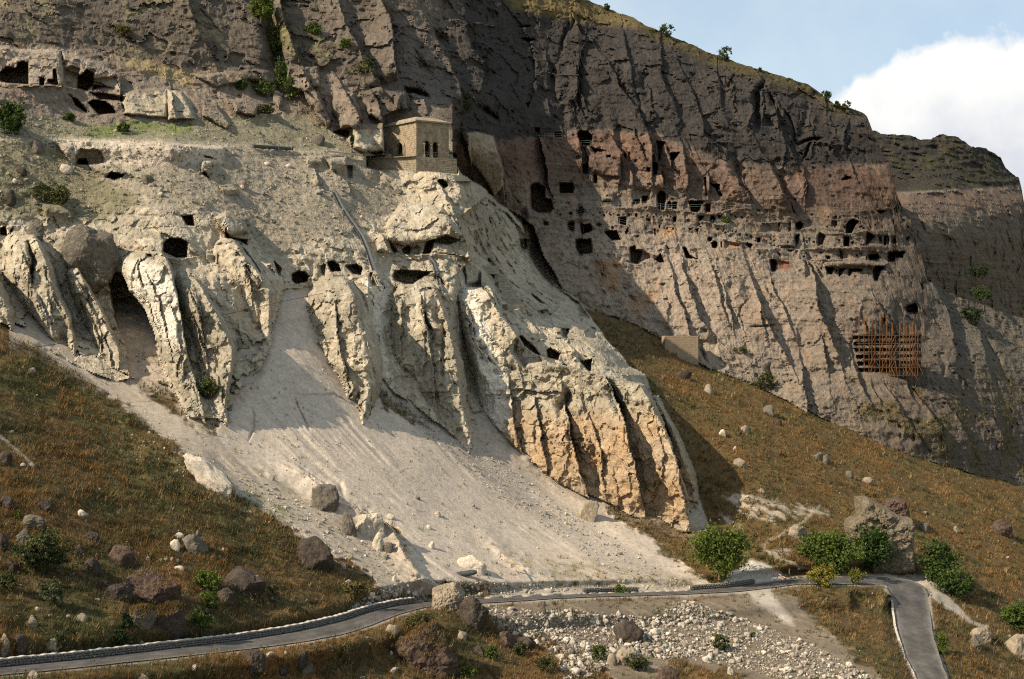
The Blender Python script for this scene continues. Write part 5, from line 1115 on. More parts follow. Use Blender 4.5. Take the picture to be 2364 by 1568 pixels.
# ------------------------------------------------------------------ plants
def leaf_mat(name, mul=1.0):
    m, nt, b = mat_nodes(name); N, L = nt.nodes.new, nt.links.new
    a = N('ShaderNodeAttribute'); a.attribute_name = 'col'
    L(a.outputs['Color'], b.inputs['Base Color'])
    b.inputs['Roughness'].default_value = .7
    tr = N('ShaderNodeBsdfTranslucent'); L(a.outputs['Color'], tr.inputs['Color'])
    mx = N('ShaderNodeMixShader'); mx.inputs[0].default_value = .25
    out = nt.nodes['Material Output']
    L(b.outputs[0], mx.inputs[1]); L(tr.outputs[0], mx.inputs[2]); L(mx.outputs[0], out.inputs['Surface'])
    return m
M_LEAF = leaf_mat('leaf'); M_GRASS = leaf_mat('grass_blade'); M_BARK = stone_mat('bark', (.12, .09, .06), 4, .4, .5, .05, 12)
def leaves(cent, size, cols, r, squash=.6):
    """leaf-sized faces at the given points"""
    n = len(cent)
    a = r.normal(size=(n, 3)); a /= np.linalg.norm(a, axis=1)[:, None]
    b = np.cross(a, r.normal(size=(n, 3))); b /= np.linalg.norm(b, axis=1)[:, None]
    sz = size*r.uniform(.6, 1.35, n)[:, None]
    v = np.stack([cent-a*sz, cent+b*sz*squash, cent+a*sz, cent-b*sz*squash], 1).reshape(-1, 3)
    f = np.arange(4*n).reshape(n, 4)
    return v, f, np.repeat(cols, 4, 0)
GREENS = {'bright': (.098, .132, .024), 'green': (.078, .108, .024), 'deep': (.048, .076, .019), 'olive': (.085, .090, .034), 'grey': (.095, .105, .050), 'yellow': (.24, .19, .035), 'dry': (.16, .125, .045), 'dark': (.028, .042, .016)}
def crown_points(lobes, n, r, clump=.16):
    """points gathered in clumps near the skin of several lobes, with gaps between"""
    vol = np.array([l[3]*l[4]*l[5] for l in lobes])**.67; vol /= vol.sum()
    out = []
    for l, w in zip(lobes, vol):
        c = np.array(l[:3]); R = np.array(l[3:6])
        nc = max(6, int(w*n/45))
        d = r.normal(size=(nc, 3)); d /= np.linalg.norm(d, axis=1)[:, None]
        rad = r.uniform(.45, 1.0, nc)**.6
        cc = d*rad[:, None]*R*(1+.18*r.normal(size=(nc, 1)))
        k = int(w*n)
        pick = r.randint(0, nc, k)
        out.append(c+cc[pick]+r.normal(size=(k, 3))*R*clump)
    return np.concatenate(out)
def plant(name, cat, k, x0, y0, x1, y1, hue, label, n=2600, leaf=None, lobes=7, trunk=True, hue2=None, mix=.25, group=None, base=None, seed=None, flat=.8, part='crown', lean=0, surf_v=None, fill=1.2):
    _bseed[0] += 1
    r = np.random.RandomState(seed or _bseed[0])
    (u0, v0), (u1, v1) = fr(k, [(x0, y0), (x1, y1)])
    ub, vb = fr(k, [base])[0] if base else ((u0+u1)/2, v1)
    p0 = surf(ub, surf_v if surf_v else vb); mp = p0.y/F
    w, h = (u1-u0)*mp, (v1-v0)*mp
    cx, cz = ((u0+u1)/2-ub)*mp, (vb-(v0+v1)/2)*mp
    L_ = [(cx, 0, cz, w*.36*fill, w*.32*flat, h*.38*fill)]
    for i in range(lobes):
        a = 2*math.pi*i/lobes+r.uniform(-.3, .3); q = r.uniform(.55, .8)
        x_ = cx+math.cos(a)*w*.34*q+lean*math.sin(a)*w*.2; z_ = cz+math.sin(a)*h*.33*q
        L_.append((x_, r.uniform(-.3, .3)*w*flat, z_, w*r.uniform(.14, .23), w*r.uniform(.14, .22)*flat, h*r.uniform(.14, .23)))
    n = int(n*1.35)
    pts = crown_points(L_, n, r)
    pts[:, 2] = np.maximum(pts[:, 2], .05*h*r.rand(len(pts)) if not trunk else .02*h)
    c = np.array(GREENS[hue])[None]*r.uniform(.72, 1.3, (len(pts), 1))
    if hue2 is not None:
        patch = (fbm(pts[:, 0]/w*3+r.rand()*9, pts[:, 1]/w*3, pts[:, 2]/h*3, 2)+.15*r.normal(size=len(pts))) > (.5-mix)*.9
        c = np.where(patch[:, None], np.array(GREENS[hue2])[None]*r.uniform(.8, 1.25, (len(pts), 1)), c)
    v, f, cc = leaves(pts, leaf or max(.13, w*.028), c, r)
    o = empty(name, p0, label, cat, group)
    link(part, np_mesh(part, v, f, M_LEAF, cc), o)
    mb = MB()
    tr = max(.06, w*.022)
    if trunk:
        mb.tube([(0, 0, -.5), (cx*.15, 0, h*.12), (cx*.5, .05*w, h*.3), (cx*.9, 0, max(cz, h*.45))], [tr*1.5, tr*1.15, tr, tr*.5], 7)
        mb.build('trunk', M_BARK, o, True)
        for l in L_[1:6]:
            mm = MB(); st = Vector((cx*.45, .04*w, h*.26)); en = Vector(l[:3]); mid = st.lerp(en, .5)+Vector((0, 0, .04*h))
            mm.tube([st, mid, en], [tr*.6, tr*.4, tr*.14], 5); mm.build('limb', M_BARK, o, True)
    else:
        for i in range(5):
            l = L_[1+i % max(1, len(L_)-1)]
            mb.tube([(cx*.1, 0, -.3), (l[0]*.5, l[1]*.5, max(.1, l[2]*.5)), tuple(l[:3])], [tr*.6, tr*.4, tr*.15], 5)
        mb.build('stem', M_BARK, o, True)
    return o
# trees by the road
plant('tree', 'tree', 'N', 30, 488, 490, 840, 'bright', 'bushy bright green tree alone at the foot of the scree by the road', 6500, .24, 9, base=(255, 935), hue2='olive', mix=.2)
plant('tree', 'tree', 'N', 785, 525, 1245, 845, 'green', 'broad green tree yellowing on its right side, in front of the tan pointed boulder', 6500, .24, 9, base=(1040, 875), hue2='bright', mix=.25)
plant('tree', 'tree', 'N', 1165, 505, 1470, 815, 'deep', 'dark green tree standing against the monolith', 4500, .24, 8, base=(1330, 840))
plant('tree', 'tree', 'N', 1628, 618, 1925, 880, 'deep', 'dark green tree right of the monolith', 4200, .24, 7, base=(1770, 905), hue2='green', mix=.2); plant('tree', 'tree', 'N', 1740, 790, 2015, 1010, 'deep', 'dark green bushy tree on the bank below the one right of the monolith', 3600, .22, 7, base=(1880, 1005), hue2='green', mix=.2)
plant('tree', 'tree', 'N', 2195, 1028, 2480, 1240, 'green', 'round green bush-like tree at the right picture edge', 4000, .22, 7, base=(2335, 1240))
plant('shrub', 'shrub', 'N', 848, 778, 1065, 928, 'yellow', 'yellow-leaved shrub on the edge of the road', 2600, .17, 7, False, hue2='bright', mix=.2); plant('shrub', 'shrub', 'N', 1145, 790, 1255, 915, 'bright', 'small shrub with yellow and green leaves right of the yellow one', 1300, .16, 5, False, hue2='yellow', mix=.4)
# shrubs of the left slope
plant('bush', 'bush', 'L', 100, 535, 490, 825, 'olive', 'large dark olive bush on the left grass slope', 5200, .15, 8, False, hue2='dark', mix=.35); plant('bush', 'bush', 'L', 255, 885, 450, 1050, 'grey', 'grey-green bush below the large olive one', 2200, .13, 6, False)
plant('shrub', 'shrub', 'L', 1335, 808, 1535, 945, 'bright', 'bright green shrub on top of the hollow beside the long humped boulder', 2200, .14, 6, False); plant('shrub', 'shrub', 'L', 1395, 945, 1525, 1075, 'bright', 'bright green shrub hanging in the black hollow', 1300, .13, 5, False); plant('shrub', 'shrub', 'L', 1300, 1075, 1470, 1260, 'green', 'green shrub in the shade below the black hollow', 1700, .13, 6, False, hue2='dark', mix=.3)
plant('bush', 'bush', 'L', 735, 1225, 900, 1340, 'dark', 'dark bush right of the small brown boulder above the wall', 1500, .13, 5, False, hue2='deep', mix=.3); plant('bush', 'bush', 'L', 830, 1115, 920, 1235, 'dark', 'dark low bush left of the scrub-covered grey boulder', 1000, .13, 5, False); plant('bush', 'bush', 'L', 330, 1230, 470, 1360, 'olive', 'olive bush among the brown boulders above the wall', 1300, .12, 5, False)
plant('bush', 'bush', 'L', -30, 820, 130, 960, 'olive', 'olive bush cut by the left picture edge', 1500, .13, 5, False, hue2='dark', mix=.3); plant('bush', 'bush', 'L', 90, 400, 160, 460, 'bright', 'little green bush beside the flat pale-faced slab', 500, .12, 4, False); plant('bush', 'bush', 'L', 1850, 880, 1930, 1010, 'grey', 'tall pale weed clump right of the flat-topped ledge boulder', 700, .12, 4, False, hue2='dry', mix=.4)
plant('bush', 'bush', 'M', 0, 880, 190, 1010, 'dry', 'dry brown bush on the bank above the road bend', 1500, .14, 5, False, hue2='olive', mix=.4); plant('bush', 'bush', 'M', 420, 1110, 660, 1250, 'olive', 'olive scrub patch in front of the overhanging boulder', 2200, .14, 6, False, hue2='dry', mix=.5); plant('bush', 'bush', 'M', 985, 1330, 1090, 1430, 'green', 'green bush in the shade right of the great boulder', 1000, .13, 5, False); plant('bush', 'bush', 'M', 1180, 1300, 1300, 1400, 'olive', 'olive bush in front of the pair of brown boulders', 1000, .13, 5, False)
plant('bush', 'bush', 'M', 1970, 1390, 2120, 1510, 'olive', 'olive bush in front of the brown boulder in the rubble', 1400, .13, 5, False, hue2='dark', mix=.3); plant('bush', 'bush', 'M', 1330, 1390, 1500, 1510, 'olive', 'olive scrub at the lower left rim of the rubble', 1500, .13, 6, False, hue2='dry', mix=.35); plant('bush', 'bush', 'M', 800, 1470, 960, 1568, 'green', 'green weed clump at the bottom right of the great boulder', 1300, .13, 5, False, hue2='bright', mix=.3); plant('bush', 'bush', 'M', 1730, 1320, 1830, 1440, 'green', 'green weed in the middle of the white rubble', 900, .13, 5, False, hue2='olive', mix=.3)
plant('bush', 'bush', 'N', 200, 1250, 340, 1370, 'olive', 'olive bush within the rubble left of the brown bank', 1300, .13, 5, False, hue2='dark', mix=.3); plant('bush', 'bush', 'N', 455, 1238, 500, 1275, 'bright', 'tiny bright green bush in the rubble', 300, .11, 4, False); plant('bush', 'bush', 'N', 1735, 1230, 1850, 1390, 'bright', 'green weed strip along the right verge of the road', 1200, .13, 5, False); plant('bush', 'bush', 'M', 1890, 900, 1975, 985, 'bright', 'green bush growing on the low wall along the far road', 700, .13, 5, False)
# on the rock
plant('bush', 'bush', 'D', 1355, 1045, 1535, 1190, 'olive', 'round olive bush at the foot of the left rock spurs', 2600, .17, 6, False, hue2='green', mix=.3); plant('bush', 'bush', 'D', 790, 1040, 1080, 1150, 'dark', 'dark scrub in the shaded gully between spurs', 900, .16, 5, False) if False else None
plant('tree', 'tree', 'A', -40, 685, 185, 935, 'deep', 'dark green tree at the left edge above the railing', 3400, .24, 7, base=(60, 930), hue2='green', mix=.3)
for i, (b, lab) in enumerate([((1710, -60, 1905, 160), 'green tree at the very top of the rock cleft'), ((1830, 140, 2015, 430), 'green tree in the middle of the rock cleft'), ((1905, 400, 1990, 640), 'slim green shrub at the bottom of the rock cleft')]):
    plant('tree' if i < 2 else 'shrub', 'tree' if i < 2 else 'shrub', 'A', *b, 'bright' if i < 2 else 'green', lab, 2600, .26, 7, hue2='olive', mix=.3)
for b, hue, lab in [((1615, 535, 1725, 625), 'deep', 'dark round shrub left of the twin shrubs on the terrace'), ((1735, 550, 1895, 670), 'green', 'rounded green shrub in the middle of the upper terrace'), ((1955, 520, 2085, 700), 'green', 'green shrub right of the mushroom-shaped rock'), ((1785, 715, 1905, 790), 'olive', 'olive shrub in front of the mushroom-shaped rock'), ((805, 850, 900, 925), 'green', 'green shrub below the big lower arch cave'), ((790, 165, 905, 260), 'dry', 'yellowish bush high on the left cliff'), ((440, 780, 520, 840), 'green', 'green shrub beside the white ledge rock'), ((2110, 150, 2240, 240), 'bright', 'bright green shrub right of the rock cleft'), ((190, 1250, 480, 1400), 'olive', 'olive bush among the grey rocks left of the ledge caves'), ((340, 1290, 500, 1420), 'olive', 'second olive bush right of the one among the grey rocks')]:
    plant('shrub', 'shrub', 'A', *b, hue, lab, 1300, .2, 6, False, hue2='olive', mix=.3)
plant('shrub', 'shrub', 'B', 60, 930, 90, 1030, 'dark', 'dark shrub at the cave left of the belfry', 400, .18, 4, False); plant('shrub', 'shrub', 'B', 800, 620, 930, 760, 'olive', 'olive shrub patch on the dark cliff right above the belfry', 900, .22, 5, False); plant('shrub', 'shrub', 'B', -20, 260, 80, 330, 'bright', 'green shrub on the grassy cleft left of the dark recess', 700, .2, 5, False); plant('shrub', 'shrub', 'B', 100, 400, 230, 520, 'olive', 'olive shrubs on the rib above the belfry', 900, .2, 5, False)
for k, b, lab in [('B', (2195, 195, 2315, 285), 'largest shrub on the skyline'), ('C', (235, 340, 345, 440), 'dark shrub on the skyline below the largest one'), ('C', (945, 635, 1042, 712), 'shrub on the skyline where the cloud begins'), ('C', (1048, 690, 1100, 738), 'low shrub on the skyline beside the thin tree'), ('C', (1990, 992, 2045, 1035), 'little shrub on top of the farther cliff'), ('C', (525, 465, 550, 492), 'tiny shrub on the skyline between larger ones'), ('B', (1810, 35, 1860, 80), 'small shrub highest on the skyline')]:
    (u0, v0), (u1, v1) = fr(k, [b[:2], b[2:]])
    t0 = float(np.interp((u0+u1)/2, us, top))
    if 'farther' in lab:
        continue
    plant('shrub', 'shrub', k, *b, 'deep', lab, 900, .2, 6, False, hue2='olive', mix=.25, surf_v=t0+6)
plant('tree', 'tree', 'C', 1100, 683, 1172, 745, 'olive', 'thin little tree alone against the cloud on the skyline', 420, .2, 5, base=(1140, 748), surf_v=float(np.interp(1955, us, top))+6)
plant('shrub', 'shrub', 'H', 635, 325, 800, 425, 'olive', 'olive shrub on the upper cave tier', 900, .2, 5, False, hue2='green', mix=.3); plant('shrub', 'shrub', 'H', 625, 555, 760, 650, 'green', 'green shrub on the middle cave tier', 800, .2, 5, False)
plant('shrub', 'shrub', 'G', 485, 1005, 650, 1140, 'olive', 'olive shrubs at the foot of the right-hand cliff', 1100, .22, 6, False, hue2='dark', mix=.3); plant('shrub', 'shrub', 'G', 1930, 540, 2080, 680, 'dark', 'dark shrub on the shaded cliff right of the scaffold', 1200, .26, 6, False); plant('shrub', 'shrub', 'G', 1970, 270, 2130, 350, 'dark', 'dark shrub on the far right ledge', 900, .26, 5, False); plant('shrub', 'shrub', 'G', 2000, 420, 2150, 510, 'deep', 'green shrub on the slanting ledge at the far right', 900, .26, 5, False); plant('shrub', 'shrub', 'G', 330, 830, 470, 875, 'olive', 'low olive shrub strip on the right-hand cliff', 500, .2, 5, False)

# ---- grass: nobody could count it
def nearest(A, u, v):
    j = np.clip(np.round((u-us[0])/2.6).astype(int), 0, NU-1)
    i = np.clip(np.round((v-top[j])/(VB-top[j])*(NV-1)).astype(int), 0, NV-1)
    return A[i, j]
def strewn(n, r, umin, umax, vmin, vmax, prob):
    """random places on the mountain side, kept with the given chance"""
    u = r.uniform(umin, umax, n); v = r.uniform(vmin, vmax, n)
    keep = (r.rand(n) < nearest(prob, u, v)) & (v > np.interp(u, us, top)+2)
    u, v = u[keep], v[keep]
    D = nearest(Dd, u, v)
    return u, v, np.stack(W(u, v, D), -1), D
_lum = col.sum(-1)
grass_p = isg*(1-scree)*(1-np.clip(sstep(.55, .8, _lum), 0, 1))
_rd = np.ones(U.shape); _rd[rb] = (de > 4)
grass_p = grass_p*_rd
grass_p = grass_p*(.35+.65*sstep(-.3, .2, nz2+.4*nz1))
soft_p = np.where(isg, 0, 1)*(.05*isspur*sstep(.05, .3, nz1+.4*nz2)+.10*soil_up*sstep(-.1, .3, nz2)+.45*vegsl*sstep(-.1, .3, nz2)+.10*edge_g+.3*vegup*sstep(.1, .4, nz2)+.5*lowr*sstep(.0, .25, nz1+.35*nz2))*(cave_id < 0)
weed_p = isg*scree*(.02+.42*sc3*sstep(-.12, .2, nz2+.3*nz1)+.35*poly_mask([(1110, 1250), (1300, 1280), (1600, 1340), (1600, 1356), (1300, 1356), (1000, 1375), (1130, 1350)], 14)*sstep(-.1, .2, nz2)+.30*sc3*sstep(.1, .35, nz1)+.4*poly_mask([(240, 930), (480, 1085), (700, 1200), (640, 1220), (300, 1050)], 14)*sstep(0, .3, nz2))*_rd
def blades(name, u, P, D, r, hmin, hmax, nb, hues, wts, label, wid=.05, lean=.5):
    n = len(P)
    # neighbouring tufts share a hue, so the cover lies in patches
    rank = fbm(P[:, 0]/11, P[:, 1]/11, P[:, 2]/11, 3, off=95)+.22*r.normal(size=n); o_ = np.argsort(np.argsort(rank))/max(1, n)
    hsel = np.clip(np.searchsorted(np.cumsum(np.array(wts)/sum(wts)), o_), 0, len(hues)-1)
    base = np.array(hues)[hsel]*r.uniform(.7, 1.35, (n, 1))
    patch = fbm(P[:, 0]/6, P[:, 1]/6, P[:, 2]/6, 2, off=91)
    base = base*(1+.5*patch[:, None])
    V_, C_ = [], []
    for b in range(nb):
        a = r.uniform(0, 2*np.pi, n); h = r.uniform(hmin, hmax, n)*(.7+.3*np.clip(D/200, .6, 1.6)); w = wid*r.uniform(.6, 1.3, n)*np.clip(D/170, .7, 2)
        off = r.normal(size=(n, 2))*.16
        q = P.copy(); q[:, 0] += off[:, 0]; q[:, 1] += off[:, 1]; q[:, 2] -= .08
        dx = np.stack([np.cos(a)*w, np.sin(a)*w, 0*a], -1)
        la = r.uniform(0, 2*np.pi, n); ln = r.uniform(.05, lean, n)
        tip = q+np.stack([np.cos(la)*ln*h+.25*h, np.sin(la)*ln*h, h], -1)
        V_.append(np.stack([q-dx, q+dx, tip], 1)); C_.append(np.repeat((base*r.uniform(.85, 1.2, (n, 1)))[:, None], 3, 1))
    v = np.concatenate(V_).reshape(-1, 3); c = np.concatenate(C_).reshape(-1, 3)
    f = np.arange(len(v)).reshape(-1, 3)
    o = link(name, np_mesh(name, v, f, M_GRASS, np.clip(c, .01, .6)))
    tag(o, label, None, None, 'stuff')
    return o
r_ = np.random.RandomState(3)
DRY = [(.19, .102, .035), (.105, .066, .027), (.235, .155, .07), (.085, .076, .030), (.055, .064, .024)]
u, v, P, D = strewn(150000, r_, -100, 2460, 740, 1660, grass_p)
blades('dry_grass', u, P, D, r_, .25, .75, 4, DRY, [.26, .24, .09, .25, .16], 'brown and orange dry grass covering the slopes', .045)
u, v, P, D = strewn(120000, r_, -100, 2460, -20, 1130, soft_p)
blades('ledge_grass', u, P, D, r_, .25, .7, 4, [(.13, .102, .042), (.085, .085, .034), (.18, .135, .058), (.06, .068, .026)], [.35, .32, .10, .23], 'olive and yellow grass on the upper ledges and slopes', .06)
u, v, P, D = strewn(60000, r_, -100, 2460, 880, 1660, weed_p)
blades('weeds', u, P, D, r_, .2, .6, 5, [(.13, .11, .04), (.07, .09, .03), (.19, .14, .055)], [.4, .35, .25], 'thin weeds growing through the scree and rubble', .05)
# low scrub between the boulders
scrub_p = isg*(1-scree)*_rd*sstep(.02, .3, nz1-.5*nz2)*sstep(1500, 900, U)*.7+isg*(1-scree)*_rd*.06+isg*sc3*_rd*.30*sstep(.0, .3, nz1+.5*nz2)
u, v, P, D = strewn(30000, r_, -100, 2460, 760, 1660, grass_p*sstep(-.05, .3, nz1-.3*nz2)*.8)
blades('tall_grass', u, P, D, r_, .55, 1.15, 7, [(.20, .115, .042), (.125, .078, .031), (.27, .185, .085), (.09, .082, .033)], [.34, .26, .14, .26], 'taller tufts of dry grass standing over the turf', .05, .6)
u, v, P, D = strewn(11000, r_, -100, 2460, 800, 1660, scrub_p)
sc_v = []
kq = 26
cent = np.repeat(P, kq, 0)+r_.normal(size=(len(P)*kq, 3))*np.array((.42, .42, .26))*np.repeat(r_.uniform(.5, 1.9, len(P)), kq)[:, None]+np.array((0, 0, .25))
hue = np.array([(.075, .078, .030), (.050, .062, .022), (.11, .088, .036), (.085, .09, .045)])[np.repeat(r_.choice(4, len(P), p=[.35, .25, .28, .12]), kq)]
vv, ff, cc = leaves(cent, .12, hue*r_.uniform(.7, 1.3, (len(cent), 1)), r_)
tag(link('scrub', np_mesh('scrub', vv, ff, M_LEAF, cc)), 'low olive and brown scrub among the boulders', None, None, 'stuff')

# grass that grows on the backs of two boulders
for frag, n_ in (('with a grassy top', 1500), ('tall mossy boulder', 700), ('scrub-covered grey boulder', 500), ('largest red-brown boulder', 350)):
    bo = next((o for o in bpy.data.objects if frag in o.get('label', '')), None)
    if bo is None: continue
    me = bo.data; co = np.empty(len(me.vertices)*3, np.float32); no = np.empty(len(me.vertices)*3, np.float32)
    me.vertices.foreach_get('co', co); me.vertices.foreach_get('normal', no); co = co.reshape(-1, 3); no = no.reshape(-1, 3)
    k_ = np.nonzero((no[:, 2] > .45) & (co[:, 2] > np.percentile(co[:, 2], 55)))[0]
    if not len(k_): continue
    pk = r_.choice(k_, n_); P = co[pk].astype(np.float64)+r_.normal(size=(n_, 3))*.08+np.array(bo.location)
    o = blades('grass_top', None, P, P[:, 1], r_, .2, .55, 4, DRY, [.3, .26, .1, .22, .12], None, .045)
    o.parent = bo; o.matrix_parent_inverse = Matrix.Translation(-Vector(bo.location))
# ------------------------------------------------------------------ rubble and loose stones
def loose_points(r, n, poly, k='P', prob=None):
    pts = fr(k, poly); xs = [p[0] for p in pts]; ys = [p[1] for p in pts]
    u = r.uniform(min(xs), max(xs), n); v = r.uniform(min(ys), max(ys), n)
    m = in_poly(u, v, pts)
    if prob is not None: m &= r.rand(n) < nearest(prob, u, v)
    return u[m], v[m]
ROCKV = [boulder_verts(900+i, 2 if i < 6 else 1, 8, .03, .42) for i in range(12)]
M_RUB = stone_mat('rubble_stone', None, 3, .25, .4, .08, 9)
PALE = np.array([(.44, .38, .31), (.34, .295, .24), (.27, .235, .195), (.54, .48, .405), (.19, .162, .13)])
def stones_mesh(name, P, size, r, cols, lo=True, sink=.25):
    V_, F_, C_ = [], [], []; n0 = 0
    ids = r.randint(6 if lo else 0, 12 if lo else 6, len(P))
    for t in range(12):
        m = ids == t
        if not m.any(): continue
        pv, pf = ROCKV[t]; k = int(m.sum())
        a = r.uniform(0, 2*np.pi, k); ca, sa = np.cos(a), np.sin(a)
        s = size[m][:, None]*r.uniform(.65, 1.25, (k, 3))
        q = pv[None]*s[:, None, :]
        x = q[..., 0]*ca[:, None]-q[..., 1]*sa[:, None]; y = q[..., 0]*sa[:, None]+q[..., 1]*ca[:, None]
        w = np.stack([x, y, q[..., 2]], -1)+P[m][:, None, :]+np.array((0, 0, 1))*(size[m][:, None, None]*(.7-sink*1.6))
        V_.append(w.reshape(-1, 3)); F_.append((pf[None]+(np.arange(k)*len(pv))[:, None, None]+n0).reshape(-1, 3)); n0 += k*len(pv)
        C_.append(np.repeat(cols[m], len(pv), 0))
    return np_mesh(name, np.concatenate(V_), np.concatenate(F_), M_RUB, np.concatenate(C_))
r_ = np.random.RandomState(21)
RUB = fr('M', [(1010, 1060), (1350, 1100), (1650, 1090), (1900, 1120), (2150, 1150), (2364, 1020)])+fr('N', [(200, 1080), (560, 1200), (900, 1330), (1250, 1520), (1330, 1568), (700, 1568), (300, 1480), (0, 1420)])+fr('M', [(2200, 1440), (2090, 1400), (1850, 1470), (1700, 1568), (1540, 1568), (1480, 1420), (1350, 1330), (1200, 1260), (1040, 1170)])
rub_p = isg*_rd*(.30+.70*sstep(-.2, .25, nz1+.6*nz2))
u, v = loose_points(r_, 26000, RUB, 'P', rub_p)
P = np.stack(W(u, v, nearest(Dd, u, v)), -1)
size = np.clip(np.exp(r_.normal(-2.35, .66, len(P))), .05, .5)
bigger = sstep(1420, 1500, v)*sstep(1640, 1400, u)
size = size*(1+.12*bigger)
cols = PALE[r_.choice(5, len(P), p=[.24, .28, .24, .10, .14])]*r_.uniform(.85, 1.12, (len(P), 1))
order = np.argsort(-size*F/P[:, 1])
bigi, rest = order[:230], order[230:]
mats = [stone_mat('rubble_%s' % n_, c_, 3, .25, .5, .08, 9) for n_, c_ in (('white', (.50, .43, .345)), ('pale', (.37, .315, .25)), ('dun', (.25, .208, .165)))]
meshes = []
for i in range(6):
    for m_ in mats:
        pv, pf = boulder_verts(700+i, 3, 8, .05, .40); meshes.append(np_mesh('rubble_stone', pv, pf, m_))
KIND_ = ('white', 'pale beige', 'dun brown')
for i in bigi:
    mi = r_.randint(0, len(meshes)); o = link('rubble_stone', meshes[mi], None, P[i]+np.array((0, 0, size[i]*.38)))
    o.scale = size[i]*r_.uniform(.75, 1.2, 3); o.rotation_euler = (r_.uniform(-.5, .5), r_.uniform(-.5, .5), r_.uniform(0, 6.28))
    place = 'close under the road' if v[i] < 1440 else 'round the smooth dark oval boulder' if abs(u[i]-1452) < 90 and v[i] < 1510 else 'in the lower rubble near the picture edge' if v[i] > 1520 else 'in the left half of the rubble fan' if u[i] < 1450 else 'in the right half of the rubble fan'
    size_ = 'large' if size[i] > np.median(size[bigi]) else 'small'
    tag(o, '%s %s angular stone %s' % (size_, KIND_[mi % 3], place), 'stone', '%s %s rubble stones %s' % (size_, KIND_[mi % 3], place))
tag(link('rubble', stones_mesh('rubble', P[rest], size[rest], r_, cols[rest], False)), 'white and grey rubble fan spilling down below the road', None, None, 'stuff')
# stones of the great scree
parts_ = []
STREAK = [(885, 905), (920, 925), (1100, 1025), (1300, 1165), (1420, 1245), (1590, 1348), (1440, 1345), (1290, 1235), (1150, 1150), (1000, 1020)]
EDGE = [(290, 990), (380, 1000), (480, 1060), (600, 1110), (720, 1160), (800, 1220), (880, 1270), (940, 1330), (960, 1385), (880, 1380), (780, 1310), (640, 1220), (480, 1130), (340, 1060)]
BANK = [(1000, 1340), (1130, 1345), (1300, 1352), (1600, 1352), (1640, 1364), (1300, 1372), (1130, 1380), (1000, 1385)]
PILE = [(860, 1370), (920, 1350), (985, 1370), (985, 1392), (900, 1400), (820, 1412), (800, 1405)]
ALL = [(60, 740), (300, 880), (560, 1030), (690, 660), (700, 820), (860, 930), (1110, 1010), (1350, 1130), (1640, 1350), (1000, 1345), (940, 1330), (700, 1190), (300, 960)]
for poly, n, mu, sg, pr in [(STREAK, 9000, -2.2, .45, None), (EDGE, 6000, -2.1, .45, rub_p), (BANK, 2200, -2.0, .5, rub_p), (PILE, 900, -1.6, .45, None), (ALL, 5500, -2.6, .5, isg*scree*1.0)]:
    u, v = loose_points(r_, n, poly, 'P', pr)
    P = np.stack(W(u, v, nearest(Dd, u, v)), -1); s = np.clip(np.exp(r_.normal(mu, sg, len(P))), .05, .6)
    parts_.append((P, s))
P = np.concatenate([p for p, s in parts_]); s = np.concatenate([s for p, s in parts_])
cols = PALE[r_.choice(5, len(P), p=[.26, .30, .22, .12, .10])]*r_.uniform(.8, 1.1, (len(P), 1))
tag(link('scree_stones', stones_mesh('scree_stones', P, s, r_, cols, True)), 'loose grey stones strewn over the pale scree', None, None, 'stuff')
# broken stones on the slopes above and pale stones in the grass
dirt_p = (~isg)*np.clip(dirt+.6*vegsl, 0, 1)*(.3+.7*sstep(0, .3, nz2))*(cave_id < 0)
u, v = loose_points(r_, 9000, [(-60, 260), (900, 260), (1060, 420), (1060, 560), (-60, 560)], 'P', dirt_p)
P = np.stack(W(u, v, nearest(Dd, u, v)), -1); s = np.clip(np.exp(r_.normal(-2.2, .62, len(P))), .06, .9)
cols = np.array([(.26, .225, .175), (.34, .29, .225), (.19, .168, .13), (.43, .37, .29)])[r_.choice(4, len(P), p=[.4, .25, .25, .1])]*r_.uniform(.85, 1.12, (len(P), 1))
tag(link('slope_stones', stones_mesh('slope_stones', P, s, r_, cols, False)), 'broken stones littering the dusty slope under the path', None, None, 'stuff')
pale_p = isg*(1-scree)*_rd*(.25+.75*sstep(.1, .4, nz2))
u, v = loose_points(r_, 1500, [(0, 800), (900, 1200), (2400, 1100), (2400, 1600), (0, 1600)], 'P', pale_p)
P = np.stack(W(u, v, nearest(Dd, u, v)), -1); s = np.clip(np.exp(r_.normal(-1.55, .5, len(P))), .1, .7)
cols = np.array([(.30, .25, .195), (.42, .36, .285), (.14, .112, .09), (.20, .165, .13)])[r_.choice(4, len(P), p=[.3, .2, .25, .25])]
tag(link('grass_stones', stones_mesh('grass_stones', P, s, r_, cols, False)), 'small stones lying about in the dry grass', None, None, 'stuff')
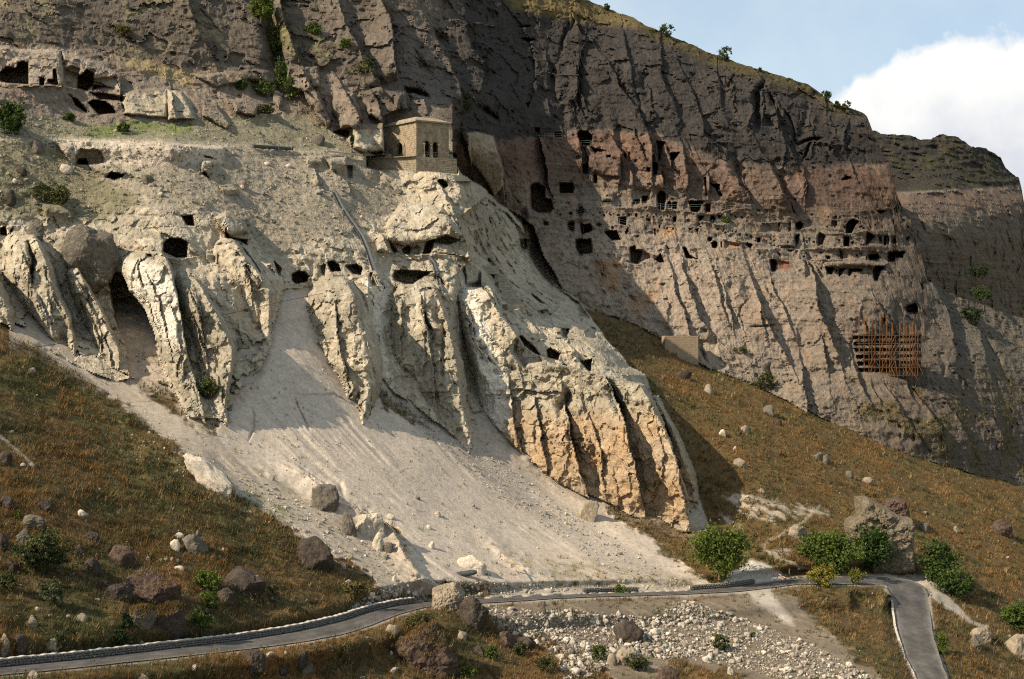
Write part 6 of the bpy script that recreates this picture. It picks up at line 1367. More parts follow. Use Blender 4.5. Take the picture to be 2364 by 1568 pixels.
# ------------------------------------------------------------------ what people built
M_ASH = stone_mat('ashlar', (.27, .215, .148), .7, .5, .5, .08, 3); M_ASH2 = stone_mat('terrace_masonry', (.27, .22, .155), 1.5, .35, .5, .08, 6)
M_MORTAR = stone_mat('pale_mortar', (.46, .41, .345), 2, .25, .4, .05, 8); M_WALLSTONE = stone_mat('wall_stone', (.17, .155, .135), 2.2, .5, .6, .06, 9); M_JOINT = stone_mat('wall_joint', (.10, .092, .082), 2.2, .4, .6, .06, 9)
def metal(name, rgb, rough=.5, met=.6):
    m, nt, b = mat_nodes(name); N, L = nt.nodes.new, nt.links.new
    tc = N('ShaderNodeTexCoord'); n1 = N('ShaderNodeTexNoise'); n1.inputs['Scale'].default_value = 3; L(tc.outputs['Object'], n1.inputs['Vector'])
    cr_ = N('ShaderNodeMix'); cr_.data_type = 'RGBA'; L(n1.outputs['Fac'], cr_.inputs[0])
    cr_.inputs[6].default_value = (*[c*.75 for c in rgb], 1); cr_.inputs[7].default_value = (*[min(1, c*1.25) for c in rgb], 1)
    L(cr_.outputs[2], b.inputs['Base Color']); b.inputs['Roughness'].default_value = rough; b.inputs['Metallic'].default_value = met
    return m
M_RAIL = metal('painted_rail', (.20, .25, .24), .6, .0); M_CHUTE = metal('dark_chute', (.075, .08, .08), .55, .2); M_WOOD = stone_mat('timber', (.40, .31, .19), 5, .4, .4, .03, 14); M_POLE = stone_mat('scaffold_pole', (.17, .072, .024), 5, .4, .3, .02, 14); M_PLANK = stone_mat('scaffold_plank', (.09, .05, .024), 5, .4, .3, .02, 14)
M_WIRE = metal('wire', (.03, .03, .03), .5, .3); M_RED = metal('red_paint', (.42, .03, .02), .5, 0); M_WHITE = metal('white_paint', (.72, .72, .70), .6, 0); M_BLUE = metal('blue_cloth', (.06, .16, .34), .8, 0); M_CYAN = metal('pale_cloth', (.30, .55, .60), .8, 0); M_SKIN = metal('skin', (.40, .22, .15), .6, 0); M_DARKC = metal('dark_cloth', (.04, .04, .05), .9, 0)

# ---- the belfry: two arcaded walls on a masonry terrace
bp = Vector(W(961, 360.5, 297)); dL = Vector((-.63, .77, 0)).normalized(); dR = Vector((.857, .52, 0)).normalized(); BH = 7.25; LL, LR = 11.4, 7.75
belfry = empty('belfry', bp, 'square stone belfry with arched openings on a terrace halfway up the cliff', 'belfry')
def arcade(d, L_, H, out, opens, n=90, th=.75):
    """a wall of real thickness pierced by round arches"""
    mb = MB(); ss = sorted(set([i*L_/n for i in range(n+1)]+[o[i] for o in opens for i in (0, 1)]))
    def b(s, e):
        for s0, s1, hs in opens:
            if s0+(1e-6 if e < 0 else -1e-6) < s < s1+(1e-6 if e < 0 else -1e-6) or (s0 < s < s1):
                r = (s1-s0)/2; c = (s0+s1)/2
                return hs+math.sqrt(max(0, r*r-(s-c)**2))
        return 0.0
    for i in range(len(ss)-1):
        s0, s1 = ss[i], ss[i+1]; mid = (s0+s1)/2
        op = next((o for o in opens if o[0] < mid < o[1]), None)
        def hh(s):
            if op is None: return -.3
            r = (op[1]-op[0])/2; c = (op[0]+op[1])/2
            return op[2]+math.sqrt(max(0, r*r-(s-c)**2))
        q = []
        for off in (0, -th):
            for s, z in ((s0, hh(s0)), (s1, hh(s1)), (s1, H), (s0, H)):
                p = d*s+out*off; q.append((p.x, p.y, z))
        mb.add(q, [(0, 1, 2, 3), (7, 6, 5, 4), (0, 4, 5, 1), (3, 2, 6, 7)])
    for s0, s1, hs in opens:
        for s in (s0, s1):
            a, c_ = d*s, d*s+out*(-th)
            mb.add([(a.x, a.y, -.3), (c_.x, c_.y, -.3), (c_.x, c_.y, hs), (a.x, a.y, hs)], [(0, 1, 2, 3), (3, 2, 1, 0)])
    return mb
oL = Vector((-dL.y, dL.x, 0)); oL = oL if oL.y < 0 else -oL
oR = Vector((dR.y, -dR.x, 0)); oR = oR if oR.y < 0 else -oR
# left wall runs from the corner away to the left
wl = arcade(dL, LL, BH, oL, [(4.9, 7.6, 2.1)]).build('wall', M_ASH, belfry)
wr = arcade(dR, LR, BH, oR, [(1.95, 3.2, 2.75), (3.95, 5.2, 2.65)]).build('wall', M_ASH, belfry)
def ashlar(d, L_, H, out, opens, seed):
    r = np.random.RandomState(seed); mb = MB(); R = Matrix.Rotation(math.atan2(d.y, d.x), 3, 'Z'); z = .05
    while z < H-.35:
        h = r.uniform(.36, .5); s = -r.uniform(0, .4)
        while s < L_-.1:
            w = r.uniform(.5, 1.1); a, b = max(s, .02), min(s+w, L_-.02); s += w
            if b-a < .2 or any(a < o[1]+.45 and b > o[0]-.45 and z < o[2]+(o[1]-o[0])/2+.4 for o in opens): continue
            p_ = r.uniform(.015, .075)
            mb.box(d*((a+b)/2)+out*(p_/2-.02)+Vector((0, 0, z+h/2)), b-a-.035, p_+.04, h-.035, R)
        z += h
    o = mb.build('ashlar_blocks', stone_mat('ashlar_block', (.285, .225, .152), .9, .5, .5, .06, 4), belfry); o['kind'] = 'stuff'
ashlar(dL, LL, BH, oL, [(4.25, 8.25, 2.1)], 3); ashlar(dR, LR, BH, oR, [(1.95, 5.2, 2.75)], 4)
bk = MB(); bk.box(dL*LL*.5+dR*(LR-.4)+Vector((0, 0, BH/2)), .7, LL, BH, Matrix.Rotation(math.atan2(dL.y, dL.x)-math.pi/2, 3, 'Z')); bk.box(dR*LR*.5+dL*(LL-.4)+Vector((0, 0, BH/2)), LR, .7, BH, Matrix.Rotation(math.atan2(dR.y, dR.x), 3, 'Z')); bk.build('back_wall', M_ASH, belfry)
def arch_ring(d, out, c, r, hs, w, t, name='arch_moulding'):
    mb = MB(); n = 18
    for i in range(n):
        a0, a1 = math.pi*i/n, math.pi*(i+1)/n; q = []
        for off in (-.1, t):
            for a, rr in ((a0, r), (a1, r), (a1, r+w), (a0, r+w)):
                p = d*(c+math.cos(a)*rr)+out*off; q.append((p.x, p.y, hs+math.sin(a)*rr))
        mb.add(q, [(4, 5, 6, 7), (0, 3, 2, 1), (2, 3, 7, 6), (0, 1, 5, 4)])
    for sgn in (-1, 1):
        p = d*(c+sgn*(r+w/2)); R = Matrix.Rotation(math.atan2(d.y, d.x), 3, 'Z')
        mb.box((p+out*(t/2-.05))+Vector((0, 0, hs/2)), w, t+.1, hs, R)
    mb.build(name, M_ASH, belfry)
arch_ring(dL, oL, 6.25, 1.45, 2.1, .22, .10); arch_ring(dL, oL, 6.25, 2.0, 2.1, .30, .22); arch_ring(dR, oR, 2.575, .68, 2.75, .2, .08); arch_ring(dR, oR, 4.575, .68, 2.65, .2, .08)
for c_ in (1.9, 3.58, 5.28):
    mb = MB(); p = dR*c_+oR*.02; mb.tube([p+Vector((0, 0, 0)), p+Vector((0, 0, 2.55))], .14, 10); mb.box(p+Vector((0, 0, 2.65)), .5, .5, .2); mb.box(p+Vector((0, 0, .12)), .45, .45, .24); mb.build('column', M_ASH, belfry)
rf_ = MB(); ov = .45
cs = [dL*LL+oL*ov+dL*ov, oL*ov+oR*ov, dR*LR+oR*ov+dR*ov, dL*LL+dR*LR+dL*ov+dR*ov]; ctr = (dL*LL+dR*LR)*.5
low = [c+Vector((0, 0, BH-.02)) for c in cs]; mid_ = [c+Vector((0, 0, BH+.28)) for c in cs]; hi = [c.lerp(ctr, .45)+Vector((0, 0, BH+1.35)) for c in cs]
rf_.add(low+mid_+hi, [(3, 2, 1, 0)]+[(i, (i+1) % 4, 4+(i+1) % 4, 4+i) for i in range(4)]+[(4+i, 4+(i+1) % 4, 8+(i+1) % 4, 8+i) for i in range(4)]+[(8, 9, 10, 11)])
rf_.build('roof', M_ASH2, belfry)
fl = MB(); fl.add([(0, 0, .02), tuple(dR*LR)[:2]+(.02,), tuple(dR*LR+dL*LL)[:2]+(.02,), tuple(dL*LL)[:2]+(.02,)], [(0, 1, 2, 3)]); fl.build('floor', M_ASH2, belfry)
def small_rail(parent, a, b, h=1.0, step=.45, name='railing'):
    mb = MB(); a = Vector(a); b = Vector(b); n = max(2, int((b-a).length/step))
    for i in range(n+1): p = a.lerp(b, i/n); mb.bar(p, p+Vector((0, 0, h)), .035)
    mb.bar(a+Vector((0, 0, h)), b+Vector((0, 0, h)), .05); mb.bar(a+Vector((0, 0, h*.5)), b+Vector((0, 0, h*.5)), .04)
    return mb.build(name, M_RAIL, parent)
small_rail(belfry, dL*4.95, dL*7.55); small_rail(belfry, dR*2.0, dR*3.15); small_rail(belfry, dR*4.0, dR*5.15)
# terrace of squared blocks under it
terr = empty('terrace_wall', Vector(W(961, 361.5, 296.2)), 'masonry terrace wall carrying the belfry', 'wall')
tL = Vector((-.90, .43, 0)).normalized(); tR = Vector((.90, .43, 0)).normalized()
def masonry(parent, d, L_, top_, hts, seed, name='masonry', bl=.55, proud=.06, th=1.2, base=None, mat=None):
    r = np.random.RandomState(seed); out = Vector((d.y, -d.x, 0)); out = out if out.y < 0 else -out
    R = Matrix.Rotation(math.atan2(d.y, d.x), 3, 'Z')
    H = sum(hts)
    b_ = MB(); b_.box(d*(L_/2)-out*(th/2)+Vector((0, 0, top_-H/2)), L_, th, H-.02, R); b_.build('core', mat or M_ASH2, parent)
    mb = MB(); z = top_
    for h in hts:
        s = -.1*r.rand()
        while s < L_:
            w = bl*r.uniform(.6, 1.5); e = min(s+w, L_)
            s0 = max(s, 0)
            if e-s0 > .12:
                p_ = proud*r.uniform(.3, 1.5)
                mb.box(d*((s0+e)/2)+out*(p_/2-.05)+Vector((0, 0, z-h/2)), e-s0-.05, p_+.1, h-.045, R)
            s = e
        z -= h
    o = mb.build(name, mat or M_ASH2, parent); o['kind'] = 'stuff'
    return o
masonry(terr, tL, 11.6, .0, [.36]*9, 1); masonry(terr, tR, 9.2, .0, [.36]*11, 2)
cap = MB(); cap.box(tL*5.8+Vector((0, 0, .06)), 11.7, 1.5, .12, Matrix.Rotation(math.atan2(tL.y, tL.x), 3, 'Z')); cap.build('coping', M_ASH2, terr)

# ---- block wall at the foot of the right-hand cliff
rp = surf(1600, 836); rw0 = Vector(W(1612, 836, rp.y-2.2)); rdir = Vector((-1, -.12, 0)).normalized()
rw = empty('retaining_wall', rw0, 'smooth tan block wall closing a gap at the cliff foot', 'wall')
M_TANW = stone_mat('tan_blocks', (.29, .218, .145), 1.5, .2, .3, .04, 6)
masonry(rw, rdir, 8.0, 6.2, [.4]*17, 5, 'block_courses', .8, .03, 3.5, None, M_TANW)

# ---- rough steps of cut blocks up the gully
st = empty('stone_steps', surf(1115, 640), 'flight of broad masonry steps climbing the shaded gully', 'steps')
M_STEP = stone_mat('step_stone', (.31, .265, .205), 1.6, .3, .4, .06, 6)
o0 = st.location
for i, (x0, y0, x1, y1) in enumerate([(955, 275, 1075, 332), (1035, 332, 1125, 388), (1062, 388, 1158, 442), (1080, 442, 1185, 492), (1085, 490, 1225, 542), (1120, 540, 1252, 600)]):
    (a, b), (c, d) = fr('E', [(x0, y0), (x1, y1)])
    Ds = float(np.median([_bil(Dd, (a+c)/2+x_, (b+d)/2+y_) for x_ in (-10, 0, 10) for y_ in (-4, 4)]))-1.2; mp = Ds/F; w = (c-a)*mp; h = (d-b)*mp
    p = Vector(W((a+c)/2, (b+d)/2, Ds+2.0))-o0
    mb = MB(); Rz = Matrix.Rotation(.35, 3, 'Z'); mb.box(p, w, 4.0, h*1.02, Rz)
    for rr_ in range(3):
        mb.box(p+Rz @ Vector((0, -2.02, h*(.33-.33*rr_))), w*.97, .1, h*.30, Rz)
    mb.build('step', M_STEP, st)

# ---- chutes that carry spoil down the slope
def chute(k, pts, lab, r=.42, lift=1.0, props=None):
    pp = fr(k, pts); n = 40
    c = np.cumsum([0]+[math.dist(pp[i], pp[i+1]) for i in range(len(pp)-1)]); t = np.linspace(0, c[-1], n)
    uu = np.interp(t, c, [p[0] for p in pp]); vv_ = np.interp(t, c, [p[1] for p in pp])
    dd = np.array([_bil(Dd, a, b) for a, b in zip(uu, vv_)])
    dd = np.minimum(dd, np.convolve(np.pad(dd, 6, 'edge'), np.ones(13)/13, 'valid'))
    for _ in range(10): dd[1:-1] = .25*dd[:-2]+.5*dd[1:-1]+.25*dd[2:]
    P_ = [Vector(W(a, b, d-lift)) for a, b, d in zip(uu, vv_, dd)]
    root = empty('spoil_chute', P_[-1], lab, 'chute')
    vs, fs = [], []; m_ = 9
    for i, p in enumerate(P_):
        d = (P_[min(i+1, n-1)]-P_[max(i-1, 0)]).normalized(); x = d.cross(Vector((0, -.5, .85))).normalized(); y = x.cross(d)
        if y.z < 0: y = -y
        rib = r*(1+.07*(i % 2))
        for j in range(m_):
            a = math.pi*(1.05+j/(m_-1)*.9)
            vs.append(p-P_[-1]+x*math.cos(a)*rib+y*math.sin(a)*rib)
        for j in range(m_):
            a = math.pi*(1.95-j/(m_-1)*.9)
            vs.append(p-P_[-1]+x*math.cos(a)*rib*.86+y*(math.sin(a)*rib*.86+.02))
    k2_ = 2*m_
    for i in range(n-1):
        for j in range(k2_): fs.append((i*k2_+j, i*k2_+(j+1) % k2_, (i+1)*k2_+(j+1) % k2_, (i+1)*k2_+j))
    mb = MB(); mb.v = [tuple(v) for v in vs]; mb.f = fs; mb.build('trough', M_CHUTE, root, False)
    for i in (10, 22, 33):
        p = P_[i]-P_[-1]; mb = MB(); mb.bar(p+Vector((-.5, 0, 0)), p+Vector((.1, 1.2, -1.0)), .09); mb.bar(p+Vector((.5, 0, 0)), p+Vector((.2, 1.2, -1.0)), .09); mb.build('bracket', M_CHUTE, root)
    return root, P_
ch, cp = chute('P', [(771, 440), (790, 478), (815, 513), (834, 540), (848, 572), (860, 610), (872, 640), (889, 668)], 'long dark chute bending down the slope below the belfry', .46, .9)
chute('P', [(984, 584), (1000, 604), (1009, 630), (1019, 668)], 'short dark chute hanging from the overhang caves', .34, 1.2)
chute('P', [(553, 560), (572, 588), (590, 612), (607, 642)], 'dark chute running down a left rock spur', .3, .8)
tr_ = empty('timber_trestle', surf(863, 660), 'pale timber trestle propping the foot of the long chute', 'trestle')
for (x0, y0), (x1, y1) in [((215, 330), (198, 408)), ((222, 345), (245, 402)), ((195, 408), (255, 412)), ((240, 350), (262, 405)), ((200, 415), (290, 440))]:
    (a, b), (c, d) = fr('E', [(x0, y0), (x1, y1)]); Dt = tr_.location.y-1.2
    mb = MB(); mb.bar(Vector(W(a, b, Dt))-tr_.location, Vector(W(c, d, Dt-.2))-tr_.location, .13); mb.build('beam', M_WOOD, tr_)

# ---- scaffold on the right-hand cliff
reg = (U > 1962) & (U < 2128) & (V > 735) & (V < 872) & (cave_id < 0)
sD = float(np.percentile(Dd[reg], 12))-.6
sp = Vector(W(2050, 868, sD))
scaf = empty('scaffold', sp, 'orange-brown pole scaffold against the right-hand cliff', 'scaffold')
xs_ = [505, 640, 735, 830, 885, 945, 1035, 1085, 1160, 1215, 1262, 1325, 1405, 1480, 1535, 1600, 1650, 1705, 1752]
tops = [790, 440, 500, 700, 560, 610, 500, 860, 520, 840, 660, 900, 650, 660, 700, 690, 640, 690, 860]
lev = [905, 1055, 1210, 1360, 1515, 1665]
def sv(x, y, dd=0.0):
    (a, b), = fr('S', [(x, y)]); return Vector(W(a, b, sD+dd))-sp
pole_me = {}
for i, (x, t) in enumerate(zip(xs_, tops)):
    bot = 1680+15*math.sin(i*2.1) if x > 700 else (1240 if x > 600 else 950)
    for row in (0, 1):
        jx = 4*math.sin(i*5.3+row)
        mb = MB(); mb.bar(sv(x+jx+14*row, t+25*row, 1.5*row), sv(x-jx+14*row, bot, 1.5*row), .13, n=5); mb.build('pole', M_POLE, scaf)
for j, y in enumerate(lev):
    x0 = 495 if j == 0 else (600 if j < 3 else 700)
    for row in (0, 1):
        mb = MB(); mb.bar(sv(x0, y, 1.5*row-.12), sv(1765, y+5*math.sin(j), 1.5*row-.12), .11, n=5); mb.build('ledger', M_POLE, scaf)
    mb = MB(); a, b = sv(x0+10, y+7, .1), sv(1755, y+7, .1)
    a2, b2 = sv(x0+10, y+7, 1.4), sv(1755, y+7, 1.4)
    mb.add([a, b, b2, a2]+[p-Vector((0, 0, .08)) for p in (a, b, b2, a2)], [(0, 1, 2, 3), (7, 6, 5, 4), (0, 4, 5, 1), (2, 6, 7, 3)]); mb.build('deck', M_PLANK, scaf)
rr2 = np.random.RandomState(4)
for j in range(len(lev)-1):
    for i in range(3, len(xs_)-1):
        if rr2.rand() < .62:
            a, b = (xs_[i], xs_[i+1]) if rr2.rand() < .5 else (xs_[i+1], xs_[i])
            mb = MB(); mb.bar(sv(a, lev[j]+10, -.2), sv(b, lev[j+1]-5, -.2), .085, n=4); mb.build('brace', M_POLE, scaf)
for a, b, c, d in [(1330, 1390, 1370, 1700), (1500, 1440, 1560, 1640), (1755, 1440, 1850, 1640), (1600, 1520, 1760, 1760), (1250, 1500, 1340, 1760)]:
    mb = MB(); mb.bar(sv(a, b, -.4), sv(c, d, -1.4), .12, n=5); mb.build('raker', M_POLE, scaf)

# ---- railings along the paths
def railing(k, pts, lab, h=1.1, step=2.2, fwd=.6, thick=.05, group='railings along the cliff paths', name='railing'):
    pp = fr(k, pts); c = np.cumsum([0]+[math.dist(pp[i], pp[i+1]) for i in range(len(pp)-1)])
    mp = surf(*pp[0]).y/F
    n = max(2, int(c[-1]*mp/step)+1); t = np.linspace(0, c[-1], n)
    uu = np.interp(t, c, [p[0] for p in pp]); vv_ = np.interp(t, c, [p[1] for p in pp])
    dd = np.array([np.median([_bil(Dd, a, b+q) for q in (2, 4, 7)]) for a, b in zip(uu, vv_)])
    for _ in range(6):
        if n > 2: dd[1:-1] = .25*dd[:-2]+.5*dd[1:-1]+.25*dd[2:]
    P_ = [Vector(W(a, b, d-fwd)) for a, b, d in zip(uu, vv_, dd)]
    root = empty(name, P_[0], lab, 'railing', group)
    for p in P_:
        q = p-P_[0]; mb = MB(); mb.bar(q+Vector((0, 0, -.5)), q+Vector((0, 0, h)), thick); mb.build('post', M_RAIL, root)
    for f_ in (1.0, .5):
        mb = MB(); mb.tube([p-P_[0]+Vector((0, 0, h*f_)) for p in P_], thick*.42, 4); mb.build('rail', M_RAIL, root)
    return root
railing('A', [(0, 945), (110, 960), (390, 968), (580, 955), (760, 955), (1000, 965)], 'green railing along the path at the far left below the terrace'); railing('A', [(1060, 968), (1400, 985), (1760, 1018), (2030, 1040), (2364, 1080)], 'grey railing along the path running towards the belfry', 1.0)
railing('Q', [(470, 590), (560, 580), (740, 578)], 'short railing at the terrace left of the belfry', 1.0, 1.0)
railing('F', [(330, 1090), (560, 1088), (700, 1085), (1030, 1085)], 'railing below the square black window on the cave wall', 1.0, 2.2); railing('F', [(1040, 1108), (1400, 1100), (1700, 1100), (1890, 1135), (2055, 1135)], 'railing along the main upper tier of caves', 1.1, 2.0)
railing('F', [(150, 160), (300, 168), (500, 172)], 'railing on the highest ledge of the cave wall', 1.0, 1.8); railing('F', [(705, 1195), (830, 1185), (1000, 1110)], 'sloping railing below the main upper tier', 1.0, 1.8); railing('F', [(580, 1410), (660, 1440), (850, 1430), (890, 1400)], 'railing in front of the two lit cave mouths', 1.0, 1.5); railing('F', [(1180, 1330), (1280, 1330), (1370, 1355)], 'railing before the rust-stained square cave', 1.1, 1.5)
railing('H', [(560, 500), (760, 460), (1070, 455)], 'railing on the upper tier right of the wide black cave', 1.0, 2.2); railing('H', [(200, 455), (360, 450)], 'railing inside the wide black cave mouth', 1.0, 1.6); railing('H', [(60, 700), (250, 760)], 'railing on the sloping path below the middle tier', 1.1, 1.4); railing('H', [(1170, 650), (1380, 640)], 'railing on the tier below the right-hand red wall', 1.0, 2.0); railing('H', [(1200, 990), (1380, 990)], 'tall close-set railing in a shaded recess', 1.6, .9); railing('H', [(500, 660), (680, 720), (770, 730)], 'railing on the pale ledge of the middle tier', 1.0, 1.6)
railing('F', [(760, 265), (880, 265)], 'railing in the high black cave left of the red wall', 1.0, 1.2)
# pipe and stacked boards beside the path
(a, b), (c, d) = fr('A', [(1750, 1012), (2025, 1030)]); pa, pb = Vector(W(a, b, surf(a, b+3).y-.7)), Vector(W(c, d, surf(c, d+3).y-.7))
mb = MB(); mb.tube([Vector((0, 0, 0)), pb-pa], .36, 10); o = mb.build('drain_pipe', M_CHUTE, None, False, pa); tag(o, 'dark pipe lying along the path left of the belfry', 'pipe')
(a, b), (c, d) = fr('Q', [(20, 520), (440, 575)]); pa, pb = Vector(W(a, b, surf(a, b+6).y-.8)), Vector(W(c, d, surf(c, d+6).y-.8))
bd = empty('board_stack', pa, 'stack of pale boards on the path beside the belfry terrace', 'boards')
for i in range(6):
    mb = MB(); off = Vector((.1*math.sin(i*3), .12*i, .12*(i % 3))); mb.bar(off, pb-pa+off+Vector((0, 0, .1*(i % 2))), .22, .09); mb.build('board', M_MORTAR, bd)

# ---- dry-stone wall along the road, stone by stone
def edge_pt(side, s):
    i = s*(nseg-1); j = int(min(max(i, 0), nseg-2)); t = i-j
    P_ = rv.reshape(nseg, NA+1, 3)[:, 0 if side == 'far' else NA]
    return Vector(P_[j]*(1-t)+P_[j+1]*t)
def road_wall(name, lab, side, s0, s1, H, th, stone, inset, limit, seed, courses=3, capmat=None, gap=.0, stonemat=None):
    r = np.random.RandomState(seed); N_ = 240
    pts = [edge_pt(side, s0+(s1-s0)*i/N_) for i in range(N_+1)]
    out_pts = []
    for i, p in enumerate(pts):
        d = (pts[min(i+1, N_)]-pts[max(i-1, 0)]).normalized(); nrm = Vector((d.y, -d.x, 0))
        j = int(min(max((s0+(s1-s0)*i/N_)*(nseg-1), 0), nseg-1)); mid = Vector(rv.reshape(nseg, NA+1, 3)[j, NA//2])
        if (mid-p).dot(nrm) < 0: nrm = -nrm        # towards the road
        out_pts.append((p-nrm*inset, d, nrm))
    root = empty(name, out_pts[0][0], lab, 'wall'); o_ = root.location.copy()
    def sweep(z0, z1, a0, a1):
        vs, fs = [], []
        for i, (p, d, nrm) in enumerate(out_pts):
            w_ = .04*math.sin(i*1.7)+.03*math.sin(i*.61)
            q = p-o_
            vs += [q+nrm*a0+Vector((0, 0, z0)), q+nrm*a0+Vector((0, 0, z1+w_)), q+nrm*a1+Vector((0, 0, z1+w_)), q+nrm*a1+Vector((0, 0, z0))]
        for i in range(N_):
            for k_ in range(4): fs.append((i*4+k_, i*4+(k_+1) % 4, (i+1)*4+(k_+1) % 4, (i+1)*4+k_))
        fs += [(0, 1, 2, 3), (N_*4+3, N_*4+2, N_*4+1, N_*4)]
        m2 = MB(); m2.v = [tuple(v) for v in vs]; m2.f = fs; return m2
    sweep(-.5, H, -.04, -th).build('core', M_JOINT, root)
    sweep(H, H+.09, .04, -th-.04).build('coping', capmat or M_MORTAR, root)
    tot = sum((out_pts[i+1][0]-out_pts[i][0]).length for i in range(N_)); cum = [0]
    for i in range(N_): cum.append(cum[-1]+(out_pts[i+1][0]-out_pts[i][0]).length)
    cum = np.array(cum); A = np.array([list(p) for p, d, n in out_pts]); NN = np.array([list(n) for p, d, n in out_pts]); DD = np.array([list(d) for p, d, n in out_pts])
    sv_, sf_ = ICO[2]
    mes = []
    for q in range(5):
        pv, pf = boulder_verts(40+q+seed, 2, 7, .04, .72); mes.append(np_mesh('stone', pv, pf, stonemat or M_WALLSTONE))
    pend = []; z = .02; cnt = 0
    allst = []
    for c_ in range(courses):
        h = H/courses; s = r.uniform(0, stone)
        while s < tot-.1:
            w = stone*r.uniform(.6, 1.5)
            allst.append((s+w/2, z+h/2+r.uniform(-.04, .04), w, h*r.uniform(.9, 1.15))); s += w+.03
        z += h
    allst.sort(key=lambda t: t[0])
    rest_v, rest_f = [], []; n0 = 0
    for i, (s, z_, w, h) in enumerate(allst):
        p = np.array([np.interp(s, cum, A[:, k_]) for k_ in range(3)]); nrm = np.array([np.interp(s, cum, NN[:, k_]) for k_ in range(3)]); d = np.array([np.interp(s, cum, DD[:, k_]) for k_ in range(3)])
        loc = Vector(p)-o_+Vector((0, 0, z_))+Vector(nrm)*(-.02)
        if i < limit:
            o = link('stone', mes[r.randint(5)], root, loc); o.scale = (w*.56, .16, h*.56); o.rotation_euler = (0, r.uniform(-.15, .15), math.atan2(d[1], d[0])+(math.pi if r.rand() < .5 else 0))
        else:
            me = mes[r.randint(5)]; co = np.empty(len(me.vertices)*3, np.float32); me.vertices.foreach_get('co', co); co = co.reshape(-1, 3)*np.array((w*.56, .16, h*.56)); a = math.atan2(d[1], d[0])
            x = co[:, 0]*math.cos(a)-co[:, 1]*math.sin(a); y = co[:, 0]*math.sin(a)+co[:, 1]*math.cos(a)
            rest_v.append(np.stack([x, y, co[:, 2]], -1)+np.array(loc)); rest_f.append(sf_+n0); n0 += len(co)
    if rest_v:
        o = link('wall_stones', np_mesh('wall_stones', np.concatenate(rest_v), np.concatenate(rest_f), stonemat or M_WALLSTONE), root); o['kind'] = 'stuff'
    return root
ns = len(ROAD)-1
road_wall('roadside_wall', 'low dry-stone wall with a pale coping along the left stretch of road', 'far', .0, 9.6/ns, .72, .45, .42, .30, 300, 31)
road_wall('roadside_wall', 'dark low stone wall at the foot of the scree along the far road', 'far', 12.55/ns, 13.4/ns, .5, .45, .4, 1.5, 60, 33, 2, M_WALLSTONE)
road_wall('roadside_wall', 'dark low stone wall beneath the lone bright green tree', 'far', 14.2/ns, 15.6/ns, .55, .45, .4, .7, 80, 35, 2, M_WALLSTONE)
road_wall('roadside_wall', 'knee-high pale-topped wall on the left of the descending road', 'near', 20.9/ns, 28.0/ns, .34, .26, .45, .2, 150, 37, 1)

# ---- small things
cr0 = surf(1196, 1322)
cross = empty('timber_cross', cr0, 'leaning wooden cross of two pale beams near the foot of the scree', 'cross')
def mv(x, y, dd): (a, b), = fr('M', [(x, y)]); return Vector(W(a, b, cr0.y+dd))-cr0
mb = MB(); mb.bar(mv(1180, 745, -.1), mv(1237, 828, -2.2), .16); mb.build('beam', M_WOOD, cross); mb = MB(); mb.bar(mv(1136, 758, -.9), mv(1232, 774, -.9), .17); mb.build('beam', M_WOOD, cross)
b0 = surf(1078, 1328)
mb = MB(); ax = Vector((.95, .1, .12)).normalized()
prof = [(-1.5, .30), (-1.45, .42), (-1.0, .42), (-.98, .46), (-.9, .46), (-.88, .42), (.3, .42), (.32, .46), (.4, .46), (.42, .42), (1.0, .42), (1.02, .36), (1.3, .30), (1.5, .22)]
mb.tube([ax*t for t, r in prof], [r for t, r in prof], 14); o = mb.build('barrel', M_CHUTE, None, False, b0+Vector((0, -.5, .35))); tag(o, 'dark metal barrel lying in front of the white oval boulder', 'barrel')
for k_, x, y, h, lab in [('N', 1685, 885, 1.5, 'white marker post at the outside of the road bend'), ('N', 738, 848, 1.1, 'little white post left of the yellow shrub')]:
    (a, b), = fr(k_, [(x, y)]); p = surf(a, b); mb = MB(); mb.bar((0, 0, -.3), (0, 0, h), .22, .16); mb.bar((0, 0, h), (0, 0, h+.12), .17, .12); o = mb.build('marker_post', M_WHITE, None, False, p); tag(o, lab, 'post')
(a, b), = fr('N', [(682, 878)]); p = surf(a, b); bar_ = empty('road_barrier', p, 'small red and white leaning barrier at the roadside', 'barrier')
for i in range(4):
    mb = MB(); mb.bar(Vector((-.7+.35*i, 0, 1.1-.2*i)), Vector((-.35+.35*i, 0, .9-.2*i)), .2, .1); mb.build('bar', M_RED if i % 2 == 0 else M_WHITE, bar_)
for x in (-.6, .5):
    mb = MB(); mb.bar((x, 0, -.3), (x, 0, 1.0 if x < 0 else .4), .09); mb.build('foot', M_RED, bar_)
(a, b), = fr('N', [(1470, 838)]); p = surf(a, b); mb = MB(); mb.tube([(0, 0, -.2), (0, 0, .05), (0, 0, .1), (0, 0, .55), (0, 0, .6), (0, 0, 1.15), (0, 0, 1.2)], [.5, .5, .54, .5, .54, .5, .42], 16); o = mb.build('drum', metal('rusty_drum', (.30, .05, .02), .7, .1), None, False, p); tag(o, 'rusty red drum beside the foot of the monolith', 'drum')
# cable across the spurs
pp = fr('D', [(-200, 900), (0, 872), (250, 835), (520, 795), (1060, 695), (1600, 602), (2000, 510), (2240, 462)])
mb = MB(); n = 30; c = np.cumsum([0]+[math.dist(pp[i], pp[i+1]) for i in range(len(pp)-1)]); t = np.linspace(0, c[-1], n)
Dc = np.linspace(196, 240, n); P_ = [Vector(W(np.interp(q, c, [p[0] for p in pp]), np.interp(q, c, [p[1] for p in pp]), d)) for q, d in zip(t, Dc)]
mb.tube([p-P_[0] for p in P_], .035, 4); o = mb.build('cable', M_WIRE, None, False, P_[0]); tag(o, 'thin dark cable slung across the left rock spurs', 'cable')

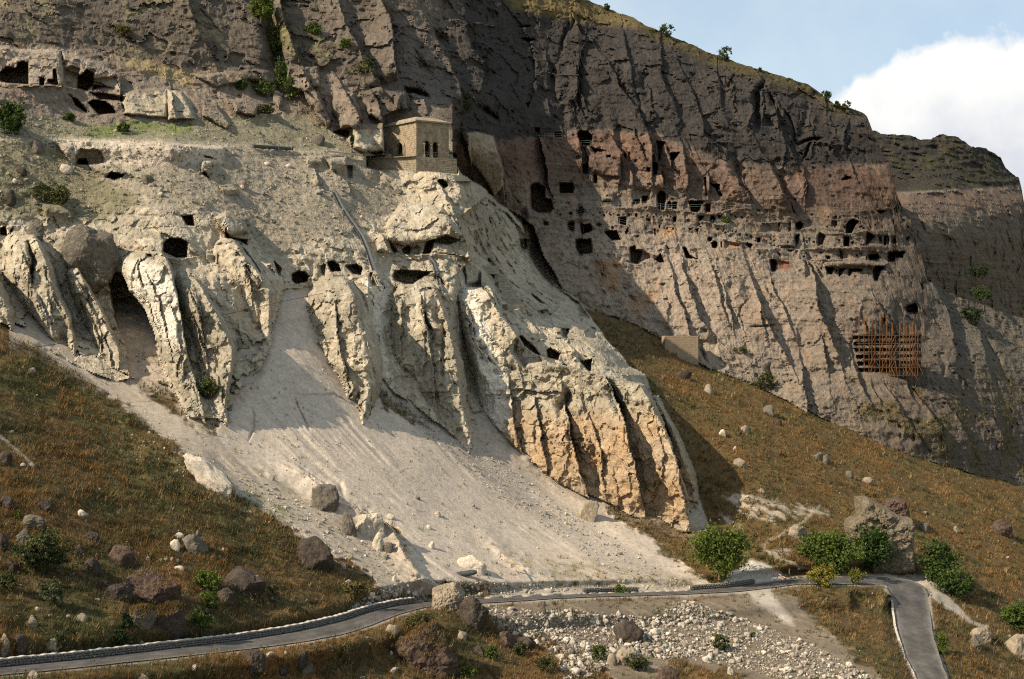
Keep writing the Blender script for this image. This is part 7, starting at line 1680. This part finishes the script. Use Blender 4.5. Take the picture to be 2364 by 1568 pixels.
# ---- two visitors on the tiers
def person(k_, x, y, h, shirt, lab):
    (a, b), = fr(k_, [(x, y)]); p = surf(a, b); p = Vector(W(a, b, p.y-.9))
    root = empty('person', p, lab, 'person')
    def skin(name, verts, edges, rad, mat):
        me = bpy.data.meshes.new(name); me.from_pydata([Vector(v)*h/1.75 for v in verts], edges, []); me.materials.append(mat)
        o = link(name, me, root); o.modifiers.new('skin', 'SKIN'); s = o.modifiers.new('sub', 'SUBSURF'); s.levels = s.render_levels = 1
        for i, d in enumerate(me.skin_vertices[0].data): d.radius = (rad[i]*h/1.75, rad[i]*h/1.75); d.use_root = (i == 0)
    V_ = [(0, 0, .92), (0, 0, 1.15), (0, 0, 1.38), (0, 0, 1.5), (0, -.01, 1.62), (0, 0, 1.74), (.2, 0, 1.36), (.26, .02, 1.1), (.25, -.08, .86), (-.2, 0, 1.36), (-.27, .02, 1.1), (-.26, -.06, .86), (.1, 0, .86), (.11, -.03, .48), (.11, .02, .06), (.11, -.12, .03), (-.1, 0, .86), (-.12, .02, .48), (-.12, .06, .06), (-.12, -.08, .03)]
    E_ = [(0, 1), (1, 2), (2, 3), (3, 4), (4, 5), (2, 6), (6, 7), (7, 8), (2, 9), (9, 10), (10, 11), (0, 12), (12, 13), (13, 14), (14, 15), (0, 16), (16, 17), (17, 18), (18, 19)]
    R_ = [.15, .15, .16, .055, .1, .085, .07, .05, .035, .07, .05, .035, .1, .07, .045, .04, .1, .07, .045, .04]
    skin('body', V_, E_, R_, M_SKIN)
    skin('shirt', [(0, 0, .95), (0, 0, 1.15), (0, 0, 1.38), (.2, 0, 1.36), (.26, .02, 1.15), (-.2, 0, 1.36), (-.27, .02, 1.15)], [(0, 1), (1, 2), (2, 3), (3, 4), (2, 5), (5, 6)], [.165, .17, .18, .085, .065, .085, .065], shirt)
    skin('trousers', [(0, 0, .95), (.1, 0, .86), (.11, -.03, .48), (.11, .02, .1), (-.1, 0, .86), (-.12, .02, .48), (-.12, .06, .1)], [(0, 1), (1, 2), (2, 3), (0, 4), (4, 5), (5, 6)], [.16, .115, .085, .065, .115, .085, .065], M_DARKC)
    skin('hair', [(0, .03, 1.62), (0, .02, 1.72), (0, 0, 1.78)], [(0, 1), (1, 2)], [.1, .1, .07], M_DARKC)
person('K', 65, 1045, 1.75, M_BLUE, 'person in a blue shirt standing on the middle cave tier'); person('H', 597, 270, 1.75, M_CYAN, 'person in pale clothes standing in a high cave mouth')
